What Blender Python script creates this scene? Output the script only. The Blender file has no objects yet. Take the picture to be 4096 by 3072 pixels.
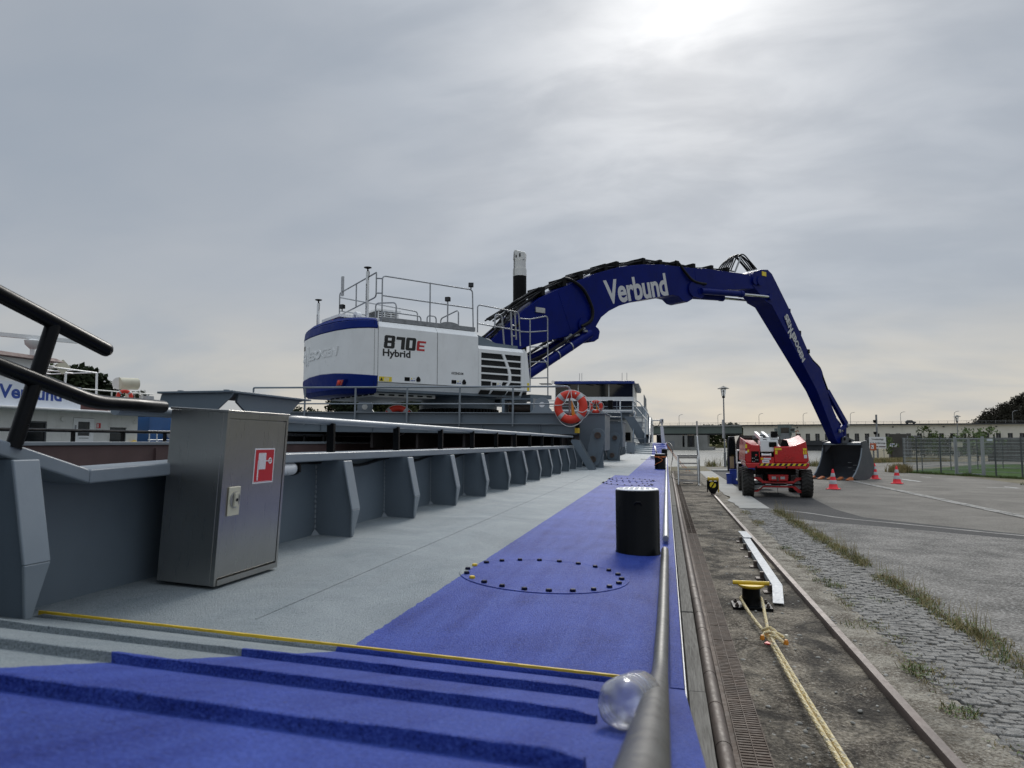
import bpy, math, random
from mathutils import Vector, Matrix
from mathutils import noise as mnoise
R = math.radians
random.seed(7)
sc = bpy.context.scene
col = sc.collection

# ------------------------------------------------------------------ camera
cam = bpy.data.cameras.new('camera'); cam_o = bpy.data.objects.new('camera', cam); col.objects.link(cam_o)
cam.sensor_width = 36.0; cam.lens = 36.0 * 2840 / 4096; cam.clip_start = 0.02; cam.clip_end = 6000
cam_o.location = (0, 0, 0.65); cam_o.rotation_euler = (R(90 + 4.65), 0, R(12.218))
cam.dof.use_dof = True; cam.dof.focus_distance = 9.0; cam.dof.aperture_fstop = 7.5
sc.camera = cam_o
# ------------------------------------------------------------------ sky and sun
SUN_AZ, SUN_EL = R(2.0), R(33)
SD = Vector((math.sin(SUN_AZ) * math.cos(SUN_EL), math.cos(SUN_AZ) * math.cos(SUN_EL), math.sin(SUN_EL)))
w = bpy.data.worlds.new('World'); sc.world = w; w.use_nodes = True
wt = w.node_tree; wn, wl = wt.nodes, wt.links
for n in list(wn): wn.remove(n)
def W(t, **k):
    n = wn.new(t)
    for a, b in k.items(): setattr(n, a, b)
    return n
def WM(op, a, b=None, c=None):
    n = W('ShaderNodeMath', operation=op)
    for i, x in enumerate((a, b, c)):
        if x is None: continue
        if isinstance(x, (int, float)): n.inputs[i].default_value = x
        else: wl.new(x, n.inputs[i])
    return n.outputs[0]
def WX(f, a, b):
    n = W('ShaderNodeMix', data_type='RGBA')
    for s, x in ((n.inputs[0], f), (n.inputs[6], a), (n.inputs[7], b)):
        if isinstance(x, (int, float)): s.default_value = x
        elif isinstance(x, tuple): s.default_value = (*x, 1)
        else: wl.new(x, s)
    return n.outputs[2]
tc = W('ShaderNodeTexCoord'); sep = W('ShaderNodeSeparateXYZ'); wl.new(tc.outputs['Generated'], sep.inputs[0])
zc = WM('MAXIMUM', sep.outputs[2], 0.0)
den = WM('ADD', zc, 0.26)
cmb = W('ShaderNodeCombineXYZ')
wl.new(WM('DIVIDE', sep.outputs[0], den), cmb.inputs[0]); wl.new(WM('DIVIDE', sep.outputs[1], den), cmb.inputs[1])
def cloudnoise(scale, det, dist, off, sx=1.0):
    mp = W('ShaderNodeMapping'); wl.new(cmb.outputs[0], mp.inputs[0]); mp.inputs['Location'].default_value = off
    mp.inputs['Scale'].default_value = (sx, 1, 1); mp.inputs['Rotation'].default_value = (0, 0, R(18))
    n = W('ShaderNodeTexNoise'); n.inputs['Scale'].default_value = scale; n.inputs['Detail'].default_value = det
    n.inputs['Distortion'].default_value = dist; n.inputs['Roughness'].default_value = 0.5
    wl.new(mp.outputs[0], n.inputs['Vector']); return n.outputs[0]
def ramp(x, a, b):
    n = W('ShaderNodeMapRange', interpolation_type='SMOOTHSTEP'); wl.new(x, n.inputs[0]); n.inputs[1].default_value = a; n.inputs[2].default_value = b
    return n.outputs[0]
n1 = ramp(cloudnoise(1.0, 4, 0.4, (3.1, 1.7, 0), 0.8), 0.30, 0.70)
n2 = ramp(cloudnoise(2.2, 6, 0.3, (0.4, 6.2, 2), 0.7), 0.32, 0.70)
n3 = ramp(cloudnoise(6.0, 7, 0.3, (5.1, 2.2, 4), 0.55), 0.30, 0.72)
mixn = WM('ADD', WM('MULTIPLY', n1, 0.55), WM('ADD', WM('MULTIPLY', n2, 0.33), WM('MULTIPLY', n3, 0.12)))
cl = WX(mixn, (0.272, 0.310, 0.362), (0.358, 0.380, 0.412))
# thin bright gap low over the horizon, slightly warm
hz = WM('MULTIPLY', ramp(zc, 0.22, 0.03), WM('ADD', 0.25, WM('MULTIPLY', n2, 0.75)))
cl = WX(hz, cl, (0.52, 0.485, 0.425))
vd = W('ShaderNodeVectorMath', operation='DOT_PRODUCT'); wl.new(tc.outputs['Generated'], vd.inputs[0]); vd.inputs[1].default_value = SD
dt = WM('MAXIMUM', vd.outputs['Value'], 0.0)
g1 = WM('MULTIPLY', WM('POWER', dt, 150.0), 0.26); g2 = WM('MULTIPLY', WM('POWER', dt, 17.0), 0.24)
glow = WM('MULTIPLY', WM('ADD', g1, g2), WM('ADD', 0.45, WM('MULTIPLY', n3, 0.8)))
gc = W('ShaderNodeVectorMath', operation='SCALE'); gc.inputs[0].default_value = (1.0, 0.985, 0.95); wl.new(glow, gc.inputs['Scale'])
sky = W('ShaderNodeTexSky', sky_type='NISHITA'); sky.sun_disc = False; sky.sun_elevation = SUN_EL; sky.sun_rotation = SUN_AZ
sk = W('ShaderNodeVectorMath', operation='SCALE'); wl.new(sky.outputs[0], sk.inputs[0]); sk.inputs['Scale'].default_value = 0.06
# overcast: cloud cover almost complete, brighter toward the zenith
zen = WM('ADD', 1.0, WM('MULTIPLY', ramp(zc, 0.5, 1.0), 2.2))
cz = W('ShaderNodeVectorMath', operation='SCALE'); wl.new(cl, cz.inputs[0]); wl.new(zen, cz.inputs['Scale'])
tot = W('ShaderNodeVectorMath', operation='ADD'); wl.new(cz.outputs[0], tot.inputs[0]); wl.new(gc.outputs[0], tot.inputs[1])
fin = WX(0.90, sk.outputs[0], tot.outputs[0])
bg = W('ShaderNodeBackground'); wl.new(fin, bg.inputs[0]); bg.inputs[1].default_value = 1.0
wo = W('ShaderNodeOutputWorld'); wl.new(bg.outputs[0], wo.inputs[0])
sun = bpy.data.lights.new('sun', 'SUN'); sun.energy = 1.5; sun.angle = R(18); sun.color = (1.0, 0.96, 0.9)
sun_o = bpy.data.objects.new('sun', sun); col.objects.link(sun_o); sun_o.rotation_euler = (-SD).to_track_quat('-Z', 'Y').to_euler()
sun_o.location = (0, 0, 60)
sc.view_settings.view_transform = 'Standard'; sc.view_settings.look = 'None'; sc.view_settings.gamma = 1
sc.view_settings.use_curve_mapping = False; sc.view_settings.exposure = 0.3

# ------------------------------------------------------------------ materials
MATS = {}
class NT:
    def __init__(s, name):
        m = bpy.data.materials.new(name); m.use_nodes = True; s.m = m; s.t = m.node_tree
        s.b = s.t.nodes['Principled BSDF']
    def n(s, t, ins=None, **k):
        x = s.t.nodes.new(t)
        for a, b in k.items(): setattr(x, a, b)
        for a, b in (ins or {}).items(): s.put(x.inputs[a], b)
        return x
    def put(s, sock, v):
        if hasattr(v, 'is_linked') or isinstance(v, bpy.types.NodeSocket): s.t.links.new(v, sock)
        elif isinstance(v, tuple) and len(v) == 3 and sock.type == 'RGBA': sock.default_value = (*v, 1)
        else: sock.default_value = v
    def math(s, op, *a):
        x = s.n('ShaderNodeMath', operation=op)
        for i, v in enumerate(a): s.put(x.inputs[i], v)
        return x.outputs[0]
    def mix(s, f, a, b, mode='MIX'):
        x = s.n('ShaderNodeMix', data_type='RGBA', blend_type=mode)
        s.put(x.inputs[0], f); s.put(x.inputs[6], a); s.put(x.inputs[7], b); return x.outputs[2]
    def co(s, kind='Object', scale=None):
        if kind == 'World': o = s.n('ShaderNodeNewGeometry').outputs['Position']
        else: o = s.n('ShaderNodeTexCoord').outputs[kind]
        if scale:
            o = s.n('ShaderNodeMapping', {0: o, 'Scale': scale}).outputs[0]
        return o
    def noise(s, co, scale, det=4, rough=0.55, dist=0):
        return s.n('ShaderNodeTexNoise', {'Vector': co, 'Scale': scale, 'Detail': det, 'Roughness': rough, 'Distortion': dist}).outputs[0]
    def vor(s, co, scale, feat='F1'):
        x = s.n('ShaderNodeTexVoronoi', {'Vector': co, 'Scale': scale}, feature=feat); return x
    def rng(s, x, a, b, c=0.0, d=1.0):
        return s.n('ShaderNodeMapRange', {0: x, 1: a, 2: b, 3: c, 4: d}).outputs[0]
    def bump(s, h, st, dist=0.01):
        s.put(s.b.inputs['Normal'], s.n('ShaderNodeBump', {'Height': h, 'Strength': st, 'Distance': dist}).outputs[0])
    def out(s, color=None, rough=None, metal=None, **k):
        if color is not None: s.put(s.b.inputs['Base Color'], color)
        if rough is not None: s.put(s.b.inputs['Roughness'], rough)
        if metal is not None: s.put(s.b.inputs['Metallic'], metal)
        for a, b in k.items(): s.put(s.b.inputs[a.replace('_', ' ')], b)
        MATS[s.m.name] = s.m; return s.m
def sc3(c, f): return tuple(min(1, x * f) for x in c)
def paint(name, c, rough=0.45, metal=0.0, var=0.18, scale=1.5, bump=0.0, bscale=60, dirt=None, damt=0.35, coat=0.0, spec=None):
    t = NT(name); co = t.co('World')
    n = t.noise(co, scale, 6, 0.6)
    colr = t.mix(t.rng(n, 0.3, 0.7), sc3(c, 1 - var), sc3(c, 1 + var))
    if dirt:
        d = t.rng(t.noise(t.co('World', (1, 1, 0.35)), scale * 2.3, 8, 0.7), 0.52, 0.75, 0, damt)
        colr = t.mix(d, colr, dirt)
    rr = t.rng(t.noise(co, scale * 4, 3), 0.3, 0.7, max(0.02, rough - 0.08), min(1, rough + 0.1))
    if bump: t.bump(t.noise(co, bscale, 4), bump, 0.01)
    k = {'Coat_Weight': coat} if coat else {}
    if spec is not None: k['Specular_IOR_Level'] = spec
    return t.out(colr, rr, metal, **k)

paint('hull_grey', (0.125, 0.158, 0.188), 0.45, var=0.10, bump=0.08, bscale=35, dirt=(0.10, 0.11, 0.12), damt=0.3)
paint('light_grey_paint', (0.215, 0.25, 0.28), 0.4, var=0.12, bump=0.05, bscale=40, dirt=(0.12, 0.12, 0.12), damt=0.25)
paint('black_paint', (0.0035, 0.004, 0.005), 0.30, var=0.3, bump=0.06, bscale=30, spec=0.14)
paint('matt_black', (0.005, 0.005, 0.005), 0.6, var=0.3, spec=0.15)
paint('rubber_hose', (0.006, 0.006, 0.007), 0.5, var=0.3, scale=6, spec=0.2)
paint('white_paint', (0.82, 0.83, 0.82), 0.35, var=0.05, dirt=(0.45, 0.44, 0.4), damt=0.2, bump=0.03, bscale=90)
paint('old_white', (0.70, 0.70, 0.66), 0.45, var=0.06, dirt=(0.35, 0.33, 0.28), damt=0.35)
paint('boom_blue', (0.0016, 0.0085, 0.125), 0.36, var=0.14, spec=0.09, dirt=(0.004, 0.008, 0.05), damt=0.5)
paint('counterweight_blue', (0.004, 0.02, 0.17), 0.45, var=0.08, bump=0.06, bscale=60, spec=0.12)
paint('roof_blue', (0.006, 0.03, 0.20), 0.4, var=0.1)
paint('galvanised', (0.33, 0.345, 0.36), 0.42, 0.7, var=0.25, scale=14)
paint('dull_galvanised', (0.24, 0.25, 0.26), 0.5, 0.4, var=0.25, scale=10)
paint('bright_galvanised', (0.30, 0.325, 0.35), 0.55, 0.1, var=0.2, scale=12)
paint('chrome', (0.7, 0.7, 0.72), 0.12, 1.0, var=0.05)
paint('aluminium', (0.45, 0.45, 0.44), 0.38, 0.75, var=0.15, scale=8)
paint('red_paint', (0.50, 0.008, 0.012), 0.3, var=0.10, coat=0.2, dirt=(0.25, 0.02, 0.02), damt=0.25)
paint('sign_red', (0.55, 0.012, 0.02), 0.4, var=0.05)
paint('buoy_orange', (0.68, 0.045, 0.022), 0.5, var=0.08)
paint('cone_red', (0.85, 0.03, 0.045), 0.5, var=0.06)
paint('reflective', (0.42, 0.43, 0.44), 0.4, var=0.12, scale=8)
paint('white_plain', (0.78, 0.78, 0.78), 0.5, var=0.03)
paint('yellow_paint', (0.62, 0.42, 0.02), 0.5, var=0.15, scale=4, dirt=(0.25, 0.17, 0.03), damt=0.4)
paint('sticker_yellow', (0.75, 0.58, 0.02), 0.4, var=0.05)
paint('orange_plastic', (0.72, 0.26, 0.02), 0.4, var=0.05)
paint('orange_rope', (0.75, 0.22, 0.06), 0.7, var=0.2, scale=30)
paint('white_rope', (0.7, 0.7, 0.68), 0.8, var=0.1, scale=30)
paint('tyre', (0.028, 0.027, 0.025), 0.8, var=0.3, dirt=(0.09, 0.085, 0.07), damt=0.5, scale=5)
paint('bucket_grey', (0.065, 0.071, 0.082), 0.45, var=0.15, dirt=(0.07, 0.07, 0.07))
paint('rust_orange', (0.36, 0.105, 0.03), 0.8, var=0.35, scale=9)
paint('hold_red', (0.10, 0.062, 0.06), 0.65, var=0.2, scale=2, dirt=(0.06, 0.04, 0.04), damt=0.5)
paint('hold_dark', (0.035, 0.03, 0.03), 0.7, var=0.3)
paint('blue_plastic', (0.012, 0.04, 0.28), 0.45, var=0.1)
paint('container_blue', (0.02, 0.09, 0.25), 0.45, var=0.15)
paint('van_black', (0.009, 0.009, 0.011), 0.18, var=0.2, coat=0.4)
paint('van_inside', (0.02, 0.02, 0.022), 0.7, var=0.3)
paint('cardboard', (0.28, 0.2, 0.12), 0.8)
paint('dark_rubber_grey', (0.07, 0.075, 0.08), 0.6)
paint('dark_red_trim', (0.085, 0.028, 0.026), 0.5)
paint('banner_blue', (0.012, 0.05, 0.27), 0.5, var=0.03)
paint('banner_white', (0.66, 0.70, 0.76), 0.5, var=0.04)
paint('cream_wall', (0.78, 0.735, 0.62), 0.85, var=0.07, scale=0.12, dirt=(0.36, 0.34, 0.3), damt=0.4)
paint('bridge_green', (0.125, 0.155, 0.135), 0.6, var=0.08, scale=0.1)
paint('dam_concrete', (0.27, 0.27, 0.25), 0.85, var=0.2, scale=0.12, dirt=(0.1, 0.1, 0.095), damt=0.5)
paint('dark_slab', (0.045, 0.047, 0.05), 0.8, var=0.3, scale=0.3)
paint('old_concrete', (0.085, 0.08, 0.072), 0.9, var=0.35, scale=0.8, bump=0.3, bscale=20, dirt=(0.03, 0.03, 0.027), damt=0.6)
paint('machine_green', (0.16, 0.19, 0.175), 0.6, var=0.1)
paint('bark', (0.06, 0.045, 0.035), 0.9, var=0.3, scale=6)
paint('rail_steel', (0.11, 0.085, 0.075), 0.5, 0.25, var=0.25, scale=3, bump=0.15, bscale=40, dirt=(0.075, 0.055, 0.045), damt=0.6)
paint('rust_pipe', (0.085, 0.062, 0.05), 0.6, 0.1, var=0.35, scale=5, bump=0.2, bscale=30, dirt=(0.14, 0.12, 0.1), damt=0.5)
paint('grating_iron', (0.085, 0.058, 0.042), 0.75, 0.1, var=0.35, scale=6, dirt=(0.12, 0.1, 0.08), damt=0.4)
paint('kerb_concrete', (0.34, 0.335, 0.31), 0.9, var=0.12, scale=1.2, bump=0.25, bscale=70, dirt=(0.22, 0.2, 0.17), damt=0.5)
paint('dark_grey_car', (0.05, 0.052, 0.055), 0.25, var=0.1)
paint('lamp_red', (0.35, 0.02, 0.01), 0.2, var=0.2)
paint('orange_sign', (0.50, 0.11, 0.035), 0.5)
paint('lettering_black', (0.012, 0.012, 0.012), 0.5)
paint('lettering_grey', (0.55, 0.56, 0.57), 0.5, var=0.04)
paint('rudder_beige', (0.60, 0.57, 0.44), 0.45, var=0.08, dirt=(0.3, 0.26, 0.18))
paint('foliage_a', (0.036, 0.046, 0.018), 0.9, var=0.45, scale=0.35, spec=0.05)
paint('foliage_b', (0.024, 0.032, 0.017), 0.9, var=0.4, scale=0.3, spec=0.05)
paint('foliage_c', (0.046, 0.050, 0.020), 0.9, var=0.45, scale=0.4, spec=0.05)
paint('forest_leaf', (0.020, 0.019, 0.013), 0.95, var=0.4, scale=0.06, spec=0.03)
paint('weed_green', (0.085, 0.125, 0.032), 0.8, var=0.4, scale=2.5)
paint('weed_dry', (0.27, 0.22, 0.10), 0.85, var=0.3, scale=2.5)
paint('lawn', (0.045, 0.085, 0.02), 0.9, var=0.35, scale=1.2, bump=0.6, bscale=40, spec=0.02)
paint('far_grass', (0.12, 0.115, 0.05), 0.9, var=0.35, scale=0.4, spec=0.02)
paint('hill_soil', (0.035, 0.034, 0.022), 0.95, var=0.4, scale=0.05)
paint('pebble', (0.34, 0.325, 0.29), 0.85, var=0.4, scale=14)
paint('oval_tube_white', (0.62, 0.64, 0.66), 0.3, var=0.05)
paint('fence_grey', (0.075, 0.085, 0.085), 0.6)
paint('fence_light', (0.30, 0.32, 0.32), 0.6)
paint('worn_tube', (0.075, 0.075, 0.072), 0.42, 0.3, var=0.3, scale=9, dirt=(0.16, 0.16, 0.15), damt=0.4)
paint('bolt_navy', (0.006, 0.008, 0.03), 0.5, spec=0.15)
def glassy(name, c, rough=0.06, spec=0.6):
    t = NT(name); n = t.noise(t.co('World'), 0.7, 3)
    return t.out(t.mix(n, sc3(c, 0.6), sc3(c, 1.4)), rough, 0.0, **{'Specular_IOR_Level': spec})
glassy('window_glass', (0.012, 0.014, 0.016))
glassy('dam_glass', (0.014, 0.019, 0.024), 0.2)
t = NT('clear_glass'); t.out((0.86, 0.88, 0.88), t.rng(t.noise(t.co('Object'), 5, 2), 0, 1, 0.1, 0.2), 0, Transmission_Weight=0.85, IOR=1.2)
t = NT('bottle_plastic'); t.bump(t.noise(t.co('Object'), 45, 3), 0.5, 0.004)
t.out((0.97, 0.98, 1.0), t.rng(t.noise(t.co('Object'), 8, 2), 0, 1, 0.06, 0.22), 0, Transmission_Weight=0.92, IOR=1.45)
t = NT('bottle_water'); t.out((0.98, 0.99, 1.0), t.rng(t.noise(t.co('Object'), 8, 2), 0, 1, 0.0, 0.03), 0, Transmission_Weight=1.0, IOR=1.333)

# --- anti-slip deck paint: grey inboard, blue outboard (painted border), grit speckle
t = NT('deck_paint'); co = t.co('World'); sp = t.n('ShaderNodeSeparateXYZ', {0: co})
X_, Y_ = sp.outputs[0], sp.outputs[1]
step = t.math('GREATER_THAN', Y_, 13.3)
lim = t.math('ADD', -0.93, t.math('MULTIPLY', step, 0.24))
wob = t.rng(t.noise(co, 30, 2), 0, 1, -0.012, 0.012)
blue = t.math('GREATER_THAN', t.math('ADD', X_, wob), lim)
big = t.rng(t.noise(co, 1.6, 8, 0.7, 0.9), 0.36, 0.64)
streak = t.rng(t.noise(t.co('World', (6, 0.7, 1)), 2.2, 5, 0.6), 0.35, 0.7)
gcol = t.mix(big, (0.18, 0.218, 0.238), (0.285, 0.325, 0.343)); gcol = t.mix(t.math('MULTIPLY', streak, 0.4), gcol, (0.26, 0.285, 0.295))
bcol = t.mix(big, (0.009, 0.024, 0.205), (0.030, 0.060, 0.345)); bcol = t.mix(t.math('MULTIPLY', streak, 0.5), bcol, (0.065, 0.115, 0.46))
c = t.mix(blue, gcol, bcol)
grit = t.noise(co, 230, 4, 0.8)
c = t.mix(t.rng(grit, 0.525, 0.64, 0, 0.45), c, t.mix(blue, (0.42, 0.45, 0.46), (0.10, 0.17, 0.55)))
c = t.mix(t.rng(grit, 0.475, 0.36, 0, 0.7), c, t.mix(blue, (0.05, 0.06, 0.066), (0.004, 0.007, 0.05)))
g2 = t.noise(co, 120, 4, 0.65)
spot = t.vor(co, 55).outputs['Distance']
pick = t.rng(t.noise(co, 13, 2), 0.55, 0.65)
c = t.mix(t.math('MULTIPLY', t.rng(spot, 0.22, 0.12), t.math('MULTIPLY', pick, 0.8)), c, (0.015, 0.018, 0.05))
t.bump(t.math('ADD', grit, t.math('MULTIPLY', g2, 1.2)), 0.8, 0.006)
t.out(c, t.rng(g2, 0.3, 0.7, 0.5, 0.72), 0, Specular_IOR_Level=0.16)
# --- ground materials
def ground(name, a, b, sc_, speck, fine=90, bump=0.5, rough=0.9, dark=None, thr=(0.55, 0.72)):
    t = NT(name); co = t.co('World')
    c = t.mix(t.rng(t.noise(co, sc_, 8, 0.7, 0.4), 0.40, 0.60), a, b)
    f = t.noise(co, fine, 4, 0.75)
    c = t.mix(t.rng(f, 0.52, 0.64, 0, 0.8), c, speck)
    c = t.mix(t.rng(f, 0.475, 0.37, 0, 0.75), c, sc3(a, 0.3))
    if dark:
        c = t.mix(t.rng(t.noise(co, sc_ * 0.45, 8, 0.7, 1.0), thr[0], thr[1], 0, 0.85), c, dark)
    v = t.vor(co, fine * 0.55).outputs['Distance']
    t.bump(t.math('ADD', f, v), bump, 0.012)
    return t.out(c, rough, 0, Specular_IOR_Level=0.22)
ground('yard_asphalt', (0.128, 0.118, 0.102), (0.205, 0.190, 0.165), 0.45, (0.27, 0.26, 0.235), 30, 0.5, 0.9)
ground('coarse_asphalt', (0.115, 0.109, 0.099), (0.225, 0.212, 0.192), 1.3, (0.42, 0.41, 0.385), 34, 0.8, 0.9, (0.05, 0.049, 0.047), (0.5, 0.7))
ground('new_asphalt', (0.042, 0.042, 0.043), (0.06, 0.059, 0.058), 0.7, (0.11, 0.11, 0.105), 80, 0.3, 0.85)
ground('quay_soil', (0.070, 0.057, 0.043), (0.27, 0.235, 0.182), 2.8, (0.40, 0.36, 0.30), 46, 0.9, 0.95, (0.022, 0.02, 0.018), (0.46, 0.60))
ground('rail_bed', (0.12, 0.10, 0.075), (0.33, 0.30, 0.245), 3.0, (0.42, 0.40, 0.35), 48, 0.9, 0.95, (0.08, 0.07, 0.055), (0.52, 0.7))
ground('cobble_stone', (0.135, 0.128, 0.117), (0.29, 0.278, 0.255), 8, (0.30, 0.30, 0.29), 110, 0.5, 0.8)
ground('joint_soil', (0.085, 0.074, 0.056), (0.14, 0.125, 0.095), 3, (0.14, 0.13, 0.1), 60, 0.7, 0.95)
ground('verge_soil', (0.13, 0.115, 0.075), (0.20, 0.175, 0.11), 0.6, (0.25, 0.23, 0.17), 30, 0.7, 0.95)
ground('seal_strip', (0.27, 0.262, 0.24), (0.36, 0.35, 0.325), 1.5, (0.42, 0.41, 0.39), 60, 0.3, 0.8)
ground('road_paint', (0.55, 0.55, 0.53), (0.68, 0.68, 0.66), 2, (0.2, 0.19, 0.18), 50, 0.2, 0.7)
t = NT('weathered_timber'); co = t.co('World', (22, 1.2, 22)); n = t.noise(co, 3, 6, 0.6, 0.6)
c = t.mix(t.rng(n, 0.3, 0.7), (0.10, 0.093, 0.08), (0.25, 0.24, 0.215)); t.bump(n, 0.5, 0.004); t.out(c, 0.9, 0)
t = NT('brushed_steel'); co = t.co('Object', (40, 40, 1.0)); n = t.noise(co, 6, 4, 0.6)
sm = t.rng(t.noise(t.co('Object'), 3.0, 6, 0.65, 1.0), 0.42, 0.75)
scr = t.rng(t.noise(t.co('Object', (1, 6, 22)), 5, 3, 0.6, 2.0), 0.70, 0.74)
c = t.mix(t.math('MULTIPLY', sm, 0.35), (0.43, 0.42, 0.40), (0.26, 0.255, 0.245)); c = t.mix(t.math('MULTIPLY', scr, 0.5), c, (0.6, 0.6, 0.58))
t.bump(n, 0.05, 0.002); t.out(c, t.rng(n, 0.3, 0.7, 0.26, 0.36), 1.0)
t = NT('water'); co = t.co('World', (1.0, 0.55, 1)); n = t.noise(co, 1.15, 5, 0.6, 0.4); n_b = t.noise(co, 4.5, 3, 0.6)
t.bump(t.math('ADD', n, t.math('MULTIPLY', n_b, 0.5)), 0.5, 0.10)
t.out(t.mix(t.rng(t.noise(co, 0.02, 3), 0.3, 0.7), (0.03, 0.042, 0.04), (0.045, 0.058, 0.052)), 0.20, 0, IOR=1.33)
t = NT('mooring_rope_fibre'); co = t.co('World'); n = t.noise(co, 60, 3, 0.6); c = t.mix(t.rng(n, 0.35, 0.65), (0.62, 0.47, 0.19), (0.80, 0.72, 0.52))
c = t.mix(t.rng(t.noise(co, 16, 3), 0.60, 0.66, 0, 0.5), c, (0.36, 0.38, 0.42)); t.out(c, 0.85, 0)
def M(n): return MATS[n]

# ------------------------------------------------------------------ mesh helpers
BASIS = {}
class MB:
    def __init__(s): s.v = []; s.f = []; s.mi = []; s.cur = 0
    def add(s, vs, fs, T=None):
        o = len(s.v)
        s.v += [tuple(T @ Vector(p)) if T else tuple(p) for p in vs]
        for f in fs: s.f.append(tuple(o + i for i in f)); s.mi.append(s.cur)
        return s
    def hexa(s, p, T=None):
        return s.add(p, [(0, 3, 2, 1), (4, 5, 6, 7), (0, 1, 5, 4), (1, 2, 6, 5), (2, 3, 7, 6), (3, 0, 4, 7)], T)
    def box(s, x0, x1, y0, y1, z0, z1, T=None):
        return s.hexa([(x0, y0, z0), (x1, y0, z0), (x1, y1, z0), (x0, y1, z0), (x0, y0, z1), (x1, y0, z1), (x1, y1, z1), (x0, y1, z1)], T)
    def prism(s, pts, h0, h1, axis='z', T=None, pts2=None):
        # pts in the plane across the axis: z:(x,y)  x:(y,z)  y:(x,z)
        def mk(p, h): return (p[0], p[1], h) if axis == 'z' else ((h, p[0], p[1]) if axis == 'x' else (p[0], h, p[1]))
        n = len(pts); q = pts2 or pts
        h0l = h0 if isinstance(h0, list) else [h0] * n; h1l = h1 if isinstance(h1, list) else [h1] * n
        a = sum(pts[i][0] * pts[(i + 1) % n][1] - pts[(i + 1) % n][0] * pts[i][1] for i in range(n))
        if axis == 'y': a = -a
        vs = [mk(p, h) for p, h in zip(pts, h0l)] + [mk(p, h) for p, h in zip(q, h1l)]
        up = (h1l[0] > h0l[0])
        fs = [tuple(range(n - 1, -1, -1)), tuple(range(n, 2 * n))] + [(i, (i + 1) % n, n + (i + 1) % n, n + i) for i in range(n)]
        if (a < 0) == up: fs = [tuple(reversed(f)) for f in fs]
        return s.add(vs, fs, T)
    def tube(s, pts, r, n=8, closed=False, T=None, caps=True):
        P = [Vector(p) for p in pts]; m = len(P)
        if isinstance(r, (int, float)): r = [r] * m
        tang = []
        for i in range(m):
            a = P[(i - 1) % m] if (closed or i > 0) else P[i]; b = P[(i + 1) % m] if (closed or i < m - 1) else P[i]
            d = b - a; tang.append(d.normalized() if d.length > 1e-9 else Vector((0, 0, 1)))
        ref = Vector((0, 0, 1)) if abs(tang[0].z) < 0.9 else Vector((1, 0, 0))
        u = tang[0].cross(ref).normalized(); vs = []
        for i in range(m):
            u = (u - tang[i] * u.dot(tang[i]))
            u = u.normalized() if u.length > 1e-6 else tang[i].orthogonal().normalized()
            vv = tang[i].cross(u)
            k = 1.0
            if 0 < i < m - 1 or closed:
                c = max(0.5, tang[i].dot((P[(i + 1) % m] - P[i]).normalized())); k = 1.0 / c if c < 0.98 else 1.0
            for j in range(n):
                a = 2 * math.pi * j / n; vs.append(P[i] + (u * math.cos(a) + vv * math.sin(a)) * r[i] * (k if k < 1.3 else 1.3))
        fs = []
        for i in range(m if closed else m - 1):
            i2 = (i + 1) % m
            for j in range(n): fs.append((i * n + j, i * n + (j + 1) % n, i2 * n + (j + 1) % n, i2 * n + j))
        if caps and not closed: fs += [tuple(range(n - 1, -1, -1)), tuple((m - 1) * n + j for j in range(n))]
        return s.add(vs, fs, T)
    def lathe(s, prof, n=20, T=None, cap=True):
        vs = []; fs = []; m = len(prof)
        for (r, z) in prof:
            for j in range(n): a = 2 * math.pi * j / n; vs.append((r * math.cos(a), r * math.sin(a), z))
        for i in range(m - 1):
            for j in range(n): fs.append((i * n + j, i * n + (j + 1) % n, (i + 1) * n + (j + 1) % n, (i + 1) * n + j))
        if cap: fs += [tuple(range(n - 1, -1, -1)), tuple((m - 1) * n + j for j in range(n))]
        return s.add(vs, fs, T)
    def build(s, name, mat, parent=None, local=False, bevel=0, smooth=38, kind=None, label=None, seg=2):
        vs = s.v; loc = None
        if parent is not None and not local:
            inv = BASIS[parent].inverted(); vs = [tuple(inv @ Vector(p)) for p in vs]
        if parent is None and not local:
            xs = [p[0] for p in vs]; ys = [p[1] for p in vs]; zs = [p[2] for p in vs]
            loc = Vector(((min(xs) + max(xs)) / 2, (min(ys) + max(ys)) / 2, min(zs))); vs = [tuple(Vector(p) - loc) for p in vs]
        me = bpy.data.meshes.new(name); me.from_pydata(vs, [], s.f)
        mats = mat if isinstance(mat, (list, tuple)) else [mat]
        for m in mats: me.materials.append(M(m) if isinstance(m, str) else m)
        if len(mats) > 1: me.polygons.foreach_set('material_index', s.mi)
        me.polygons.foreach_set('use_smooth', [True] * len(s.f)); me.update()
        me.set_sharp_from_angle(angle=R(smooth))
        o = bpy.data.objects.new(name, me); col.objects.link(o)
        if loc is not None: o.location = loc
        if parent is not None: o.parent = parent; BASIS[o] = BASIS[parent]
        else: BASIS[o] = Matrix.Translation(loc) if loc is not None else Matrix.Identity(4)
        if bevel:
            b = o.modifiers.new('bevel', 'BEVEL'); b.width = bevel; b.segments = seg; b.limit_method = 'ANGLE'; b.angle_limit = R(40); b.harden_normals = True
        if kind: o['kind'] = kind
        if label: o['label'] = label
        return o
def thing(name, label, cat, loc=(0, 0, 0), rz=0.0, group=None, rot=None):
    o = bpy.data.objects.new(name, None); col.objects.link(o); o.empty_display_size = 0.3
    o.location = loc; o.rotation_euler = rot if rot else (0, 0, rz)
    BASIS[o] = Matrix.LocRotScale(Vector(loc), o.rotation_euler, None)
    o['label'] = label; o['category'] = cat
    if group: o['group'] = group
    return o
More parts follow.
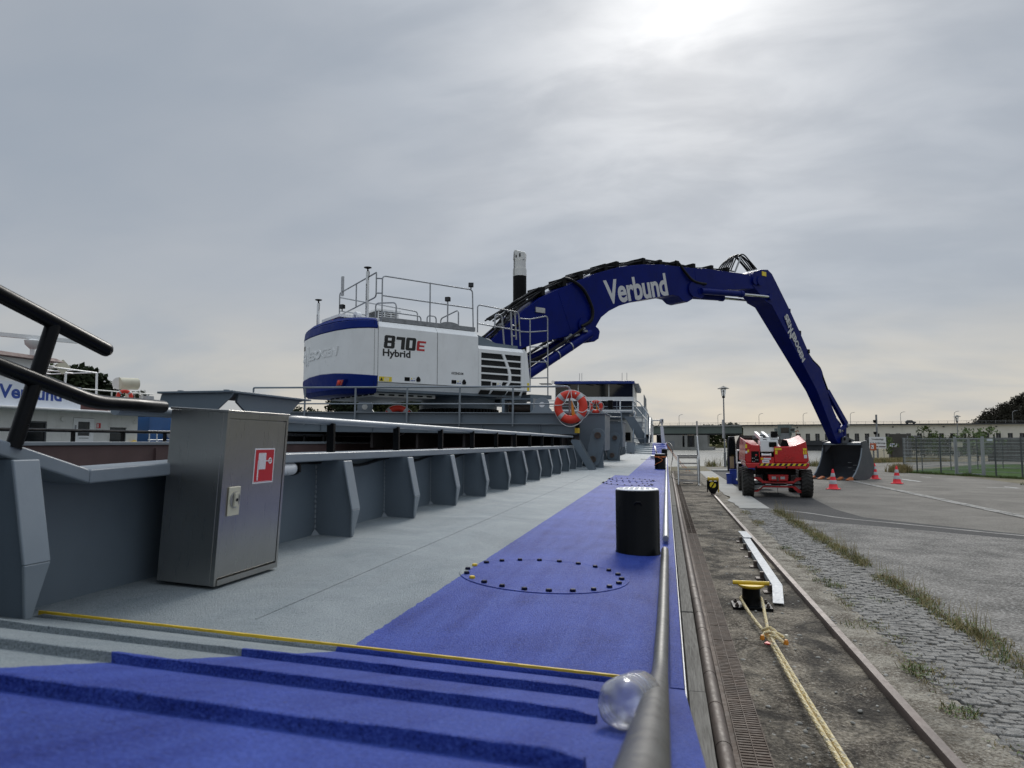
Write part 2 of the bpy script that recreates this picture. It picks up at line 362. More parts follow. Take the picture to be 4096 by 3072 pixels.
def tag(o, label, cat, group=None):
    o['label'] = label; o['category'] = cat
    if group: o['group'] = group
    return o
def struct(o): o['kind'] = 'structure'; return o
def dup(src, loc=None, rz=None, label=None, group=None, scale=None):
    def cp(o, par):
        c = o.copy(); col.objects.link(c)
        if par is not None: c.parent = par
        for ch in [x for x in bpy.data.objects if x.parent == o]: cp(ch, c)
        return c
    r = cp(src, None)
    if loc is not None: r.location = loc
    if rz is not None: r.rotation_euler = (0, 0, rz)
    if scale is not None: r.scale = scale if isinstance(scale, tuple) else (scale,) * 3
    if label: r['label'] = label
    if group: r['group'] = group
    return r
def B(x0, x1, y0, y1, z0, z1): return MB().box(x0, x1, y0, y1, z0, z1)
def Tb(pts, r, n=8, **k): return MB().tube(pts, r, n, **k)
def arc(c, r, a0, a1, n, f): return [f(c[0] + r * math.cos(R(a0 + (a1 - a0) * i / n)), c[1] + r * math.sin(R(a0 + (a1 - a0) * i / n))) for i in range(n + 1)]
def smooth_path(P, k=6):
    P = [Vector(p) for p in P]; out = []
    for i in range(len(P) - 1):
        p0 = P[max(i - 1, 0)]; p1 = P[i]; p2 = P[i + 1]; p3 = P[min(i + 2, len(P) - 1)]
        for j in range(k):
            q = j / k
            out.append(0.5 * ((2 * p1) + (p2 - p0) * q + (2 * p0 - 5 * p1 + 4 * p2 - p3) * q * q + (3 * p1 - p0 - 3 * p2 + p3) * q ** 3))
    return out + [P[-1]]
def fillet(P, rad, k=4):
    P = [Vector(p) for p in P]; out = [P[0]]
    for i in range(1, len(P) - 1):
        a = (P[i - 1] - P[i]); b = (P[i + 1] - P[i]); q = min(rad, a.length * 0.45, b.length * 0.45)
        A = P[i] + a.normalized() * q; Bq = P[i] + b.normalized() * q
        for j in range(k + 1):
            s_ = j / k; out.append(A * (1 - s_) ** 2 + P[i] * 2 * s_ * (1 - s_) + Bq * s_ ** 2)
    return out + [P[-1]]
def text(body, T, wid, hei, mat, parent, local=True, ext=0.003, bold=0.0, shear=0.0, name='lettering', spacing=1.0):
    """flat lettering fitted to wid x hei (T maps text x,y to the frame), base-left at T's origin"""
    cu = bpy.data.curves.new('t', 'FONT'); cu.body = body; cu.size = 1; cu.offset = bold; cu.shear = shear; cu.extrude = 0.5; cu.resolution_u = 4
    cu.space_character = spacing
    o = bpy.data.objects.new('t', cu); col.objects.link(o)
    dg = bpy.context.evaluated_depsgraph_get(); me = bpy.data.meshes.new_from_object(o.evaluated_get(dg))
    vs = [v.co.copy() for v in me.vertices]; fs = [tuple(p.vertices) for p in me.polygons]
    bpy.data.objects.remove(o); bpy.data.curves.remove(cu); bpy.data.meshes.remove(me)
    x0 = min(v.x for v in vs); x1 = max(v.x for v in vs); y0 = min(v.y for v in vs); y1 = max(v.y for v in vs)
    sx = wid / (x1 - x0); sy = hei / (y1 - y0)
    m = MB(); m.add([((v.x - x0) * sx, (v.y - y0) * sy, v.z * 2 * ext) for v in vs], fs, T)
    return m.build(name, mat, parent, local=local, smooth=20)
def frame3(o, xa, ya):
    xa = Vector(xa).normalized(); ya = Vector(ya).normalized(); za = xa.cross(ya)
    return Matrix(((xa.x, ya.x, za.x, o[0]), (xa.y, ya.y, za.y, o[1]), (xa.z, ya.z, za.z, o[2]), (0, 0, 0, 1)))
def capsule(c0, c1, r, n=8):
    a = math.atan2(c1[1] - c0[1], c1[0] - c0[0]); P = []
    for i in range(n + 1): q = a + math.pi / 2 + math.pi * i / n; P.append((c0[0] + r * math.cos(q), c0[1] + r * math.sin(q)))
    for i in range(n + 1): q = a - math.pi / 2 + math.pi * i / n; P.append((c1[0] + r * math.cos(q), c1[1] + r * math.sin(q)))
    return P
def ring(c, R_, r, nrm='y', n=28, m=8):
    P = []
    for i in range(n):
        a = 2 * math.pi * i / n; p, q = R_ * math.cos(a), R_ * math.sin(a)
        P.append((c[0] + p, c[1], c[2] + q) if nrm == 'y' else ((c[0], c[1] + p, c[2] + q) if nrm == 'x' else (c[0] + p, c[1] + q, c[2])))
    return MB().tube(P, r, m, closed=True)
DS = 0.042
def dz(x): return -DS * x
# ================================================================== SETTING
GZ = -1.1
def sheet(name, pts, z, mat, thick=0.0, parent=None):
    m = MB()
    if thick: m.prism(pts, z - thick, z)
    else: m.add([(x, y, z) for x, y in pts], [tuple(range(len(pts)))] if sum(pts[i][0] * pts[(i + 1) % len(pts)][1] - pts[(i + 1) % len(pts)][0] * pts[i][1] for i in range(len(pts))) > 0 else [tuple(reversed(range(len(pts))))])
    o = m.build(name, mat, parent)
    if parent is None: struct(o)
    return o
sheet('water', [(-2500, -600), (2500, -600), (2500, 3500), (-2500, 3500)], -2.8, 'water')
quay = sheet('quay', [(0.11, -60), (0.11, 51.5), (2.6, 53.5), (10, 55), (12, 60), (17, 75), (30, 120), (60, 290), (900, 270), (900, -60)], GZ - 0.004, 'verge_soil', 3.2)
sheet('yard', [(2.6, -20), (14, -20), (14.3, 20), (14.4, 33.3), (14.74, 39.4), (13.96, 41.8), (13.0, 44.6), (15, 50), (22, 60), (34, 70), (34, 74), (20.2, 67), (16.7, 63.6), (11.1, 58.3), (9.2, 52.6), (2.6, 51)], GZ, 'yard_asphalt')
sheet('coarse_asphalt', [(2.62, -20), (14, -20), (14, 8.2), (6.23, 14.55), (5.35, 15.25), (4.4, 16.1), (3.25, 16.85), (2.62, 17.8)], GZ + 0.004, 'coarse_asphalt')
sheet('dark_asphalt', [(2.6, 43.3), (2.6, 17.8), (3.25, 16.85), (4.4, 16.1), (5.35, 15.25), (6.23, 14.55), (14, 8.2), (14, 9.1), (6.6, 15.35), (5.3, 16.9), (4.45, 18.0), (4.25, 20.0), (4.4, 24), (4.5, 43.3)], GZ + 0.004, 'new_asphalt')
def strip(name, pts, wdt, z, mat):
    m = MB(); n = len(pts); L = []; Rr = []
    for i in range(n):
        a = Vector(pts[max(i - 1, 0)]); b = Vector(pts[min(i + 1, n - 1)]); d = (b - a).normalized(); nn = Vector((-d.y, d.x)); p = Vector(pts[i])
        j = 1 + 0.25 * math.sin(i * 5.1)
        L.append(p + nn * wdt / 2 * j); Rr.append(p - nn * wdt / 2 * j)
    m.add([(p.x, p.y, z) for p in L] + [(p.x, p.y, z) for p in Rr], [(i + n, i + n + 1, i + 1, i) for i in range(n - 1)])
    return struct(m.build(name, mat))
strip('joint_sealing', smooth_path([(2.6, 19.7, 0), (2.93, 19.33, 0), (3.42, 18.69, 0), (3.93, 17.7, 0), (4.9, 16.72, 0), (5.83, 15.74, 0), (6.48, 15.11, 0), (10, 12.1, 0), (14, 8.65, 0)], 5) and
      [(p.x, p.y) for p in smooth_path([(2.6, 19.7, 0), (2.93, 19.33, 0), (3.42, 18.69, 0), (3.93, 17.7, 0), (4.9, 16.72, 0), (5.83, 15.74, 0), (6.48, 15.11, 0), (10, 12.1, 0), (14, 8.65, 0)], 5)], 0.10, GZ + 0.008, 'seal_strip')
# double row of setts across the yard (drain line), every stone its own mesh
dl = struct(B(7.93, 8.25, 4, 35, GZ - 0.02, GZ + 0.003).build('drain_line', 'joint_soil'))
sett = MB()
for i in range(150):
    for k in range(2):
        x0 = 7.945 + k * 0.155; y0 = 4.05 + i * 0.206; j = random.uniform(0, 0.01)
        sett.box(x0 + j, x0 + 0.14, y0, y0 + 0.185, GZ - 0.01, GZ + 0.010 + random.uniform(0, 0.012))
sett.build('sett_row', 'seal_strip', dl, kind='stuff')
for p in ([(12.45, 39.5), (12.55, 39.5), (12.76, 38.65), (12.64, 38.65)], [(10.7, 36.7), (10.85, 36.7), (10.98, 34.6), (10.83, 34.6)], [(12.05, 30.85), (12.95, 30.55), (12.95, 30.42), (12.05, 30.72)], [(12.84, 31.45), (12.95, 31.45), (13.05, 30.45), (12.94, 30.45)]):
    sheet('road_marking', p, GZ + 0.004, 'road_paint')
# quay strip beside the ship: soil, rail bed, kerb band, joint bed under the cobbles
def rough_strip(name, x0, x1, y0, y1, nx, ny, z, amp, mat, sc_=3.0, fall=True):
    m = MB(); vs = []; fs = []
    for j in range(ny + 1):
        for i in range(nx + 1):
            x = x0 + (x1 - x0) * i / nx; y = y0 + (y1 - y0) * (j / ny) ** 1.35
            h = mnoise.fractal(Vector((x * sc_, y * sc_, 2.3)), 0.9, 2.2, 6) * amp
            if i in (0, nx): h *= 0.3
            vs.append((x, y, z + h))
    for j in range(ny):
        for i in range(nx): a = j * (nx + 1) + i; fs.append((a, a + 1, a + nx + 2, a + nx + 1))
    return struct(m.add(vs, fs).build(name, mat, smooth=80))
rough_strip('quay_soil', 0.53, 1.45, 2.5, 44, 44, 420, GZ + 0.012, 0.014, 'quay_soil')
rough_strip('rail_bed', 1.52, 1.88, 2.5, 20.0, 16, 200, GZ + 0.016, 0.016, 'rail_bed', 5)
kb = MB(); vs = []
yy = [19.55 + i * 0.5 for i in range(49)]
for i, y in enumerate(yy): vs += [(1.84 + 0.02 * math.sin(i * 2.3) + (0.10 if 3 < i < 9 else 0) * math.sin(i), y, GZ + 0.028), (2.6, y, GZ + 0.028)]
kb.add(vs, [(2 * i, 2 * i + 1, 2 * i + 3, 2 * i + 2) for i in range(len(yy) - 1)])
kb.add([(2.6, yy[0], GZ + 0.028), (2.6, yy[-1], GZ + 0.028), (2.6, yy[-1], GZ - 0.05), (2.6, yy[0], GZ - 0.05), (1.84, yy[0], GZ + 0.028), (1.84, yy[0], GZ - 0.05)], [(0, 3, 2, 1), (0, 4, 5, 3)])
struct(kb.build('kerb_band', 'kerb_concrete'))
sheet('kerb_bed', [(1.46, 19.9), (1.86, 19.9), (1.86, 44), (1.46, 44)], GZ + 0.012, 'rail_bed')
sheet('pier_end', [(2.6, 43.3), (4.6, 43.3), (7.0, 46), (7.0, 47), (2.6, 44.2)], GZ + 0.10, 'kerb_concrete', 0.15)
cs = struct(B(1.86, 2.60, 2.5, 19.55, GZ - 0.05, GZ + 0.004).build('cobble_strip', 'joint_soil'))
# cobbles: nearest rows as single stones, the rest as one part
protos = []
for k in range(6):
    m = MB(); a, b, h = 0.047 + 0.004 * (k % 3), 0.033 + 0.003 * (k % 2), 0.014
    def jt(s): return random.uniform(-s, s)
    lo = [(-a + jt(.006), -b + jt(.006), -0.02), (a + jt(.006), -b + jt(.006), -0.02), (a + jt(.006), b + jt(.006), -0.02), (-a + jt(.006), b + jt(.006), -0.02)]
    md = [(x * 0.97, y * 0.97, h * 0.45) for x, y, z in lo]; hi = [(x * 0.84, y * 0.80, h + jt(.003)) for x, y, z in lo]
    m.add(lo + md + hi, [(0, 1, 5, 4), (1, 2, 6, 5), (2, 3, 7, 6), (3, 0, 4, 7), (4, 5, 9, 8), (5, 6, 10, 9), (6, 7, 11, 10), (7, 4, 8, 11), (8, 9, 10, 11)])
    protos.append(m)
pm = []; far = MB(); cnt = 0
for j in range(215):
    y = 3.55 + j * 0.0745
    if y > 19.4: break
    shift = (j % 2) * 0.05; nx = 8
    for i in range(nx):
        x = 1.905 + i * 0.0985 + shift - 0.02 + random.uniform(-.008, .008); yk = y + random.uniform(-.009, .009) + 0.02 * math.sin(x * 3 + j * 0.15)
        if x > 2.585: continue
        k = random.randrange(6); rz = random.uniform(-0.14, 0.14); zz = GZ + 0.006 + random.uniform(-.006, .008)
        if cnt < 290 and y > 4.0:
            if not any(q[0] == k for q in pm):
                o = protos[k].build('cobble', 'cobble_stone', cs, local=True); pm.append((k, o))
            else:
                src = [q[1] for q in pm if q[0] == k][0]; o = src.copy(); col.objects.link(o)
            o.location = Vector((x, y * 0 + yk, zz)) - cs.location; o.rotation_euler = (random.uniform(-.05, .05), random.uniform(-.05, .05), rz); cnt += 1
        else:
            far.add(protos[k].v, protos[k].f, Matrix.Translation((x, yk, zz)) @ Matrix.Rotation(rz, 4, 'Z'))
far.build('cobble_paving', 'cobble_stone', cs, kind='stuff')
# lawn, verge, left bank, far land
sheet('lawn', [(13.4, 46), (16.9, 37.6), (17.5, 20), (40, 20), (60, 60), (24, 62)], GZ + 0.01, 'lawn')
sheet('left_bank', [(-900, 60), (-150, 95), (-70, 185), (-45, 330), (-45, 420), (-900, 420)], -1.0, 'far_grass', 2.5)
sheet('far_land', [(-2400, 420), (2400, 420), (2400, 3400), (-2400, 3400)], -1.6, 'far_grass', 1.5)
# ------------------------------------------------------------------ trees
def leafball(m, c, rx, ry, rz, n, s, rnd):
    for _ in range(n):
        while True:
            p = Vector((rnd.uniform(-1, 1), rnd.uniform(-1, 1), rnd.uniform(-1, 1)))
            if 0.25 < p.length < 1: break
        p = Vector((c[0] + p.x * rx, c[1] + p.y * ry, c[2] + p.z * rz))
        a = Vector((rnd.gauss(0, 1), rnd.gauss(0, 1), rnd.gauss(0, 1))).normalized(); b = a.orthogonal().normalized()
        q = rnd.uniform(.6, 1.3) * s; a *= q; b *= q * rnd.uniform(.5, .9)
        m.add([p - a, p - b * .8, p + a * .9, p + b], [(0, 1, 2, 3)])
def make_tree(name, label, h, w_, kind, mat, seed, group, trunk=0.25, nb=26, nl=60, ls=0.036):
    rnd = random.Random(seed); o = thing(name, label, 'tree', group=group)
    tr = MB(); th = h * trunk
    tr.tube([(0, 0, -0.3), (0.02 * h, 0, th), (0.0, 0.02 * h, h * 0.62), (0, 0, h * .9)], [h * .026, h * .02, h * .012, h * .003], 7)
    for k in range(6):
        a = rnd.uniform(0, 6.28); z0 = h * rnd.uniform(.25, .6); tr.tube([(0, 0, z0), (math.cos(a) * w_ * .25, math.sin(a) * w_ * .25, z0 + h * .1), (math.cos(a) * w_ * .42, math.sin(a) * w_ * .42, z0 + h * .22)], [h * .01, h * .007, h * .002], 5)
    tr.build('trunk', 'bark', o, local=True)
    cr = MB()
    for k in range(nb):
        u = rnd.random(); z = h * (trunk * .75 + (1.0 - trunk * .75) * u)
        if kind == 'round': rad = w_ * .5 * math.sqrt(max(0.05, 1 - (2 * u - .85) ** 2 / 1.35))
        elif kind == 'tall': rad = w_ * .5 * (1 - abs(u - .4) * 1.1)
        else: rad = w_ * .5 * (1.02 - u)
        a = rnd.uniform(0, 6.28); d = rad * math.sqrt(rnd.random()) * .9
        b = w_ * rnd.uniform(.10, .19)
        leafball(cr, (math.cos(a) * d, math.sin(a) * d, z), b, b, b * .8, nl, h * ls, rnd)
    cr.build('crown', mat, o, local=True, smooth=180)
    return o
TG = 'trees along the far bank'
tp = [make_tree('broadleaf_tree', 'dark broad crowned tree on the far bank behind the excavator', 11, 10, 'round', 'foliage_b', 1, TG, nb=40),
      make_tree('bushy_tree', 'olive green bushy tree on the far bank behind the excavator', 8, 8.5, 'round', 'foliage_c', 2, TG, 0.12, nb=40),
      make_tree('conifer_tree', 'slim dark conifer on the far bank behind the excavator', 12, 4.5, 'cone', 'foliage_b', 3, TG, 0.1, nb=34),
      make_tree('willow_tree', 'loose yellowish green tree on the far bank behind the excavator', 10, 9, 'round', 'foliage_a', 4, TG, 0.15, nb=46)]
TK = ['dark broad crowned tree', 'olive green bushy tree', 'slim dark conifer', 'loose yellowish green tree']
def put_tree(k, x, y, z, s, used=set(), label=None):
    if label: label = TK[k] + label
    if k not in used and label is None:
        used.add(k); o = tp[k]; o.location = (x, y, z); o.scale = (s,) * 3; o.rotation_euler = (0, 0, random.uniform(0, 6)); return o
    return dup(tp[k], (x, y, z), random.uniform(0, 6), scale=s, label=label)
# band seen below the excavator and beyond (distance about 170 m)
def at(px, d): X = (px - 2048) / 2840 * d; return X * .977 - d * .2116, X * .211 + d * .977
for px, d, k, s in [(1178, 215, 1, .95), (1215, 210, 0, .8), (1265, 195, 3, .72), (1300, 200, 1, .8), (1355, 192, 3, .95), (1395, 185, 0, 1.0), (1432, 188, 1, 1.2), (1468, 186, 3, 1.1), (1500, 190, 2, .95), (1512, 205, 2, .8), (1560, 190, 3, 1.05), (1590, 188, 1, 1.25), (1622, 192, 2, .92), (1655, 200, 3, .95), (1690, 205, 1, 1.1), (1730, 215, 0, .85), (1775, 215, 3, .85), (1820, 218, 1, 1.0), (1880, 218, 0, .8), (1960, 220, 3, .8), (2030, 222, 1, 1.0), (2110, 225, 0, .85)]:
    x, y = at(px, d); put_tree(k, x, y, -1.0, s * 1.32)
LB = ' on the bank behind the white workboat'
for px, d, k, s in [(175, 150, 0, 1.0), (225, 140, 3, 1.12), (270, 138, 0, 1.0), (310, 140, 3, 1.1), (345, 138, 0, 1.05), (385, 142, 1, 1.1), (440, 150, 2, .62), (470, 150, 3, .72), (520, 150, 0, .8), (560, 155, 1, .9), (600, 160, 3, .62), (640, 165, 1, .75), (690, 175, 0, .62), (730, 180, 3, .7), (1010, 230, 1, 1.0), (1060, 235, 0, .8), (1110, 238, 3, .9), (1140, 225, 1, .9)]:
    x, y = at(px, d); put_tree(k, x, y, -1.0, s * 1.38, label=LB)
LC = ' seen below the green bridge girder'
for px, d, k, s in [(2822, 420, 0, 1.1), (2850, 410, 3, 1.1), (2872, 415, 1, 1.0), (2905, 430, 0, 1.25), (2930, 425, 0, 1.2), (2958, 420, 3, 1.1), (2990, 425, 1, 1.1)]:
    x, y = at(px, d); put_tree(k, x, y, -1.6, s, label=LC)
# low flat-roofed shed on the far bank
x, y = at(1275, 185)
o = thing('bank_shed', 'low grey flat roofed shed on the far bank below the counterweight', 'shed', (x, y, -1.0), R(12))
B(-5.5, 5.5, 0, 6, 0, 3.6).build('wall', 'old_concrete', o, local=True); B(-5.8, 5.8, -.3, 6.3, 3.6, 3.85).build('roof', 'dark_slab', o, local=True)
B(1.2, 3.4, -.03, 0.05, 0, 2.6).build('door', 'dull_galvanised', o, local=True)
# ------------------------------------------------------------------ wooded hill
hm = MB(); NX, NY = 60, 30; HV = []
def hill_h(u, v): return (8 + 165 * max(0, u) ** 0.62) * math.sin(math.pi * min(1, max(0, v))) ** .8
HX0, HY0 = 288, 690
for j in range(NY + 1):
    for i in range(NX + 1):
        u = i / NX; v = j / NY; HV.append((HX0 + u * 430, HY0 + v * 150 - u * 40, -1.5 + hill_h(u, v) * .86 + 2 * mnoise.noise(Vector((u * 9, v * 9, 1)))))
hm.add(HV, [(j * (NX + 1) + i, j * (NX + 1) + i + 1, (j + 1) * (NX + 1) + i + 1, (j + 1) * (NX + 1) + i) for j in range(NY) for i in range(NX)])
struct(hm.build('hill', 'hill_soil'))
fm = MB(); rnd = random.Random(5)
for k in range(1700):
    u = rnd.random() ** 1.3; v = rnd.random() * .62; z = hill_h(u, v) * .86 - 1.5
    c = (HX0 + u * 430, HY0 + v * 150 - u * 40, z + rnd.uniform(.5, 3.0)); b = rnd.uniform(3.2, 5.0)
    leafball(fm, c, b, b, b * rnd.uniform(.9, 1.3), 44, .95, rnd)
o = fm.build('forest', 'forest_leaf', smooth=180, kind='stuff'); tag(o, 'dense dark forest covering the hill beyond the power station', 'forest')
# ------------------------------------------------------------------ river power station and road bridge
D0 = (31.8, 313.8, 0); DR = R(-6.3)
dam = thing('power_station', 'long cream power station hall with dark windows and a road on its roof', 'building', (31.8, 313.8, -2.8), DR)
L0 = 2.8
# wall with real window openings
wins = [25.2 + 3.62 * (i - 3) + 0.006 * max(0, i - 3) ** 2 for i in range(-2, 36)]
wx = [w_ - 0.85 for w_ in wins]; wm = MB(); prev = 0.0
for x in wx:
    if x > prev: wm.box(prev, x, 0, 1.0, 0, L0 + 7.0)
    wm.box(x, x + 1.65, 0, 1.0, L0 + 3.95, L0 + 7.0); wm.box(x, x + 1.65, 0, 1.0, 0, L0 - 1.7); prev = x + 1.65
wm.box(prev, 210, 0, 1.0, 0, L0 + 7.0); wm.box(0, 210, 12, 13, 0, L0 + 7); wm.box(0, .6, 1, 12, 0, L0 + 7)
wm.build('wall', 'cream_wall', dam, local=True)
for x in wx:
    g = B(x, x + 1.65, .35, .4, L0 - 1.7, L0 + 3.95).build('window', 'dam_glass', dam, local=True)
    f = MB().box(x + .78, x + .87, .25, .34, L0 - 1.7, L0 + 3.95)
    for zz in (1.7, -.3): f.box(x, x + 1.65, .27, .34, L0 + zz, L0 + zz + .1)
    f.build('mullion', 'dull_galvanised', g, local=True)
B(-.5, 210, -.6, 13.5, L0 + 7.0, L0 + 7.25).build('cornice', 'cream_wall', dam, local=True)
B(-.5, 210, -.9, 13.8, L0 + 7.25, L0 + 7.75).build('road_slab', 'dark_slab', dam, local=True)
B(18, 210, -2.5, -0.02, 0, L0 - .6).build('foot_wall', 'dark_slab', dam, local=True)
for k in range(8): B(21 + k * 17.6, 21.5 + k * 17.6, -.45, -.02, L0 + 6.3, L0 + 6.7).build('wall_lamp', 'dark_slab', dam, local=True)
rl = MB()
for k in range(70): x = -43 + k * 3.2; rl.box(x, x + .09, -.6, -.51, L0 + 7.75, L0 + 8.75)
rl.box(-43, 180, -.6, -.52, L0 + 8.68, L0 + 8.76); rl.box(-43, 180, -.6, -.54, L0 + 8.2, L0 + 8.25)
rl.build('road_railing', 'dull_galvanised', dam, local=True)
gr = B(18, 34, -3.2, -2.55, L0 - .7, L0 + 1.1); gr.build('service_gangway', 'dark_slab', dam, local=True)
br = thing('road_bridge', 'green steel girder road bridge joining the cream power station', 'bridge', (31.8, 313.8, -2.8), DR)
B(-60, -.52, -.4, 9, L0 + 4.15, L0 + 7.1).build('girder', 'bridge_green', br, local=True)
B(-60, -.52, .2, 8.4, L0 + 3.6, L0 + 4.13).build('underside', 'dark_slab', br, local=True)
B(-60, -.52, -.9, 9.6, L0 + 7.12, L0 + 7.75).build('road_slab', 'dam_concrete', br, local=True)
for k in range(6): B(-58 + k * 10, -57.7 + k * 10, -.5, -.42, L0 + 4.15, L0 + 7.1).build('girder_rib', 'bridge_green', br, local=True)
pr_ = MB().box(-33, -24.9, -3, 12, 0, L0 + 3.5).box(-19.8, -14.5, -3, 12, 0, L0 + 3.5).box(-24.9, -19.8, 2, 12, 0, L0 + 3.5).box(-24, -22.9, -2.6, 2, 0, L0 + 3.5).box(-36, -12, -4, 13, 0, 1.2)
pr_.build('pier', 'dam_concrete', br, local=True)
for k in range(2): B(-24.85 + k * 2.6, -23.9 + k * 2.9, .2, .5, 1.2, L0 + 3.0).build('gate_slot', 'dark_slab', br, local=True)
B(-31, -28.2, -3.06, -2.98, 1.3, L0 + 1.0).build('pier_door', 'dull_galvanised', br, local=True)
LG = 'street lamps along the roof road'
def dloc(x, y, z): v = Matrix.Rotation(DR, 4, 'Z') @ Vector((x, y, 0)); return (D0[0] + v.x, D0[1] + v.y, z)
lp = thing('street_lamp', 'slim curved street lamp on the road over the power station', 'street lamp', dloc(-26.4, .2, 4.95), DR, LG)
Tb([(0, 0, 0), (0, 0, 3.6), (.1, 0, 4.1), (.5, 0, 4.5), (1.2, 0, 4.7)], .09, 6).build('pole', 'dull_galvanised', lp, local=True)
B(1.1, 1.7, -.12, .12, 4.64, 4.76).build('lamp_head', 'dull_galvanised', lp, local=True)
lp.location = dloc(-26.4, .3, 7.75)
for x in (-42.5, -10.2, 6.4, 23.6, 41.3, 59.4, 78.0, 97.3): dup(lp, (*dloc(x, .3, 0)[:2], 7.75), DR)
# ================================================================== BARGE
barge = thing('hopper_barge', 'long grey and blue hopper barge moored along the quay with side deck and open hold', 'barge', (-4.8, 20, -2.8))
def deckquad(x0, x1, y0, y1, off0=0.0, off1=0.0, th=0.08, ny=1):
    return MB().hexa([(x0, y0, dz(x0) + off0 - th), (x1, y0, dz(x1) + off0 - th), (x1, y1, dz(x1) + off1 - th), (x0, y1, dz(x0) + off1 - th),
                      (x0, y0, dz(x0) + off0), (x1, y0, dz(x1) + off0), (x1, y1, dz(x1) + off1), (x0, y1, dz(x0) + off1)])
def roff(y): return 0.004 + 0.26 * (1.96 - y)
deckquad(-2.12, 0.036, 1.97, 35.1).build('deck', 'deck_paint', barge)
deckquad(-2.12, 0.036, -0.9, 1.968, roff(-.9), 0.004).build('ramp', 'deck_paint', barge)
deckquad(-2.12, 0.036, 35.102, 37.9, 0.0, 0.555).build('ramp', 'deck_paint', barge)
deckquad(-2.12, 0.036, 37.902, 62, 0.555, 0.555).build('raised_deck', 'deck_paint', barge)
deckquad(-9.8, -2.13, 36.0, 62, 0.35, 0.35).build('raised_deck', 'light_grey_paint', barge)
deckquad(-9.8, -8.2, -1, 36, -0.2, -0.2).build('deck', 'light_grey_paint', barge)
# bar cleats across the ramps
BARP = [(-.018, -.004), (-.0145, .05), (-.0125, .5), (-.0105, .93), (-.0075, 1.02), (.006, 1.0), (.010, .9), (.016, .3), (.024, -.004)]
def bar(y, x0, x1, off, mat, h=0.018, w_=1.0, slope=-.26):
    n = 60; vs = []; fs = []; q = len(BARP)
    for k in range(n + 1):
        x = x0 + (x1 - x0) * k / n; e = min(1, (x1 - x) / .015 + .7, (x - x0) / .06 + .02)
        for dy, hh in BARP:
            j = .0016 * mnoise.noise(Vector((x * 26, y * 9, dy * 90))) * (hh > .2) + .003 * mnoise.noise(Vector((x * 3, y, 5)))
            vs.append((x, y + dy * w_ + .004 * mnoise.noise(Vector((x * 5, y * 3, 8))), dz(x) + off + slope * dy * w_ + (h * max(hh, 0) + j * (hh > 0)) * e - (.004 if hh < 0 else 0)))
    for k in range(n):
        for i in range(q - 1): a_ = k * q + i; fs.append((a_, a_ + q, a_ + q + 1, a_ + 1))
    fs += [tuple(range(q)), tuple(reversed(range(n * q, n * q + q)))]
    return MB().add(vs, fs).build('cleat_bar', mat, barge, smooth=50)
bar(1.940, -2.0, -0.115, 0.004, 'deck_paint', .021, .85, -.13)
m = MB()
for k in range(60):
    xa, xb = -1.96 + k * .0305, -1.96 + (k + 1) * .0305; j = .0012 * mnoise.noise(Vector((xa * 40, 1, 0)))
    m.hexa([(xa, 1.936, dz(xa) + .015), (xb, 1.936, dz(xb) + .015), (xb, 1.950, dz(xb) + .015), (xa, 1.950, dz(xa) + .015), (xa, 1.9375 + j, dz(xa) + .0325 + j), (xb, 1.9375 + j, dz(xb) + .0325 + j), (xb, 1.9485, dz(xb) + .0310), (xa, 1.9485, dz(xa) + .0310)])
m.build('edge_stripe', 'yellow_paint', barge, label='yellow painted edge at the foot of the ramp')
for y, xe in ((1.47, -.135), (1.08, -.107), (0.715, -.083), (0.35, -.08)): bar(y, -2.09, xe, roff(y), 'deck_paint', .0195)
for k in range(6): bar(35.3 + k * .46, -2.05, -.05, .555 * (35.3 + k * .46 - 35.1) / 2.8, 'deck_paint', .03, 1.2, .2)
# deck edge: raised gunwale bar with white outer line, hull side
MB().hexa([(0.0, 1.97, -.06), (.034, 1.97, -.06), (.034, 37, -.06), (0, 37, -.06), (0, 1.97, .006), (.034, 1.97, .006), (.034, 37, .006), (0, 37, .006)]).build('gunwale_bar', 'deck_paint', barge)
B(.0375, .0405, 1.9, 62, -.09, .0025).build('edge_line', 'reflective', barge)
hs = MB(); hs.hexa([(-.04, -.9, -3.4), (.03, -.9, -3.4), (.03, 62, -3.4), (-.04, 62, -3.4), (-.04, -.9, -.085), (.03, -.9, -.085), (.03, 62, -.085), (-.04, 62, -.085)])
hs.hexa([(-9.8, -.9, -3.4), (-9.72, -.9, -3.4), (-9.72, 62, -3.4), (-9.8, 62, -3.4), (-9.8, -.9, .1), (-9.72, -.9, .1), (-9.72, 62, .1), (-9.8, 62, .1)])
hs.box(-9.7, -.05, 61.9, 62, -3.4, -.09); hs.box(-9.7, -.05, -.9, -.8, -3.4, .3)
hs.build('hull_side', 'hull_grey', barge)
# raised fore deck behind the ramp head, unseen block added to cut sky light
B(-9.7, .0, -7, -.95, .30, .95).build('fore_deck', 'hull_grey', barge)
B(-9.0, -.9, -6.8, -2.4, .951, 3.1).build('sky_blocker', 'hull_grey', barge)
# weld seam along the side deck
deckquad(-1.358, -1.351, 2.2, 30, .0022, .0022, .01).build('weld_seam', 'deck_paint', barge)
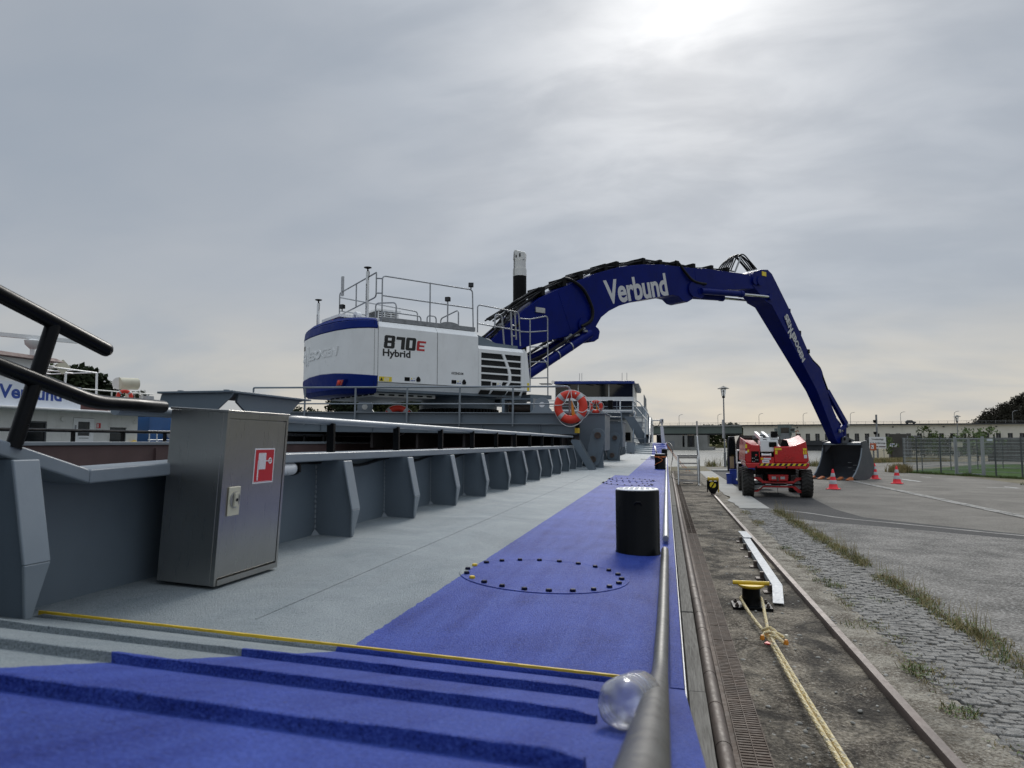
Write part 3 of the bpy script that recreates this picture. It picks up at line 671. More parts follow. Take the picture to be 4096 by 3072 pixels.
# coaming
TOP = [(-1, 1.45), (1.76, .66), (2.11, .555), (3.4, .588), (16, .566), (34, .566)]
def ctop(y):
    for (a, za), (b, zb) in zip(TOP, TOP[1:]):
        if a <= y <= b: return za + (zb - za) * (y - a) / (b - a)
    return TOP[-1][1]
P = [(-1, -.05), (34, -.05)] + [(y, z - .05) for y, z in reversed(TOP)]
MB().prism(P, -2.118, -2.10, 'x').build('coaming_plate', 'hull_grey', barge)
m = MB()
for (a, za), (b, zb) in zip(TOP, TOP[1:]):
    m.hexa([(-2.16, a, za - .05), (-1.95, a, za - .05), (-1.95, b, zb - .05), (-2.16, b, zb - .05), (-2.16, a, za), (-1.95, a, za), (-1.95, b, zb), (-2.16, b, zb)])
m.build('coaming_rim', 'light_grey_paint', barge, bevel=.008)
fl_m = None
for i in range(-2, 28):
    y = 4.03 + 1.083 * i if i > -2 else 1.80
    b0 = max(dz(-1.85), dz(-1.85) + roff(y) if y < 1.96 else 0) - .004; zt = ctop(y) - .052
    st = MB().prism([(-2.099, b0), (-1.868, b0), (-1.845, b0 + .17), (-1.905, zt), (-2.099, zt)], y - .006, y + .006, 'y').build('stiffener', 'hull_grey', barge)
    f = MB(); hw_ = .055 if i > -2 else .046; E_ = [(-1.866, b0 + .006, .012), (-1.843, b0 + .17, hw_), (-1.903, zt, hw_)]
    for (xa, za, wa), (xb, zb, wb) in zip(E_, E_[1:]):
        f.hexa([(xa, y - wa, za), (xa + .012, y - wa, za), (xa + .012, y + wa, za), (xa, y + wa, za), (xb, y - wb, zb), (xb + .012, y - wb, zb), (xb + .012, y + wb, zb), (xb, y + wb, zb)])
    f.build('flange', 'light_grey_paint', st, bevel=.004)
    if y > 2.2:
        wd = MB()
        for k in range(14): wd.lathe([(0, 0), (.006, .003), (.007, .012), (.005, .024), (0, .028)], 6, Matrix.Translation((-2.096, y - .012, b0 + .02 + k * .03)), cap=False)
        wd.add([(-2.098, y - .012, b0), (-2.098, y - .075, b0), (-2.05, y - .012, b0), (-2.095, y - .014, b0 + .05)], [(0, 1, 3), (0, 3, 2), (1, 2, 3)])
        if i < 9: wd.build('weld_bead', 'light_grey_paint', st)
# hold: inner walls, floor, far coaming
hw = MB(); hw.box(-8.0, -7.9, -1, 35.9, -2.6, .60); hw.build('hold_wall', 'hold_red', barge)
B(-2.14, -2.12, -1, 34, -2.6, .50).build('hold_wall', 'hold_red', barge)
B(-7.9, -2.14, 34, 34.3, -2.6, .55).build('hold_wall', 'hold_red', barge)
B(-7.9, -2.14, -1, 34, -2.75, -2.6).build('hold_floor', 'hold_dark', barge)
B(-8.12, -7.88, -1, 36, .60, .65).build('coaming_rim', 'light_grey_paint', barge, bevel=.006)
for k in range(11): B(-7.9, -7.86, .5 + k * 3.1, .53 + k * 3.1, -2.5, .55).build('hold_rib', 'hold_red', barge)
# hatch covers bolted into the side deck
bolt = None
for (hx, hy, hr) in ((-.575, 3.36, .385), (-.575, 10.75, .385), (-.57, 11.85, .385), (-.64, 25.4, .26)):
    T = Matrix.Translation((hx, hy, dz(hx))) @ Matrix.Rotation(math.atan(DS), 4, 'Y')
    hc = MB().lathe([(hr + .012, -.01), (hr + .012, .0035), (hr + .004, .005), (hr - .004, .0025), (hr - .06, .004), (0.001, .004)], 48, T, cap=False).build('hatch_cover', 'deck_paint', barge)
    for k in range(22):
        a = 2 * math.pi * (k + .3) / 22; q = Vector((hx, hy, dz(hx))) + Vector(((hr - .022) * math.cos(a), (hr - .022) * math.sin(a), 0)); q.z = dz(q.x)
        bb = MB().lathe([(.0135, 0), (.0135, .011), (.0105, .014), (.0005, .014)], 6, Matrix.Translation(q) @ Matrix.Rotation(k * 1.3, 4, 'Z'))
        ye = (hy < 5 and hx + math.cos(a) * hr < -.83)
        bb.build('bolt', 'yellow_paint' if (ye and k % 3 == 1) else 'bolt_navy', hc, smooth=25)
# tubular edge guard on the deck edge
tg = MB(); tg.tube(fillet([(-.019, -.4, .655), (-.021, .592, .398), (-.026, 1.93, .055), (-.022, 2.6, .040), (-.018, 4.16, .034), (-.018, 4.2, .034)], .15, 5), .0205, 14)
for y in (.95, 2.35, 3.3): tg.box(-.029, -.013, y, y + .05, -.02 + max(0, roff(y)), .03 + max(0, roff(y)))
tg.build('edge_tube', 'worn_tube', barge)
tg = MB(); tg.tube([(-.014, 4.68, .036), (-.01, 12, .036), (-.01, 18.2, .036), (.0, 34, .036)], .019, 10)
for k in range(10): tg.box(-.02, 0, 5.2 + k * 2.7, 5.25 + k * 2.7, -.02, .03)
tg.lathe([(.001, 0), (.019, .004), (.019, .02)], 10, Matrix.Translation((-.014, 4.68, .036)) @ Matrix.Rotation(R(-90), 4, 'X'))
tg.build('edge_tube', 'galvanised', barge)
# hold railing on the near coaming
rl = Tb([(-2.03, 2.3, .772), (-2.02, 3.4, .775), (-2.0, 15.45, .757)], .022, 12); rl.build('rail_tube', 'light_grey_paint', barge)
for i in range(-1, 11):
    y = 4.03 + 1.083 * i; z0 = ctop(y)
    MB().box(-2.03, -1.985, y - .013, y + .013, z0 - .01, .762).build('rail_post', 'black_paint', barge)
rl = Tb([(-8.0, -1, .805), (-8.0, 15, .800), (-8.0, 34, .80)], .024, 8); rl.build('rail_tube', 'black_paint', barge)
for k in range(37): B(-8.02, -7.98, -.9 + k * .92, -.86 + k * .92, .648, .79).build('rail_post', 'black_paint', barge)
# black handrail climbing with the ramp
hr_ = MB(); hr_.tube(fillet([(-1.98, .9, 1.33), (-1.95, 1.73, 1.093), (-1.95, 2.15, .979)], .05), .0255, 14)
hr_.lathe([(.0255, 0), (.0235, .012), (.016, .021), (.0005, .0255)], 14, Matrix.Translation((-1.95, 2.15, .979)) @ Matrix.Rotation(R(-90 - 15.2), 4, 'X'), cap=False)
hr_.build('handrail', 'black_paint', barge)
Tb(fillet([(-1.98, .9, 1.105), (-1.95, 1.746, .877), (-1.95, 2.11, .788), (-1.96, 2.36, .790), (-2.0, 2.52, .792)], .06), .0255, 14).build('handrail', 'black_paint', barge)
Tb([(-1.96, 1.815, .63), (-1.95, 1.926, 1.03)], .0235, 12).build('handrail_post', 'black_paint', barge)
# grey support saddle over the coaming beside the cabinet
sd = MB().box(-2.40, -1.99, 2.98, 3.74, .882, .892); sd.build('saddle_plate', 'hull_grey', barge, bevel=.002)
MB().prism([(-2.385, .88), (-2.0, .88), (-2.01, .862), (-2.10, .785), (-2.36, .765), (-2.41, .79)], 2.995, 3.005, 'y').build('saddle_bracket', 'hull_grey', barge)
MB().prism([(3.07, .88), (3.70, .88), (3.66, .872), (3.55, .80), (3.13, .80), (3.06, .84)], -2.03, -2.018, 'x').build('saddle_bracket', 'hull_grey', barge)
MB().box(-2.28, -2.13, 3.05, 3.6, .45, .80).build('saddle_post', 'hull_grey', barge)
for x, y in ((-2.3, 3.02), (-2.05, 3.02)): MB().lathe([(.014, .892), (.014, .898), (.001, .899)], 8, Matrix.Translation((x, y, 0))).build('bolt', 'hull_grey', barge)
# white tube lamp below the rim, with cable
m = MB(); m.tube([(-1.985, 3.02, .505), (-1.985, 3.53, .505)], .034, 16); tl = m.build('tube_lamp', 'oval_tube_white', barge)
m = MB(); m.tube([(-1.985, 3.53, .505), (-1.985, 3.56, .505), (-1.985, 3.575, .505)], [.037, .037, .03], 16); m.box(-1.955, -1.94, 3.535, 3.55, .485, .53); m.build('end_cap', 'black_paint', tl)
cb = [(-2.0, 3.57, .50), (-2.05, 3.75, .53)]
for i in range(0, 10): y = 4.03 + 1.083 * i; cb += [(-2.07, y - .12, .525), (-2.07, y + .12, .525), (-2.07, y + .54, .49)]
Tb(smooth_path(cb, 3), .011, 6).build('cable', 'rubber_hose', barge)
# steps up to the wheelhouse deck, white camera post
st = MB()
st.prism([(36.7, .6), (37.6, .6), (40.9, 1.76), (40.9, 2.02), (40.0, 2.0)], -.88, -.82, 'x', None); st.build('stair_stringer', 'hull_grey', barge)
# ------------------------------------------------------------------ fixtures on the barge deck
BG = 'black mooring bollards on the barge deck'
def bollard(x, y, h, r, label, z0=None):
    z0 = dz(x) if z0 is None else z0
    o = thing('mooring_bollard', label, 'bollard', (x, y, z0), group=BG)
    MB().lathe([(r * 1.03, -.02), (r * 1.03, .006), (r, .012), (r, h - .008), (r * .975, h)], 40).build('post', 'black_paint', o, local=True)
    m = MB().lathe([(r * .97, h + .0005), (r * .97, h + .004), (r * .93, h + .008), (.001, h + .009)], 40, cap=False)
    cp = m.build('top_plate', 'white_plain', o, local=True)
    tp_ = MB()
    for i in range(-4, 5):
        for j in range(-4, 5):
            px, py = i * r * .24, j * r * .24
            if math.hypot(px, py) < r * .82: tp_.box(-r * .10, r * .10, -r * .018, r * .018, 0, .003, Matrix.Translation((px, py, h + .0085)) @ Matrix.Rotation(R(45 if (i + j) % 2 else -45), 4, 'Z'))
    tp_.build('tread_pattern', 'white_plain', cp, local=True)
    Tb([(-.012, -r - .0005, h * .80), (0, -r - .008, h * .83), (.02, -r - .008, h * .83), (.03, -r, h * .79)], .006, 6).build('weld_lug', 'black_paint', o, local=True)
    return o
bollard(-.172, 4.27, .362, .127, 'black tube bollard with white tread plate top beside the bolted hatch cover')
b2 = bollard(-.15, 17.2, .355, .125, 'black tube bollard wrapped with an orange line')
bollard(-.08, 29.4, .355, .115, 'black tube bollard just before the far ramp')
bollard(-1.05, 44.3, .50, .17, 'black bollard on the raised deck below the white deckhouse', .60)
bollard(-.42, 45.2, .50, .17, 'black bollard on the raised deck beside the white post', .58)
lr = []
for k in range(34): a = k / 16 * 2 * math.pi; lr.append((-.15 + .131 * math.cos(a), 17.2 + .131 * math.sin(a), .315 - .0009 * k))
tag(MB().tube(lr, .006, 6).tube(smooth_path([(-.20, 17.075, .285), (-.10, 17.06, .24), (-.13, 17.06, .19), (-.24, 17.07, .13), (-.285, 17.11, .09)], 5), .006, 6).build('tie_line', 'orange_rope'), 'orange line looped around the wrapped deck bollard', 'rope')
# water bottle lying on the ramp
bo = thing('water_bottle', 'clear plastic water bottle lying on the blue ramp beside the edge tube', 'bottle', (-.070, 1.005, .2925), rot=(R(-90 - 12), 0, R(-9)))
rb = .0345
def petal(z0, n=40, prof=()):
    m = MB(); vs = []; fs = []
    for (r, z, am) in prof:
        for j in range(n):
            a = 2 * math.pi * j / n; k = .5 + .5 * math.cos(5 * a); rr = r * (1 - am * .22 * (1 - k)); zz = z + am * .012 * (1 - k)
            nn_ = 1 + .045 * mnoise.noise(Vector((math.cos(a) * 2.2, math.sin(a) * 2.2, z * 38)))
            vs.append((rr * math.cos(a) * nn_, rr * math.sin(a) * nn_, zz))
    for i in range(len(prof) - 1):
        for j in range(n): fs.append((i * n + j, i * n + (j + 1) % n, (i + 1) * n + (j + 1) % n, (i + 1) * n + j))
    fs.append(tuple(range(n - 1, -1, -1))); fs.append(tuple((len(prof) - 1) * n + j for j in range(n)))
    return m.add(vs, fs)
petal(0, 50, [(.006, .011, 0), (.014, .006, .5), (.022, .0, 1), (.029, .003, .8), (.0335, .014, .3), (rb, .026, 0), (rb, .034, 0), (rb * .93, .039, 0), (rb, .044, 0), (rb, .052, 0), (rb * .93, .057, 0), (rb, .062, 0), (rb, .070, 0), (rb * .93, .075, 0), (rb, .08, 0), (rb, .10, 0), (rb, .15, 0), (rb * .8, .175, 0), (rb * .42, .196, 0), (rb * .36, .20, 0), (rb * .36, .213, 0)]).build('bottle_body', 'bottle_plastic', bo, local=True, smooth=180)
sm_ = bpy.data.objects['bottle_body'].modifiers.new('wall', 'SOLIDIFY'); sm_.thickness = .0007; sm_.offset = -1
B_ = MB().lathe([(rb * .43, .2135), (rb * .43, .227), (rb * .38, .229), (.0005, .229)], 20); B_.build('cap', 'banner_blue', bo, local=True)
# ------------------------------------------------------------------ stainless fire hose cabinet
cab = thing('hose_cabinet', 'stainless steel fire hose cabinet with red hose sign standing by the coaming', 'cabinet', (-1.866, 2.748, .075), rot=(0, R(3.4), 0))
hx, hy, hz = .128, .233, .70
B(-hx, hx - .018, -hy, hy, .018, hz).build('body', 'brushed_steel', cab, local=True, bevel=.002)
fr = MB().box(hx - .0175, hx, -hy, -hy + .016, .018, hz).box(hx - .0175, hx, hy - .016, hy, .018, hz).box(hx - .0175, hx, -hy + .0165, hy - .0165, hz - .022, hz).box(hx - .0175, hx + .004, -hy + .0165, hy - .0165, .018, .040)
fr.build('door_frame', 'brushed_steel', cab, local=True)
dr = B(hx - .012, hx - .002, -hy + .019, hy - .019, .046, hz - .026).build('door', 'brushed_steel', cab, local=True, bevel=.0015)
B(-hx - .004, hx + .004, -hy - .004, hy + .004, hz + .0005, hz + .010).build('lid', 'brushed_steel', cab, local=True, bevel=.002)
for a, b in ((-.06, -.12), (.06, .12)): B(-.04 if a < 0 else -.03, .04, b - .03, b + .03, -.012, .0178).build('foot', 'hull_grey', cab, local=True)
lx = hx - .0015
lt = MB().box(lx, lx + .006, -.186, -.108, .285, .402).build('latch_plate', 'rudder_beige', dr, local=True, bevel=.003)
m = MB(); T = frame3((lx + .0062, -.147, .350), (0, 1, 0), (0, 0, 1))
m.lathe([(.033, 0), (.033, .004), (.0295, .0045), (.0295, .001), (.001, .001)], 28, T, cap=False); m.build('latch_ring', 'aluminium', dr, local=True)
m = MB(); T2 = T
m.prism([(-.012, -.028), (.012, -.028), (.009, 0), (.012, .028), (-.012, .028), (-.009, 0)], .0015, .010, 'z', T); m.build('latch_grip', 'rudder_beige', dr, local=True, bevel=.001)
MB().lathe([(.0065, .0105), (.0065, .012), (.001, .0115)], 12, T).build('lock_barrel', 'black_paint', dr, local=True)
# red hose sign: white border, red field, white pictogram
sy0, sy1, sz0, sz1 = -.020, .136, .405, .555
sg = B(lx, lx + .0012, sy0, sy1, sz0, sz1).build('sign', 'white_plain', dr, local=True)
B(lx + .0013, lx + .0018, sy0 + .006, sy1 - .006, sz0 + .006, sz1 - .006).build('sign_field', 'sign_red', dr, local=True)
pg = MB(); zx = lx + .0019
for k in range(6): pg.prism(capsule((sy0 + .034 + k * .0098, .468), (sy0 + .034 + k * .0098, .532), .0041), zx, zx + .0006, 'x')
pg.prism(capsule((sy0 + .030, .440), (sy0 + .0305, .500), .0042), zx, zx + .0006, 'x')
pg.prism([(sy0 + .0245, .436), (sy0 + .0365, .436), (sy0 + .0365, .4315), (sy0 + .0245, .4315)], zx, zx + .0006, 'x')
pg.prism([(sy0 + .0255, .4295), (sy0 + .0355, .4295), (sy0 + .0325, .417), (sy0 + .0285, .417)], zx, zx + .0006, 'x')
pg.box(zx, zx + .0006, sy0 + .086, sy0 + .108, .4985, .5025)
pg.build('pictogram', 'white_plain', dr, local=True)
m = ring((zx + .0003, sy0 + .121, .5005), .0115, .0022, 'x', 24, 6); m.box(zx, zx + .0006, sy0 + .11, sy0 + .132, .499, .502); m.box(zx, zx + .0006, sy0 + .1195, sy0 + .1225, .49, .511); m.build('pictogram', 'white_plain', dr, local=True)
B(zx, zx + .0005, sy0 + .012, sy1 - .022, .4125, .4135).build('small_print', 'white_plain', dr, local=True)
# ------------------------------------------------------------------ life buoys
def buoy(loc, label, rz=0.0, stick=False, rr=.285, group='orange ring life buoys'):
    o = thing('life_buoy', label, 'life buoy', loc, rz, group)
    ring((0, 0, 0), rr, .092, 'y', 40, 12).build('ring', 'buoy_orange', o, local=True)
    for k in range(4):
        a0 = 45 + k * 90; P = [(rr * math.cos(R(a0 - 8 + 4 * i)), 0, rr * math.sin(R(a0 - 8 + 4 * i))) for i in range(5)]
        MB().tube(P, .0945, 12, caps=False).build('reflective_band', 'reflective', o, local=True)
    gl = MB()
    for k in range(4):
        a0 = 45 + k * 90; P = []
        for i in range(9): a = R(a0 + i * 90 / 8); d = rr + .10 + (.055 if k in (2, 3) else -.02) * math.sin(math.pi * i / 8); P.append((d * math.cos(a), -.05 * math.sin(math.pi * i / 8), d * math.sin(a)))
        gl.tube(P, .008, 5)
    gl.build('grab_line', 'white_rope', o, local=True)
    if stick:
        Tb(smooth_path([(.0, -.10, .36), (-.06, -.11, .22), (-.15, -.1, .05), (-.36, -.09, .03)], 4), .008, 5).build('cord', 'white_rope', o, local=True)
        Tb(smooth_path([(.02, -.10, .36), (.06, -.11, .1), (.16, -.1, -.08), (.28, -.1, -.13), (.40, -.08, -.05)], 4), .008, 5).build('cord', 'white_rope', o, local=True)
        MB().tube([(.03, .0, .14), (.035, 0, .05), (.06, 0, -.16), (.062, 0, -.22)], [.012, .022, .042, .034], 10).build('marker_light', 'orange_plastic', o, local=True)
        B(.11, .14, -.095, -.088, .27, .31).build('label_tag', 'white_plain', o, local=True)
    return o
buoy((-2.06, 15.66, 1.425), 'large orange life buoy with orange marker light on the gantry rail end', 0, True)
buoy((-6.9, 17.65, 1.25), 'orange life buoy with white line hanging low behind the gantry beam', R(14))
buoy((-3.45, 36.0, 2.42), 'orange life buoy on the wheelhouse walkway rail', 0, True, .255)
buoy((-25.5, 29.45, 2.80), 'orange life buoy on the upper rail of the white workboat', R(50))
# ------------------------------------------------------------------ gantry platform spanning the hold
gan = thing('gantry_platform', 'grey steel gantry platform with railing spanning the hold under the excavator', 'platform', (-2, 15.8, 0), rot=(0, R(.72), 0))
def G(m, name, mat='hull_grey', **k): return m.build(name, mat, gan, local=True, **k)
G(B(-9.2, 0, .06, .10, 1.055, 1.275), 'upper_web'); G(B(-9.2, .02, 0, .30, 1.278, 1.296), 'top_flange', 'light_grey_paint'); G(B(-9.2, .06, -.03, .16, 1.03, 1.05), 'middle_flange', 'light_grey_paint')
G(B(-9.2, 0, .03, .07, .835, 1.025), 'lower_web'); G(B(-9.2, .04, -.01, .18, .815, .832), 'bottom_flange', 'hull_grey')
for k in range(7): G(B(-8.9 + k * 1.35, -8.885 + k * 1.35, -.005, .028, .835, 1.028), 'web_rib')
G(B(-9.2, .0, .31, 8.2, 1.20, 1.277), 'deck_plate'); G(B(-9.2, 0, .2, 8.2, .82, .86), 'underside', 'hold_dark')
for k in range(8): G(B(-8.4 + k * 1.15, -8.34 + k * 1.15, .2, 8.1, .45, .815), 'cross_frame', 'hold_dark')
G(B(-9.2, 0, 8.0, 8.1, .5, 1.25), 'rear_web')
G(B(.001, .075, -.02, .3, .845, .955), 'end_plate', 'yellow_paint')
rt_ = MB(); rt_.tube(fillet([(-8.0, 0, 1.80), (-8.0, 0, 1.885), (-.12, 0, 1.885), (-.12, 0, 1.0)], .09), .0225, 10); rt_.tube([(-8.0, 0, 1.49), (-.14, 0, 1.49)], .017, 8)
rt_.tube([(-8.0, 0, 1.82), (-8.0, 0, 1.0)], .02, 8)
G(rt_, 'railing', 'light_grey_paint')
for x in (-6.6, -5.28, -3.97, -2.68, -1.42): G(MB().tube([(x, 0, .98), (x, 0, 1.87)], .0225, 10), 'railing_post', 'light_grey_paint')
# end blocks with pinned locking arms
G(MB().box(.0, .60, .8, 2.3, .45, 1.30), 'end_block', bevel=.01); G(B(-.02, .64, .76, 2.34, 1.302, 1.32), 'block_cover', 'light_grey_paint')
G(MB().box(.08, .66, 6.7, 8.2, .50, 1.265), 'end_block', bevel=.01); G(B(.06, .70, 6.66, 8.24, 1.267, 1.285), 'block_cover', 'light_grey_paint')
def arm(cx0, cz0, cx1, cz1, y, r, base_r):
    a = G(MB().prism(capsule((cx0, cz0), (cx1, cz1), r), y, y + .05, 'y'), 'locking_arm', 'hull_grey', bevel=.006)
    for cx, cz in ((cx0, cz0), (cx1, cz1)):
        MB().lathe([(.075, 0), (.075, .045), (.055, .05), (.055, .03), (.001, .03)], 18, Matrix.Translation((cx, y - .002, cz)) @ Matrix.Rotation(R(90), 4, 'X')).build('pin', 'rust_pipe', a, local=True)
        for q in (-.1, .1): MB().lathe([(.022, 0), (.022, .012)], 8, Matrix.Translation((cx + q, y, cz + .09)) @ Matrix.Rotation(R(90), 4, 'X')).build('bolt', 'hull_grey', a, local=True)
    G(MB().prism([(cx1 - base_r, .055), (cx1 + base_r + .08, .055), (cx1 + base_r + .05, .62), (cx1 + .02, .62), (cx1 - .02, .3)], y + .06, y + .12, 'y'), 'arm_bracket', 'hull_grey')
arm(.47, .80, .36, .26, .45, .165, .16)
arm(.43, .78, .35, .24, 7.4 - .9, .165, .16)
# boarding ladder leaning on the coaming (two grey plates with yellow rungs)
ld = thing('coaming_ladder', 'short grey step ladder with yellow rungs leaning on the coaming', 'ladder', (-1.5, 14.9, .06))
for q in (0, .34):
    MB().prism([(-1.60, .07), (-1.45, .062), (-1.80, .68), (-1.93, .70), (-1.96, .66)], 14.86 + q, 14.875 + q, 'y').build('side_plate', 'hull_grey', ld)
for k in range(3): B(-1.66 - k * .11, -1.60 - k * .11, 14.876, 15.199, .22 + k * .17, .235 + k * .17).build('rung', 'yellow_paint', ld)
# pad eyes, winch and rail pieces on the platform
def padeye(x, y, z, s, name='pad_eye'):
    P = [(-s, 0)] + arc((0, s * .75), s * .55, 200, -20, 10, lambda a, b: (a, b)) + [(s, 0)]
    o = MB().prism([(x + a, z + b) for a, b in P], y, y + .04, 'y'); p = G(o, name, 'light_grey_paint')
    MB().lathe([(s * .2, 0), (s * .2, .004)], 14, Matrix.Translation((x, y - .0015, z + s * .75)) @ Matrix.Rotation(R(90), 4, 'X')).build('eye_hole', 'white_plain' if x > -3 else 'old_white', p, local=True)
padeye(-.92, 1.0, 1.278, .33); padeye(-6.9, 4.2, 1.278, .45)
wn_ = MB().box(-2.05, -1.25, 1.6, 2.6, 1.28, 1.32).box(-2.05, -1.98, 1.6, 2.6, 1.32, 1.68).box(-1.32, -1.25, 1.6, 2.6, 1.32, 1.68).box(-2.05, -1.25, 1.6, 2.6, 1.68, 1.72)
wq = G(wn_, 'winch_frame', 'hull_grey'); MB().tube([(-1.95, 2.1, 1.5), (-1.35, 2.1, 1.5)], .12, 14).build('winch_drum', 'rust_pipe', wq, local=True)
rr_ = MB().tube(fillet([(.02, 6.5, 1.25), (.02, 6.5, 1.56), (.62, 6.5, 1.56), (.66, 6.5, .95)], .06), .02, 8).tube([(.02, 6.5, 1.42), (.64, 6.5, 1.42)], .015, 8); G(rr_, 'railing', 'light_grey_paint')
G(B(.15, .5, 6.9, 7.0, 1.286, 1.31), 'glove', 'matt_black')
G(MB().tube(fillet([(-4.75, 5.0, 1.28), (-4.75, 5.0, 1.62), (-3.9, 5.0, 1.62), (-3.9, 5.0, 1.28)], .08), .022, 8), 'hoop_rail', 'light_grey_paint')
# ================================================================== EXCAVATOR (local x = to its right, y = forward, z world up)
EX = thing('excavator', 'white and blue material handling excavator with long blue boom and stick reaching over the quay', 'excavator', (-8.28, 17.5, 0), R(-41))
def X_(m, name, mat, par=None, **k): return m.build(name, mat, par or EX, local=True, **k)
PC = Matrix.Translation((0, 3.5, 0))
X_(MB().lathe([(1.02, 1.24), (1.02, 1.46), (.98, 1.48)], 40, PC), 'pedestal', 'hull_grey')
gm = MB().lathe([(1.12, 1.47), (1.12, 1.58)], 40, PC)
for k in range(64):
    a = 2 * math.pi * k / 64; gm.box(1.10, 1.19, -.032, .032, 1.475, 1.575, PC @ Matrix.Rotation(a, 4, 'Z'))
X_(gm, 'slewing_ring', 'matt_black')
X_(MB().lathe([(1.14, 1.585), (1.14, 1.70), (1.08, 1.71), (1.08, 1.96)], 40, PC), 'turntable', 'hull_grey')
fr_ = MB().box(-1.7, 1.60, .1, 4.6, 1.90, 2.10).box(-.5, .6, 4.6, 5.6, 1.75, 2.05)
X_(fr_, 'main_frame', 'hull_grey')
m = MB().box(-1.4, 1.2, .15, 2.0, 1.80, 1.898); X_(m, 'belly_plate', 'old_white')
for k in range(8): X_(MB().prism(capsule((1.2 - .36 * k - .1, 1.855), (1.2 - .36 * k + .1 - .2 * 0, 1.855), .022), .135, .149, 'y'), 'slot', 'matt_black')
for k in range(6): X_(MB().prism(capsule((.35 + .28 * k, 1.85), (.48 + .28 * k, 1.85), .02), 1.2, 1.204, 'x'), 'slot', 'matt_black')
# counterweight: stacked colour bands over one rounded plan
plan = [(1.7, .05), (1.7, -.06), (1.60, -.20), (1.42, -.36), (1.15, -.50), (.6, -.62), (-.2, -.68), (-1.0, -.66), (-1.65, -.58), (-2.05, -.44), (-2.22, -.2), (-2.26, .1), (-2.26, .5), (1.0, .5), (1.0, .05)]
def sc_plan(q, d): 
    cx, cy = -.25, .5; return [(cx + (x - cx) * q, cy + (y - cy) * q) for x, y in plan]
def band(z0, z1, q0, q1, mat, name, arch=0.0):
    P0, P1 = sc_plan(q0, 0), sc_plan(q1, 0)
    h0 = [z0 + (arch[0] * (1 - ((x + .25) / 2.1) ** 2) if arch else 0) for x, y in plan]; h1 = [z1 + (arch[1] * (1 - ((x + .25) / 2.1) ** 2) if arch else 0) for x, y in plan]
    return MB().prism(P0, h0, h1, 'z', None, P1)
cw = X_(band(2.27, 3.46, 1.0, 1.0, 0, 0, (.14, .02)), 'counterweight', 'white_paint')
X_(band(1.96, 2.265, .985, 1.012, 0, 0, (.0, .14)), 'lower_band', 'counterweight_blue', cw, bevel=.02)
X_(MB().prism(sc_plan(.90, 0), 1.86, 1.958, 'z', None, sc_plan(.98, 0)), 'base_band', 'counterweight_blue', cw)
tb = band(3.465, 3.66, 1.008, .99, 0, 0, (.02, .06)); X_(tb, 'top_band', 'counterweight_blue', cw, bevel=.03)
X_(MB().prism(sc_plan(.985, 0), [3.665 + .06 * (1 - ((x + .25) / 2.1) ** 2) for x, y in plan], [3.73 + .10 * (1 - ((x + .25) / 2.1) ** 2) for x, y in plan], 'z', None, sc_plan(.93, 0)), 'top_cap', 'counterweight_blue', cw, bevel=.02)
# panel seams, tail lamp, camera eye, raised name on the rear
X_(B(1.7005, 1.703, -.052, -.046, 1.97, 3.66), 'seam', 'matt_black', cw); X_(B(1.7005, 1.703, .046, .052, 2.0, 3.7), 'seam', 'matt_black', cw)
Tr = frame3((1.02, -.545, 2.10), (-.98, -.2, 0), (0, 0, 1))
def rear(x): # y of the rear face at x
    pts = [p for p in plan[3:11]]
    for (xa, ya), (xb, yb) in zip(pts, pts[1:]):
        if xb <= x <= xa: return ya + (yb - ya) * (x - xa) / (xb - xa)
    return -.6
rx = .98; X_(MB().prism([(rx - .42, 2.05), (rx + .05, 2.04), (rx + .18, 2.20), (rx - .30, 2.23)], -.585, -.50, 'y'), 'lamp_recess', 'counterweight_blue', cw)
tl = X_(MB().prism([(rx - .30, 2.065), (rx + .03, 2.06), (rx + .14, 2.185), (rx - .22, 2.21)], -.60, -.586, 'y'), 'tail_lamp', 'lamp_red', cw)
X_(MB().lathe([(.06, 0), (.055, .02), (.02, .04)], 14, Matrix.Translation((rx - .12, -.601, 2.13)) @ Matrix.Rotation(R(90), 4, 'X')), 'lamp_lens', 'buoy_orange', tl)
X_(B(-1.62, -1.52, -.60, -.57, 3.18, 3.30), 'rear_camera', 'window_glass', cw)
Tn = frame3((-.62, -.6815, 2.80), (-1, .0, 0), (0, 0, 1)); Tn = frame3((.42, -.655, 2.78), (-1, -.02, 0), (0, 0, 1))
# the name reads left to right seen from behind: text x axis runs toward +x
Tn = frame3((-1.95, -.655, 2.82), (1, -.025, 0), (0, 0, 1))
text('SE', frame3((-1.66, -.588, 2.84), (.99, -.10, 0), (0, 0, 1)), .36, .24, 'white_paint', cw, ext=.012, bold=.03, shear=.2, name='raised_letters')
text('N', frame3((-1.36, -.632, 2.72), (.99, -.08, 0), (0, 0, 1)), .30, .52, 'white_paint', cw, ext=.014, bold=.0, shear=.2, name='raised_letters')
text('EBO', frame3((-1.06, -.660, 2.84), (1, -.03, 0), (0, 0, 1)), .88, .24, 'white_paint', cw, ext=.014, bold=.03, shear=.2, name='raised_letters'); text('GEN', frame3((-.16, -.672, 2.84), (1, .075, 0), (0, 0, 1)), .92, .24, 'white_paint', cw, ext=.014, bold=.03, shear=.2, name='raised_letters')
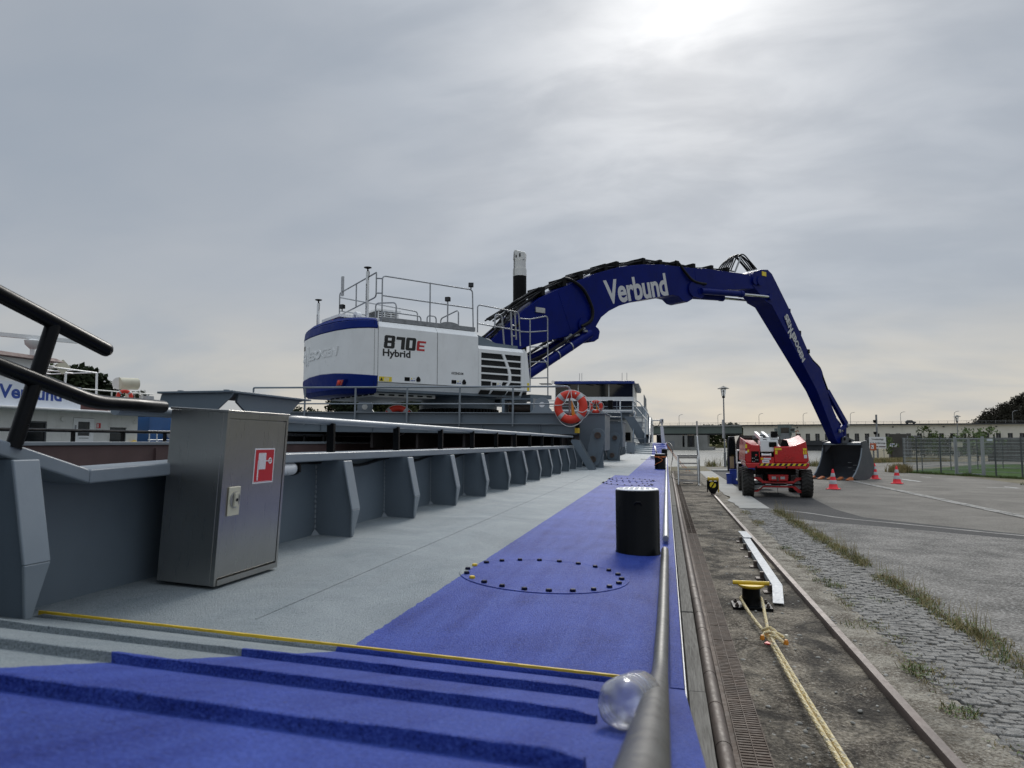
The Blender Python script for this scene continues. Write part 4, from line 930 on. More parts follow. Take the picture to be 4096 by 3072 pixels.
# engine house: doors with chamfered upper edge
def sidepanel(s0, s1, z0, z1, z2, name, ch=.13):
    return X_(MB().prism([(1.58, z0), (1.7, z0), (1.7, z1), (1.7 - ch, z2), (1.0, z2), (1.0, z0)], s0, s1, 'y'), name, 'white_paint', bevel=.008)
pn1 = sidepanel(.056, 1.755, 2.135, 3.52, 3.67, 'side_door'); pn2 = sidepanel(1.765, 3.055, 2.135, 3.52, 3.67, 'side_door')
X_(B(-1.7, .99, .51, 3.0, 2.105, 3.55), 'engine_house', 'white_paint', bevel=.02)
X_(MB().prism([(1.40, 1.90), (1.56, 1.90), (1.69, 2.12), (1.40, 2.12)], .06, 4.62, 'y'), 'side_skirt', 'white_paint', bevel=.006)
X_(MB().prism([(3.07, 2.105), (4.88, 2.105), (4.80, 2.9), (4.72, 3.19), (3.07, 3.19)], 1.05, 1.655, 'x'), 'grille_backing', 'matt_black')
# louvred front panel: white frame with slots
gf = MB()
def sz(pts): gf.prism(pts, 1.66, 1.70, 'x')
sz([(3.06, 2.11), (3.155, 2.11), (3.155, 3.19), (3.06, 3.19)]); sz([(4.54, 2.11), (4.64, 2.11), (4.64, 3.19), (4.54, 3.19)])
zz = [2.11, 2.165, 2.315, 2.36, 2.51, 2.555, 2.705, 2.75, 2.90, 2.945, 3.10, 3.19]
def sl(z): return 3.90 + .24 * min(1, (3.11 - z) / .5) if z > 2.35 else 4.14 - .16 * (2.35 - z) / .2
for i in range(0, 12, 2): sz([(3.156, zz[i]), (4.539, zz[i]), (4.539, zz[i + 1]), (3.156, zz[i + 1])])
for i in range(1, 11, 2):
    a, b = zz[i], zz[i + 1]; sz([(sl(a) - .045, a), (sl(a) + .045, a), (sl(b) + .045, b), (sl(b) - .045, b)])
sz([(3.50, 2.166), (3.94, 2.166), (3.94, 2.314), (3.50, 2.314)])
gp = X_(gf, 'grille_panel', 'white_paint')
X_(MB().prism([(1.40, 3.192), (1.70, 3.192), (1.60, 3.30), (1.40, 3.30)], 3.07, 4.64, 'y'), 'panel_top', 'white_paint')
for i in range(1, 11, 2):
    for j in range(5): X_(B(1.657, 1.6595, 3.16, 4.53, zz[i] + .018 + j * .027, zz[i] + .024 + j * .027), 'louvre', 'dark_rubber_grey', gp)
X_(MB().prism([(4.645, 2.105), (4.89, 2.09), (4.76, 3.17), (4.67, 3.30), (4.645, 3.30)], 1.30, 1.70, 'x'), 'corner_panel', 'white_paint', bevel=.006)
for z in (2.20, 2.33): X_(B(1.7005, 1.7025, 4.75, 4.83, z - .09, z), 'warning_sticker', 'sticker_yellow')
sk = MB()
for a, b, sl_ in ((3.12, 3.45, .08), (3.52, 4.0, .12), (4.06, 4.5, .1)): sk.prism([(a, 1.96), (b - .02, 1.96), (b + sl_ * .5, 2.07), (a + sl_ * .5, 2.07)], 1.58, 1.665, 'x')
X_(sk, 'skirt_vent', 'matt_black')
# stickers, handles and lettering on the doors
X_(B(1.7005, 1.703, .09, .44, 2.15, 2.27), 'warning_sticker', 'sticker_yellow', pn1)
X_(MB().prism([(.11, 2.165), (.20, 2.165), (.155, 2.25)], 1.7032, 1.7045, 'x'), 'warning_mark', 'lettering_black', pn1)
for k in range(4): X_(MB().prism([(.22 + k * .035, 2.165), (.235 + k * .035, 2.165), (.262 + k * .035, 2.255), (.247 + k * .035, 2.255)], 1.7032, 1.7045, 'x'), 'warning_mark', 'white_plain', pn1)
for pn, s0 in ((pn1, .80), (pn2, 2.20), (gp, 3.52)):
    X_(B(1.7005, 1.704, s0, s0 + .15, 2.19, 2.29), 'handle_recess', 'matt_black', pn)
    X_(MB().prism([(s0 + .35, 2.19), (s0 + .44, 2.19), (s0 + .46, 2.24), (s0 + .43, 2.30), (s0 + .395, 2.325), (s0 + .36, 2.30), (s0 + .33, 2.24)], 1.7005, 1.715, 'x'), 'lock', 'black_paint', pn)
    for k in range(3): X_(B(1.7005, 1.7025, s0 + .175 + k * .045, s0 + .205 + k * .045, 2.195, 2.225), 'small_label', 'banner_blue', pn)
    X_(MB().prism([(s0 + .18, 2.24), (s0 + .225, 2.24), (s0 + .2025, 2.29)], 1.7005, 1.7025, 'x'), 'small_label', 'sticker_yellow', pn)
    for k in range(2): X_(B(1.7005, 1.7025, s0 + .24 + k * .035, s0 + .262 + k * .035, 2.25, 2.285), 'small_label', 'lettering_grey', pn)
def glyph(polys, s0, z0, w_, h, mat, pn, name, holes=()):
    m = MB()
    for P in polys: m.prism([(s0 + (x + .10 * y) * w_, z0 + y * h) for x, y in P], 1.7005, 1.7035, 'x')
    return X_(m, name, mat, pn)
def rect(a, b, c, d): return [(a, c), (b, c), (b, d), (a, d)]
g8 = [[(.0, .1), (.1, 0), (.9, 0), (1, .1), (1, .18), (0, .18)], rect(0, .33, .18, .46), rect(.67, 1, .18, .46), rect(.03, .97, .41, .60), rect(0, .33, .55, .82), rect(.67, 1, .55, .82), [(0, .81), (1, .81), (1, .9), (.9, 1), (.1, 1), (0, .9)]]
g7 = [[(0, .76), (1, .76), (1, 1), (.05, 1), (0, .95)], rect(.58, 1, 0, .77)]
g0 = [[(.0, .1), (.1, 0), (.9, 0), (1, .1), (1, .2), (0, .2)], rect(0, .36, .19, .81), rect(.64, 1, .19, .81), [(0, .8), (1, .8), (1, .9), (.9, 1), (.1, 1), (0, .9)]]
ge = [[(0, .1), (.1, 0), (.92, 0), (.92, .2), (0, .2)], rect(0, .3, .19, .81), rect(.28, .85, .40, .58), [(0, .8), (1, .8), (1, 1), (.1, 1), (0, .9)]]
glyph(g8, .20, 2.99, .30, .33, 'lettering_black', pn1, 'model_number'); glyph(g7, .535, 2.985, .25, .32, 'lettering_black', pn1, 'model_number'); glyph(g0, .81, 2.98, .29, .33, 'lettering_black', pn1, 'model_number')
glyph(ge, 1.13, 2.99, .26, .26, 'red_paint', pn1, 'model_letter')
text('Hybrid', frame3((1.702, .18, 2.73), (0, 1, 0), (0, 0, 1)), .78, .24, 'lettering_black', pn1, ext=.0015, bold=.03)
text('ASCENDUM', frame3((1.702, 2.19, 2.44), (0, 1, 0), (0, 0, 1)), .38, .065, 'lettering_black', pn2, ext=.0015, bold=.02)
X_(MB().box(1.7005, 1.702, 1.757, 1.763, 2.14, 3.5), 'seam', 'matt_black', pn2)
# roof walkway, hood, masts, lights
X_(B(1.40, 1.56, .22, 3.05, 3.685, 3.80), 'walkway_edge', 'dull_galvanised'); X_(B(-1.2, 1.40, .3, 3.0, 3.685, 3.73), 'walkway', 'dull_galvanised')
hd = X_(MB().box(-1.35, -.35, .0, 2.2, 3.56, 4.02), 'engine_hood', 'matt_black'); X_(MB().box(-1.5, -.25, -.15, 2.3, 4.025, 4.10), 'hood_cover', 'white_paint', hd)
X_(MB().box(-1.1, -.5, 1.1, 1.75, 4.105, 4.36), 'air_intake', 'dark_rubber_grey'); 
ai = MB().box(-1.15, -.45, 1.05, 1.8, 4.362, 4.41)
for k in range(4): ai.box(-.499, -.485, 1.12, 1.74, 4.13 + k * .06, 4.15 + k * .06)
for k in range(4): ai.box(-.4995, -.484, 1.1 + k * .2, 1.12 + k * .2, 4.105, 4.36)
X_(ai, 'intake_frame', 'white_paint')
X_(B(-1.7, -1.36, -.1, .35, 3.735, 3.98), 'hood_box', 'dull_galvanised'); X_(MB().lathe([(.16, 0), (.16, .12), (.08, .13), (.08, .02)], 18, Matrix.Translation((.35, .15, 3.93)) @ Matrix.Rotation(R(90), 4, 'X')), 'beacon_drum', 'white_paint')
X_(B(-.45, .3, .0, .4, 3.735, 3.87), 'hood_box', 'white_paint', bevel=.02)
for (x, y, zt) in ((.93, .10, 5.18), (-1.85, -.12, 4.75)):
    ms = X_(Tb([(x, y, 3.75), (x, y, zt - .12)], .045, 10), 'antenna_mast', 'white_paint')
    X_(MB().lathe([(.02, zt - .12), (.02, zt - .05), (.05, zt - .04), (.10, zt - .02), (.10, zt - .005), (.03, zt + .01)], 16, Matrix.Translation((x, y, 0))), 'antenna_dish', 'black_paint', ms)
    X_(Tb(smooth_path([(x + .02, y, zt - .08), (x + .10, y, zt - .16), (x + .06, y, zt - .30), (x + .045, y, zt - .34)], 4), .007, 5), 'cable', 'rubber_hose', ms)
    X_(B(x - .07, x + .07, y - .07, y + .07, 3.74, 3.77), 'mast_foot', 'white_paint', ms)
    text('BAGGER-GPS.DE', frame3((x + .0, y - .046, zt - .45), (0, 0, -1), (1, 0, 0)), .85, .045, 'lettering_black', ms, ext=.001, bold=.02)
for x, y in ((-.55, -.22), (-1.62, -.12)): X_(ring((x, y, 3.86), .085, .028, 'y', 20, 8), 'lifting_eye', 'red_paint')
def rail(paths, name='railing', r=.019, mat='galvanised'):
    m = MB()
    for p in paths: m.tube(fillet(p, .10), r, 8)
    return X_(m, name, mat)
rail([[(1.48, .25, 3.80), (1.48, .25, 4.87), (1.48, 3.0, 4.86), (1.48, 3.03, 3.80)], [(1.48, .25, 4.36), (1.48, 3.03, 4.34)], [(1.48, 1.65, 3.80), (1.48, 1.65, 4.88)]])
for z_ in (4.80, 4.42): rail([[(1.48, .25, z_), (1.40, .12, z_)]], 'rail_link')
rail([[(1.40, .12, 4.95), (-.9, .12, 4.80), (-.9, .12, 3.75)], [(1.40, .12, 4.95), (1.40, .12, 4.32), (-.9, .12, 4.16)], [(.2, .12, 4.85), (.2, .12, 4.24)]])
rail([[(-.9, .12, 4.68), (-.9, 2.6, 4.55), (-.9, 2.6, 3.75)]]); rail([[(-.9, .12, 4.30), (-.9, 2.6, 4.20)]])
for p_ in ([(.6, .5, 3.72), (.6, .5, 4.33), (1.0, .9, 4.33), (1.0, .9, 3.72)], [(.2, .9, 3.72), (.2, .9, 4.22), (.2, 2.1, 4.2), (.2, 2.1, 3.72)], [(.2, 2.3, 3.72), (.2, 2.3, 4.25), (.2, 2.6, 4.25), (.2, 2.6, 3.72)], [(.2, 2.75, 3.72), (.2, 2.75, 4.2), (1.0, 2.85, 4.35), (1.0, 2.85, 3.72)]): rail([p_], 'hoop_rail')
rail([[(1.5, 3.16, 3.68), (1.5, 3.16, 4.46), (1.5, 4.60, 4.40), (1.5, 4.66, 3.42)], [(1.5, 3.16, 3.93), (1.5, 4.62, 3.86)]])
rail([[(1.0, 4.1, 3.95), (1.0, 4.12, 4.36), (1.0, 4.36, 4.36), (1.0, 4.45, 3.42)], [(1.45, 4.40, 3.42), (1.45, 4.36, 4.42)], [(1.45, 4.55, 3.6), (1.45, 4.5, 4.4)], [(1.45, 4.37, 3.7), (1.45, 4.56, 3.7)], [(1.45, 4.37, 4.0), (1.45, 4.54, 4.0)]], 'ladder_hoop', .025)
rail([[(1.5, 4.64, 4.22), (1.5, 5.02, 4.24), (1.5, 5.69, 4.41), (1.5, 5.69, 2.0)], [(1.5, 5.02, 4.24), (1.5, 5.02, 2.1)], [(1.5, 4.66, 3.84), (1.5, 5.02, 3.86), (1.5, 5.69, 3.96)], [(1.5, 5.02, 3.42), (1.5, 5.69, 3.48)], [(1.5, 5.02, 2.98), (1.5, 5.69, 3.02)], [(1.5, 5.02, 2.5), (1.5, 5.69, 2.55)]], 'boarding_ladder')
X_(MB().box(.6, 1.6, 4.95, 5.75, 1.90, 2.02), 'boarding_step', 'hull_grey')
X_(MB().prism([(3.10, 3.36), (3.10, 3.66), (3.30, 3.60), (3.85, 3.44), (4.62, 3.42), (4.62, 3.31), (3.10, 3.31)], 1.38, 1.42, 'x'), 'front_fairing', 'hull_grey')
X_(MB().lathe([(.28, 0), (.28, .5)], 20, Matrix.Translation((.9, 3.55, 3.28)) @ Matrix.Rotation(R(90), 4, 'Y')), 'winch_cover', 'old_white')
def flood(x, y, z, rz=0):
    f = X_(MB().box(-.07, .07, -.05, .05, 0, .12, Matrix.Translation((x, y, z)) @ Matrix.Rotation(rz, 4, 'Z')), 'floodlight', 'black_paint', bevel=.01)
    X_(MB().box(-.055, .055, -.056, -.051, .015, .105, Matrix.Translation((x, y, z)) @ Matrix.Rotation(rz, 4, 'Z')), 'lens', 'window_glass', f); X_(B(x - .012, x + .012, y - .012, y + .012, z - .06, z), 'bracket', 'black_paint', f)
flood(1.48, 2.95, 4.93, R(60)); flood(1.35, 2.28, 4.47, R(40)); flood(-.55, .05, 4.30, R(30)); X_(Tb([(1.35, 2.28, 3.8), (1.35, 2.28, 4.46)], .02, 8), 'light_post', 'galvanised')
X_(MB().prism(arc((2.3, 3.8), .3, 180, 0, 8, lambda a, b: (a, 3.8 + (b - 3.8) * .3)), 1.3, 1.45, 'x'), 'step_cover', 'dull_galvanised')
X_(B(-.78, -.70, .1, .16, 4.7, 5.25), 'router_antenna', 'reflective')
# ---------------- boom
BT = [(4.05, 3.35), (4.7, 4.0), (5.65, 4.78), (6.38, 5.28), (7.14, 5.64), (7.89, 5.99), (8.64, 6.32), (9.85, 6.75), (11.14, 7.03), (12.0, 7.15), (12.9, 7.22), (13.7, 7.28), (14.6, 7.38), (15.8, 7.45), (16.9, 7.52), (17.6, 7.55), (17.85, 7.48), (17.95, 7.25), (17.8, 7.0)]
BBt = [(17.15, 6.92), (16.6, 6.80), (15.6, 6.68), (14.6, 6.56), (13.95, 6.50), (13.72, 6.06), (13.45, 5.92), (13.2, 5.94), (12.95, 6.08), (12.6, 6.09), (11.81, 5.90), (11.0, 5.72), (10.35, 5.54), (9.8, 5.36), (9.3, 5.12), (8.93, 4.86), (8.68, 4.52), (8.80, 4.46), (8.86, 4.36), (8.80, 4.12), (8.6, 4.0), (8.2, 3.94), (7.9, 3.95), (7.55, 4.12), (6.6, 3.86), (5.6, 3.56), (4.9, 3.2), (4.3, 2.85), (4.0, 3.0)]
prof = BT + BBt
boom = X_(MB().prism(prof, -.38, .45, 'x'), 'boom', 'boom_blue', bevel=.012)
for (a, b) in (((7.0, 5.5), (7.55, 4.25)), ((13.9, 7.22), (14.0, 6.6))): X_(MB().tube([(.4505, *a), (.4505, *b)], .008, 4), 'weld_seam', 'boom_blue', boom)
T = frame3((.4495, 9.21, 5.32), (0, .975, .222), (0, -.222, .975)); text('Verbund', T, 3.25, .84, 'lettering_grey', boom, ext=.002, bold=.028, spacing=.97)
for (s_, z_, r_) in ((8.35, 4.22, .16), (14.15, 6.42, .17), (17.72, 7.32, .17)):
    X_(MB().tube([(-.5, s_, z_), (.53, s_, z_)], r_, 18), 'pivot_pin', 'boom_blue', boom)
for t in (-.43, .485):
    X_(MB().prism(capsule((8.35, 4.22), (8.1, 4.5), .24), t - .03, t + .03, 'x'), 'cylinder_lug', 'boom_blue', boom); X_(MB().prism(capsule((14.12, 6.42), (13.75, 6.45), .28), t - .03, t + .03, 'x'), 'cylinder_lug', 'boom_blue', boom)
# hoses on the boom
hz_ = [(4.6, 4.35), (5.65, 5.02), (6.3, 5.42), (7.1, 5.78), (7.95, 6.17), (9.0, 6.58), (9.8, 6.83), (11.0, 7.14), (12.0, 7.22), (12.9, 7.33), (13.6, 7.34), (14.6, 7.44), (15.8, 7.52), (16.6, 7.58)]
rnd = random.Random(11)
for k in range(8):
    t = -.22 + k * .085; P = [(t + rnd.uniform(-.02, .02), s_, z_ + rnd.uniform(-.04, .10) - (.05 if k > 5 else 0)) for s_, z_ in hz_]
    if k % 2: P = P[:11]
    X_(Tb(smooth_path(P, 4), .026, 6), 'hose', 'rubber_hose', boom)
for s_ in (6.4, 7.3, 8.05, 9.2, 9.75, 11.1, 12.0, 12.95, 13.9, 15.0, 16.0):
    z_ = [za + (zb - za) * (s_ - sa) / (sb - sa) for (sa, za), (sb, zb) in zip(hz_, hz_[1:]) if sa <= s_ <= sb][0]
    X_(B(-.30, .44, s_ - .07, s_ + .07, z_ - .16, z_ + .11), 'hose_clamp', 'matt_black', boom)
X_(Tb(smooth_path([(.3, 12.95, 7.45), (.42, 13.02, 7.35), (.52, 13.3, 7.0), (.52, 13.65, 6.79), (.52, 14.05, 6.73), (.5, 14.5, 6.75)], 5), .05, 8), 'hose', 'rubber_hose', boom)
X_(Tb(smooth_path([(.3, 7.4, 6.02), (.5, 7.62, 5.92), (.53, 8.05, 5.68), (.53, 8.37, 5.24), (.53, 8.46, 4.94), (.53, 8.35, 4.66), (.52, 7.95, 4.44)], 5), .055, 10), 'hose', 'rubber_hose', boom)
for k in range(9):
    s0 = 4.3 + rnd.uniform(0, .9); X_(Tb(smooth_path([(.1 + rnd.uniform(-.3, .5), s0 - .3, 3.65), (.2 + rnd.uniform(-.2, .35), s0 + .2, 4.1 + rnd.uniform(-.1, .2)), (.1 + rnd.uniform(-.3, .3), s0 + .9, 4.85 + rnd.uniform(-.1, .12)), (rnd.uniform(-.2, .3), s0 + 2.0, 5.5 + rnd.uniform(-.05, .1))], 4), .03, 6), 'hose', 'rubber_hose', boom)
for k in range(14): s0 = 4.45 + rnd.uniform(0, 1.1); X_(MB().box(-.05, .05, -.06, .06, -.03, .03, Matrix.Translation((rnd.uniform(-.1, .5), s0, 3.86 + (s0 - 4.4) * .8 + rnd.uniform(-.04, .10))) @ Matrix.Rotation(rnd.uniform(-.6, .6), 4, 'X')), 'hose_fitting', 'dull_galvanised', boom)
for k in range(7):
    t = -.18 + k * .075; P = [(t, 16.1 + .05 * k, 7.58), (t, 16.45 + .03 * k, 7.95), (t + .01, 16.85 + rnd.uniform(-.04, .04), 8.28 + rnd.uniform(-.06, .05)), (t, 17.3 + rnd.uniform(-.04, .04), 8.40 + rnd.uniform(-.06, .05)), (t, 17.75, 8.22 + rnd.uniform(-.05, .03)), (t, 18.2, 7.92)]
    X_(Tb(smooth_path(P, 4), .028, 6), 'hose', 'rubber_hose', boom)
X_(MB().prism([(16.55, 7.55), (16.62, 7.55), (17.05, 8.25), (16.98, 8.27)], .32, .36, 'x'), 'hose_bracket', 'reflective', boom)
X_(B(.451, .50, 6.05, 6.42, 4.72, 4.88), 'work_light', 'aluminium', boom)
# boom lift cylinders with their hoses, arm cylinders
for t in (-.62, .56):
    c_ = X_(Tb([(t, 8.3, 4.24), (t, 5.0, 2.32)], .15, 18), 'lift_cylinder', 'boom_blue'); X_(Tb([(t, 5.0, 2.32), (t, 4.3, 1.95)], .085, 14), 'piston_rod', 'chrome', c_)
    X_(Tb([(t, 5.05, 2.35), (t, 4.9, 2.26)], .175, 18), 'gland', 'boom_blue', c_)
    X_(Tb([(t, 8.0, 4.36), (t, 6.4, 3.42), (t, 5.3, 2.70)], .045, 8), 'hose', 'rubber_hose', c_); X_(Tb(smooth_path([(t + .1, 7.9, 4.36), (t + .1, 6.6, 3.55), (t + .05, 5.6, 3.1), (t, 5.0, 2.9)], 4), .035, 8), 'hose', 'rubber_hose', c_)
    for k in range(3): s0 = 7.4 - k * .55; z0 = 4.24 - (8.3 - s0) * .582; X_(MB().tube([(t - .0, s0 - .02, z0 + .0), (t, s0 + .02, z0 + .02)], .165, 16), 'band', 'galvanised', c_)
    for k in range(10): s0 = 7.2 + rnd.uniform(0, .8); X_(MB().box(-.04, .04, -.07, .07, -.03, .03, Matrix.Translation((t + rnd.uniform(-.05, .12), s0, 4.46 - (8.3 - s0) * .52 + rnd.uniform(-.04, .1))) @ Matrix.Rotation(R(30) + rnd.uniform(-.5, .5), 4, 'X')), 'hose_fitting', 'dull_galvanised', c_)
X_(Tb([(-.05, 7.6, 3.95), (-.05, 5.0, 2.75)], .11, 14), 'energy_cylinder', 'boom_blue')
for t in (-.44, .52):
    c_ = X_(Tb([(t, 14.15, 6.42), (t, 16.75, 6.63)], .125, 16), 'arm_cylinder', 'boom_blue'); X_(Tb([(t, 16.75, 6.63), (t, 18.75, 6.76)], .058, 12), 'piston_rod', 'chrome', c_); X_(Tb([(t, 16.6, 6.62), (t, 16.78, 6.632)], .145, 16), 'gland', 'boom_blue', c_)
# ---------------- stick (tapering box) with name
def tp(z): return .20 + .25 * max(0, min(1, (z - .6) / 6.2))
SP = [(17.55, 7.55), (17.75, 7.72), (18.2, 7.87), (18.7, 7.94), (19.0, 7.80), (19.21, 7.57), (19.72, 7.0), (20.3, 6.38), (21.05, 5.54), (21.85, 4.58), (22.15, 4.27), (22.85, 3.95), (22.97, 3.80), (22.95, 3.55), (23.25, 3.13), (23.72, 2.35), (24.28, 1.62), (24.72, 1.15), (24.9, .85), (24.75, .62), (24.4, .55), (24.1, .75), (23.75, 1.25), (22.5, 2.95), (20.8, 4.62), (18.93, 6.45), (18.5, 6.55), (18.1, 6.8), (17.6, 7.1)]
stick = X_(MB().prism(SP, [.05 - tp(z) * .95 for s_, z in SP], [.02 + tp(z) for s_, z in SP], 'x'), 'stick', 'boom_blue', bevel=.012)
a_ = Vector((0, 21.47 - 19.92, 4.19 - 6.13)).normalized(); b_ = Vector((0, -a_.z, a_.y))
def ST(s_, z_): return frame3((.035 + tp(z_), s_, z_), a_ + Vector((-.045, 0, 0)), b_)
text('SE', ST(19.84, 6.03), .46, .30, 'lettering_grey', stick, ext=.012, bold=.035); text('N', ST(20.13, 5.62), .30, .30, 'lettering_grey', stick, ext=.012, bold=.03)
text('N', ST(20.10, 5.38), .34, .34, 'lettering_grey', stick, ext=.012, bold=.03); text('EBOGEN', ST(20.38, 5.28), 1.46, .30, 'lettering_grey', stick, ext=.012, bold=.035)
X_(MB().tube([(-.55, 18.72, 6.76), (.58, 18.72, 6.76)], .14, 16), 'pivot_pin', 'boom_blue', stick); X_(MB().tube([(.3, 18.0, 7.35), (.56, 18.0, 7.35)], .19, 18), 'pivot_pin', 'boom_blue', stick)
X_(MB().box(.475, .49, 18.25, 18.55, 7.62, 7.80), 'warning_sticker', 'sticker_yellow', stick)
for s_, z_ in ((20.32, 6.40), (21.1, 5.5), (21.75, 4.72)): X_(B(-.2, .4, s_ - .03, s_ + .12, z_ - .12, z_ + .06), 'hose_clamp', 'matt_black', stick)
X_(Tb(smooth_path([(.25, 21.8, 4.75), (.25, 22.3, 4.35), (.25, 22.9, 4.02), (.25, 23.15, 3.6), (.25, 23.5, 3.05)], 5), .04, 7), 'hose', 'rubber_hose', stick)
# bucket linkage
bl = X_(MB().prism([(23.35, 3.12), (23.75, 3.06), (25.25, 1.62), (25.35, 1.45), (25.2, 1.3), (24.75, 1.75), (23.95, 2.55)], .05, .22, 'x'), 'bucket_link', 'boom_blue', bevel=.01)
X_(Tb([(.0, 23.6, 2.75), (.0, 24.5, 1.80)], .075, 12), 'bucket_cylinder', 'boom_blue'); X_(Tb([(.0, 24.5, 1.80), (.0, 25.1, 1.40)], .045, 10), 'piston_rod', 'chrome')
X_(MB().prism(capsule((25.12, 1.42), (25.05, .72), .09), .10, .18, 'x'), 'tilt_link', 'boom_blue', bevel=.01); X_(MB().prism(capsule((25.12, 1.42), (24.35, 1.2), .09), -.18, .28, 'x'), 'rocker', 'boom_blue')
for s_, z_ in ((25.12, 1.42), (24.35, 1.15)): X_(MB().lathe([(.085, 0), (.085, .05), (.03, .06)], 14, Matrix.Translation((.28, s_, z_)) @ Matrix.Rotation(R(90), 4, 'Y')), 'pin_cap', 'galvanised')
# ---------------- bucket
bk = [(24.90, .60), (25.25, .66), (25.52, .30), (25.80, -.25), (25.86, -.55), (25.72, -.82), (25.42, -1.02), (25.05, -1.085), (24.2, -1.08), (23.82, -1.06)]
inn = [(23.84, -1.02), (24.2, -1.035), (25.02, -1.035), (25.36, -.97), (25.65, -.78), (25.78, -.53), (25.73, -.27), (25.46, .26), (25.22, .58), (24.93, .55)]
bkt = X_(MB().prism(bk + inn, -.83, 1.02, 'x'), 'bucket', 'bucket_grey')
side = [(24.84, .66), (25.30, .72), (25.56, .30), (25.86, -.25), (25.92, -.55), (25.78, -.86), (25.46, -1.065), (25.05, -1.098), (24.33, -1.095), (23.88, -1.0), (24.20, -.78), (24.50, -.45), (24.74, -.04), (24.86, .35)]
for t in (-.88, 1.022): X_(MB().prism(side, t, t + .045, 'x'), 'side_plate', 'bucket_grey', bkt, bevel=.006)
fe = [(23.90, -.99), (24.2, -.775), (24.5, -.445), (24.74, -.035), (24.86, .355)]
for t in (-.885, 1.015): X_(MB().tube([(t + .03, a - .012, b) for a, b in fe], .032, 6), 'side_edge', 'light_grey_paint', bkt)
X_(B(-.82, 1.01, 24.86, 25.0, .50, .60), 'top_lip', 'light_grey_paint', bkt)
X_(MB().tube([(.06, 25.0, .78), (.06, 25.45, .74)], .05, 8), 'ear_bar', 'bucket_grey', bkt)
for t in (-.22, .30): X_(MB().prism([(24.45, .58), (24.55, .86), (24.8, .92), (25.2, .80), (25.6, .72), (25.55, .45), (25.2, .5)], t, t + .06, 'x'), 'bucket_ear', 'bucket_grey', bkt)
for s_, z_ in ((24.62, .78), (25.1, .68)): X_(MB().tube([(-.26, s_, z_), (.40, s_, z_)], .075, 14), 'bucket_pin', 'matt_black', bkt)
X_(MB().prism([(-.82, .10), (-.82, .5), (-.45, .5)], 24.95, 25.0, 'y'), 'gusset', 'bucket_grey', bkt); X_(B(-.83, 1.02, 23.70, 23.95, -1.085, -1.045), 'cutting_edge', 'bucket_grey', bkt)
for k in range(5):
    t = -.80 + k * .45; m = MB().hexa([(t - .10, 23.50, -1.09), (t + .10, 23.50, -1.09), (t + .12, 23.9, -1.092), (t - .12, 23.9, -1.092), (t - .06, 23.48, -1.05), (t + .06, 23.48, -1.05), (t + .09, 23.9, -.94), (t - .09, 23.9, -.94)])
    X_(m, 'tooth', 'rust_orange', bkt, bevel=.025)
for k in range(4): X_(B(.0 + .25 * (k % 2), .16 + .25 * (k % 2), 25.55 - .02, 25.6, -.35 - k * .12, -.33 - k * .12), 'wear_bar', 'reflective', bkt)
# ================================================================== WHEELHOUSE AND AFTER DECK
wh = thing('wheelhouse', 'white wheelhouse with wide dark windows and flat blue roof behind the gantry', 'wheelhouse', (-4.35, 44, .5), rot=(0, R(.7), 0))
def H(m, name, mat, par=None, **k): return m.build(name, mat, par or wh, local=True, **k)
# local: x -2.45..2.42, front face y=0
H(MB().box(-2.40, 2.36, .5, 4.2, 0.05, 1.85), 'lower_house', 'old_white'); H(B(-2.45, 2.42, .0, 4.5, 1.86, 2.0), 'floor_band', 'white_paint')
lw = MB().box(-2.45, 2.42, .02, 4.4, 2.001, 2.12).box(-2.45, 2.42, .02, 4.4, 2.66, 2.92)
for x in (-2.45, -1.05, .30, 1.55, 2.34): lw.box(x, x + .08, .02, .10, 2.121, 2.659)
lw.build('front_wall', 'white_paint', wh, local=True)
for a, b in ((-2.37, -1.05), (-.97, .30), (.38, 1.55), (1.63, 2.34)): H(B(a, b, .06, .08, 2.121, 2.659), 'lower_window', 'window_glass')
H(B(-2.3, 2.3, .5, 4.3, 2.93, 3.60), 'interior', 'dark_rubber_grey')
for a, b in ((-2.40, -1.02), (-.98, .88), (.92, 2.36)): H(B(a, b, .03, .05, 2.92, 3.70), 'window', 'window_glass')
m = MB()
for x in (-2.45, -1.02, .88, 2.36): m.box(x, x + .045, .0, .08, 2.921, 3.70)
m.box(2.36, 2.42, .081, 4.3, 2.921, 3.70).build('window_post', 'old_white', wh, local=True)
rf = H(MB().box(-2.5, 2.46, -.25, 4.7, 3.72, 3.90), 'roof', 'roof_blue', bevel=.03); H(MB().prism([(-.25, 3.72), (4.7, 3.72), (4.7, 3.60), (3.8, 3.40)], 2.46, 2.72, 'x'), 'roof_visor', 'dull_galvanised', rf)
H(MB().tube([(-2.55, -.1, 3.84), (-2.55, -.3, 3.84)], .10, 12), 'search_light', 'chrome', rf)
for x in (-1.1, -.95, 1.62, 1.92): H(Tb([(x, 1.5, 3.9), (x, 1.5, 4.55)], .014, 5), 'whip_aerial', 'dull_galvanised', rf)
for x in (-1.9, -.5, .1, 1.4): H(Tb([(x, -.02, 3.70), (x + .45, -.02, 3.63)], .02, 5), 'wiper', 'matt_black')
H(B(-3.4, -2.7, -.4, .4, 3.72, 3.75), 'solar_panel', 'dark_rubber_grey'); H(Tb([(-2.7, 0, 3.74), (-2.5, 0, 3.8)], .02, 5), 'bracket', 'dull_galvanised')
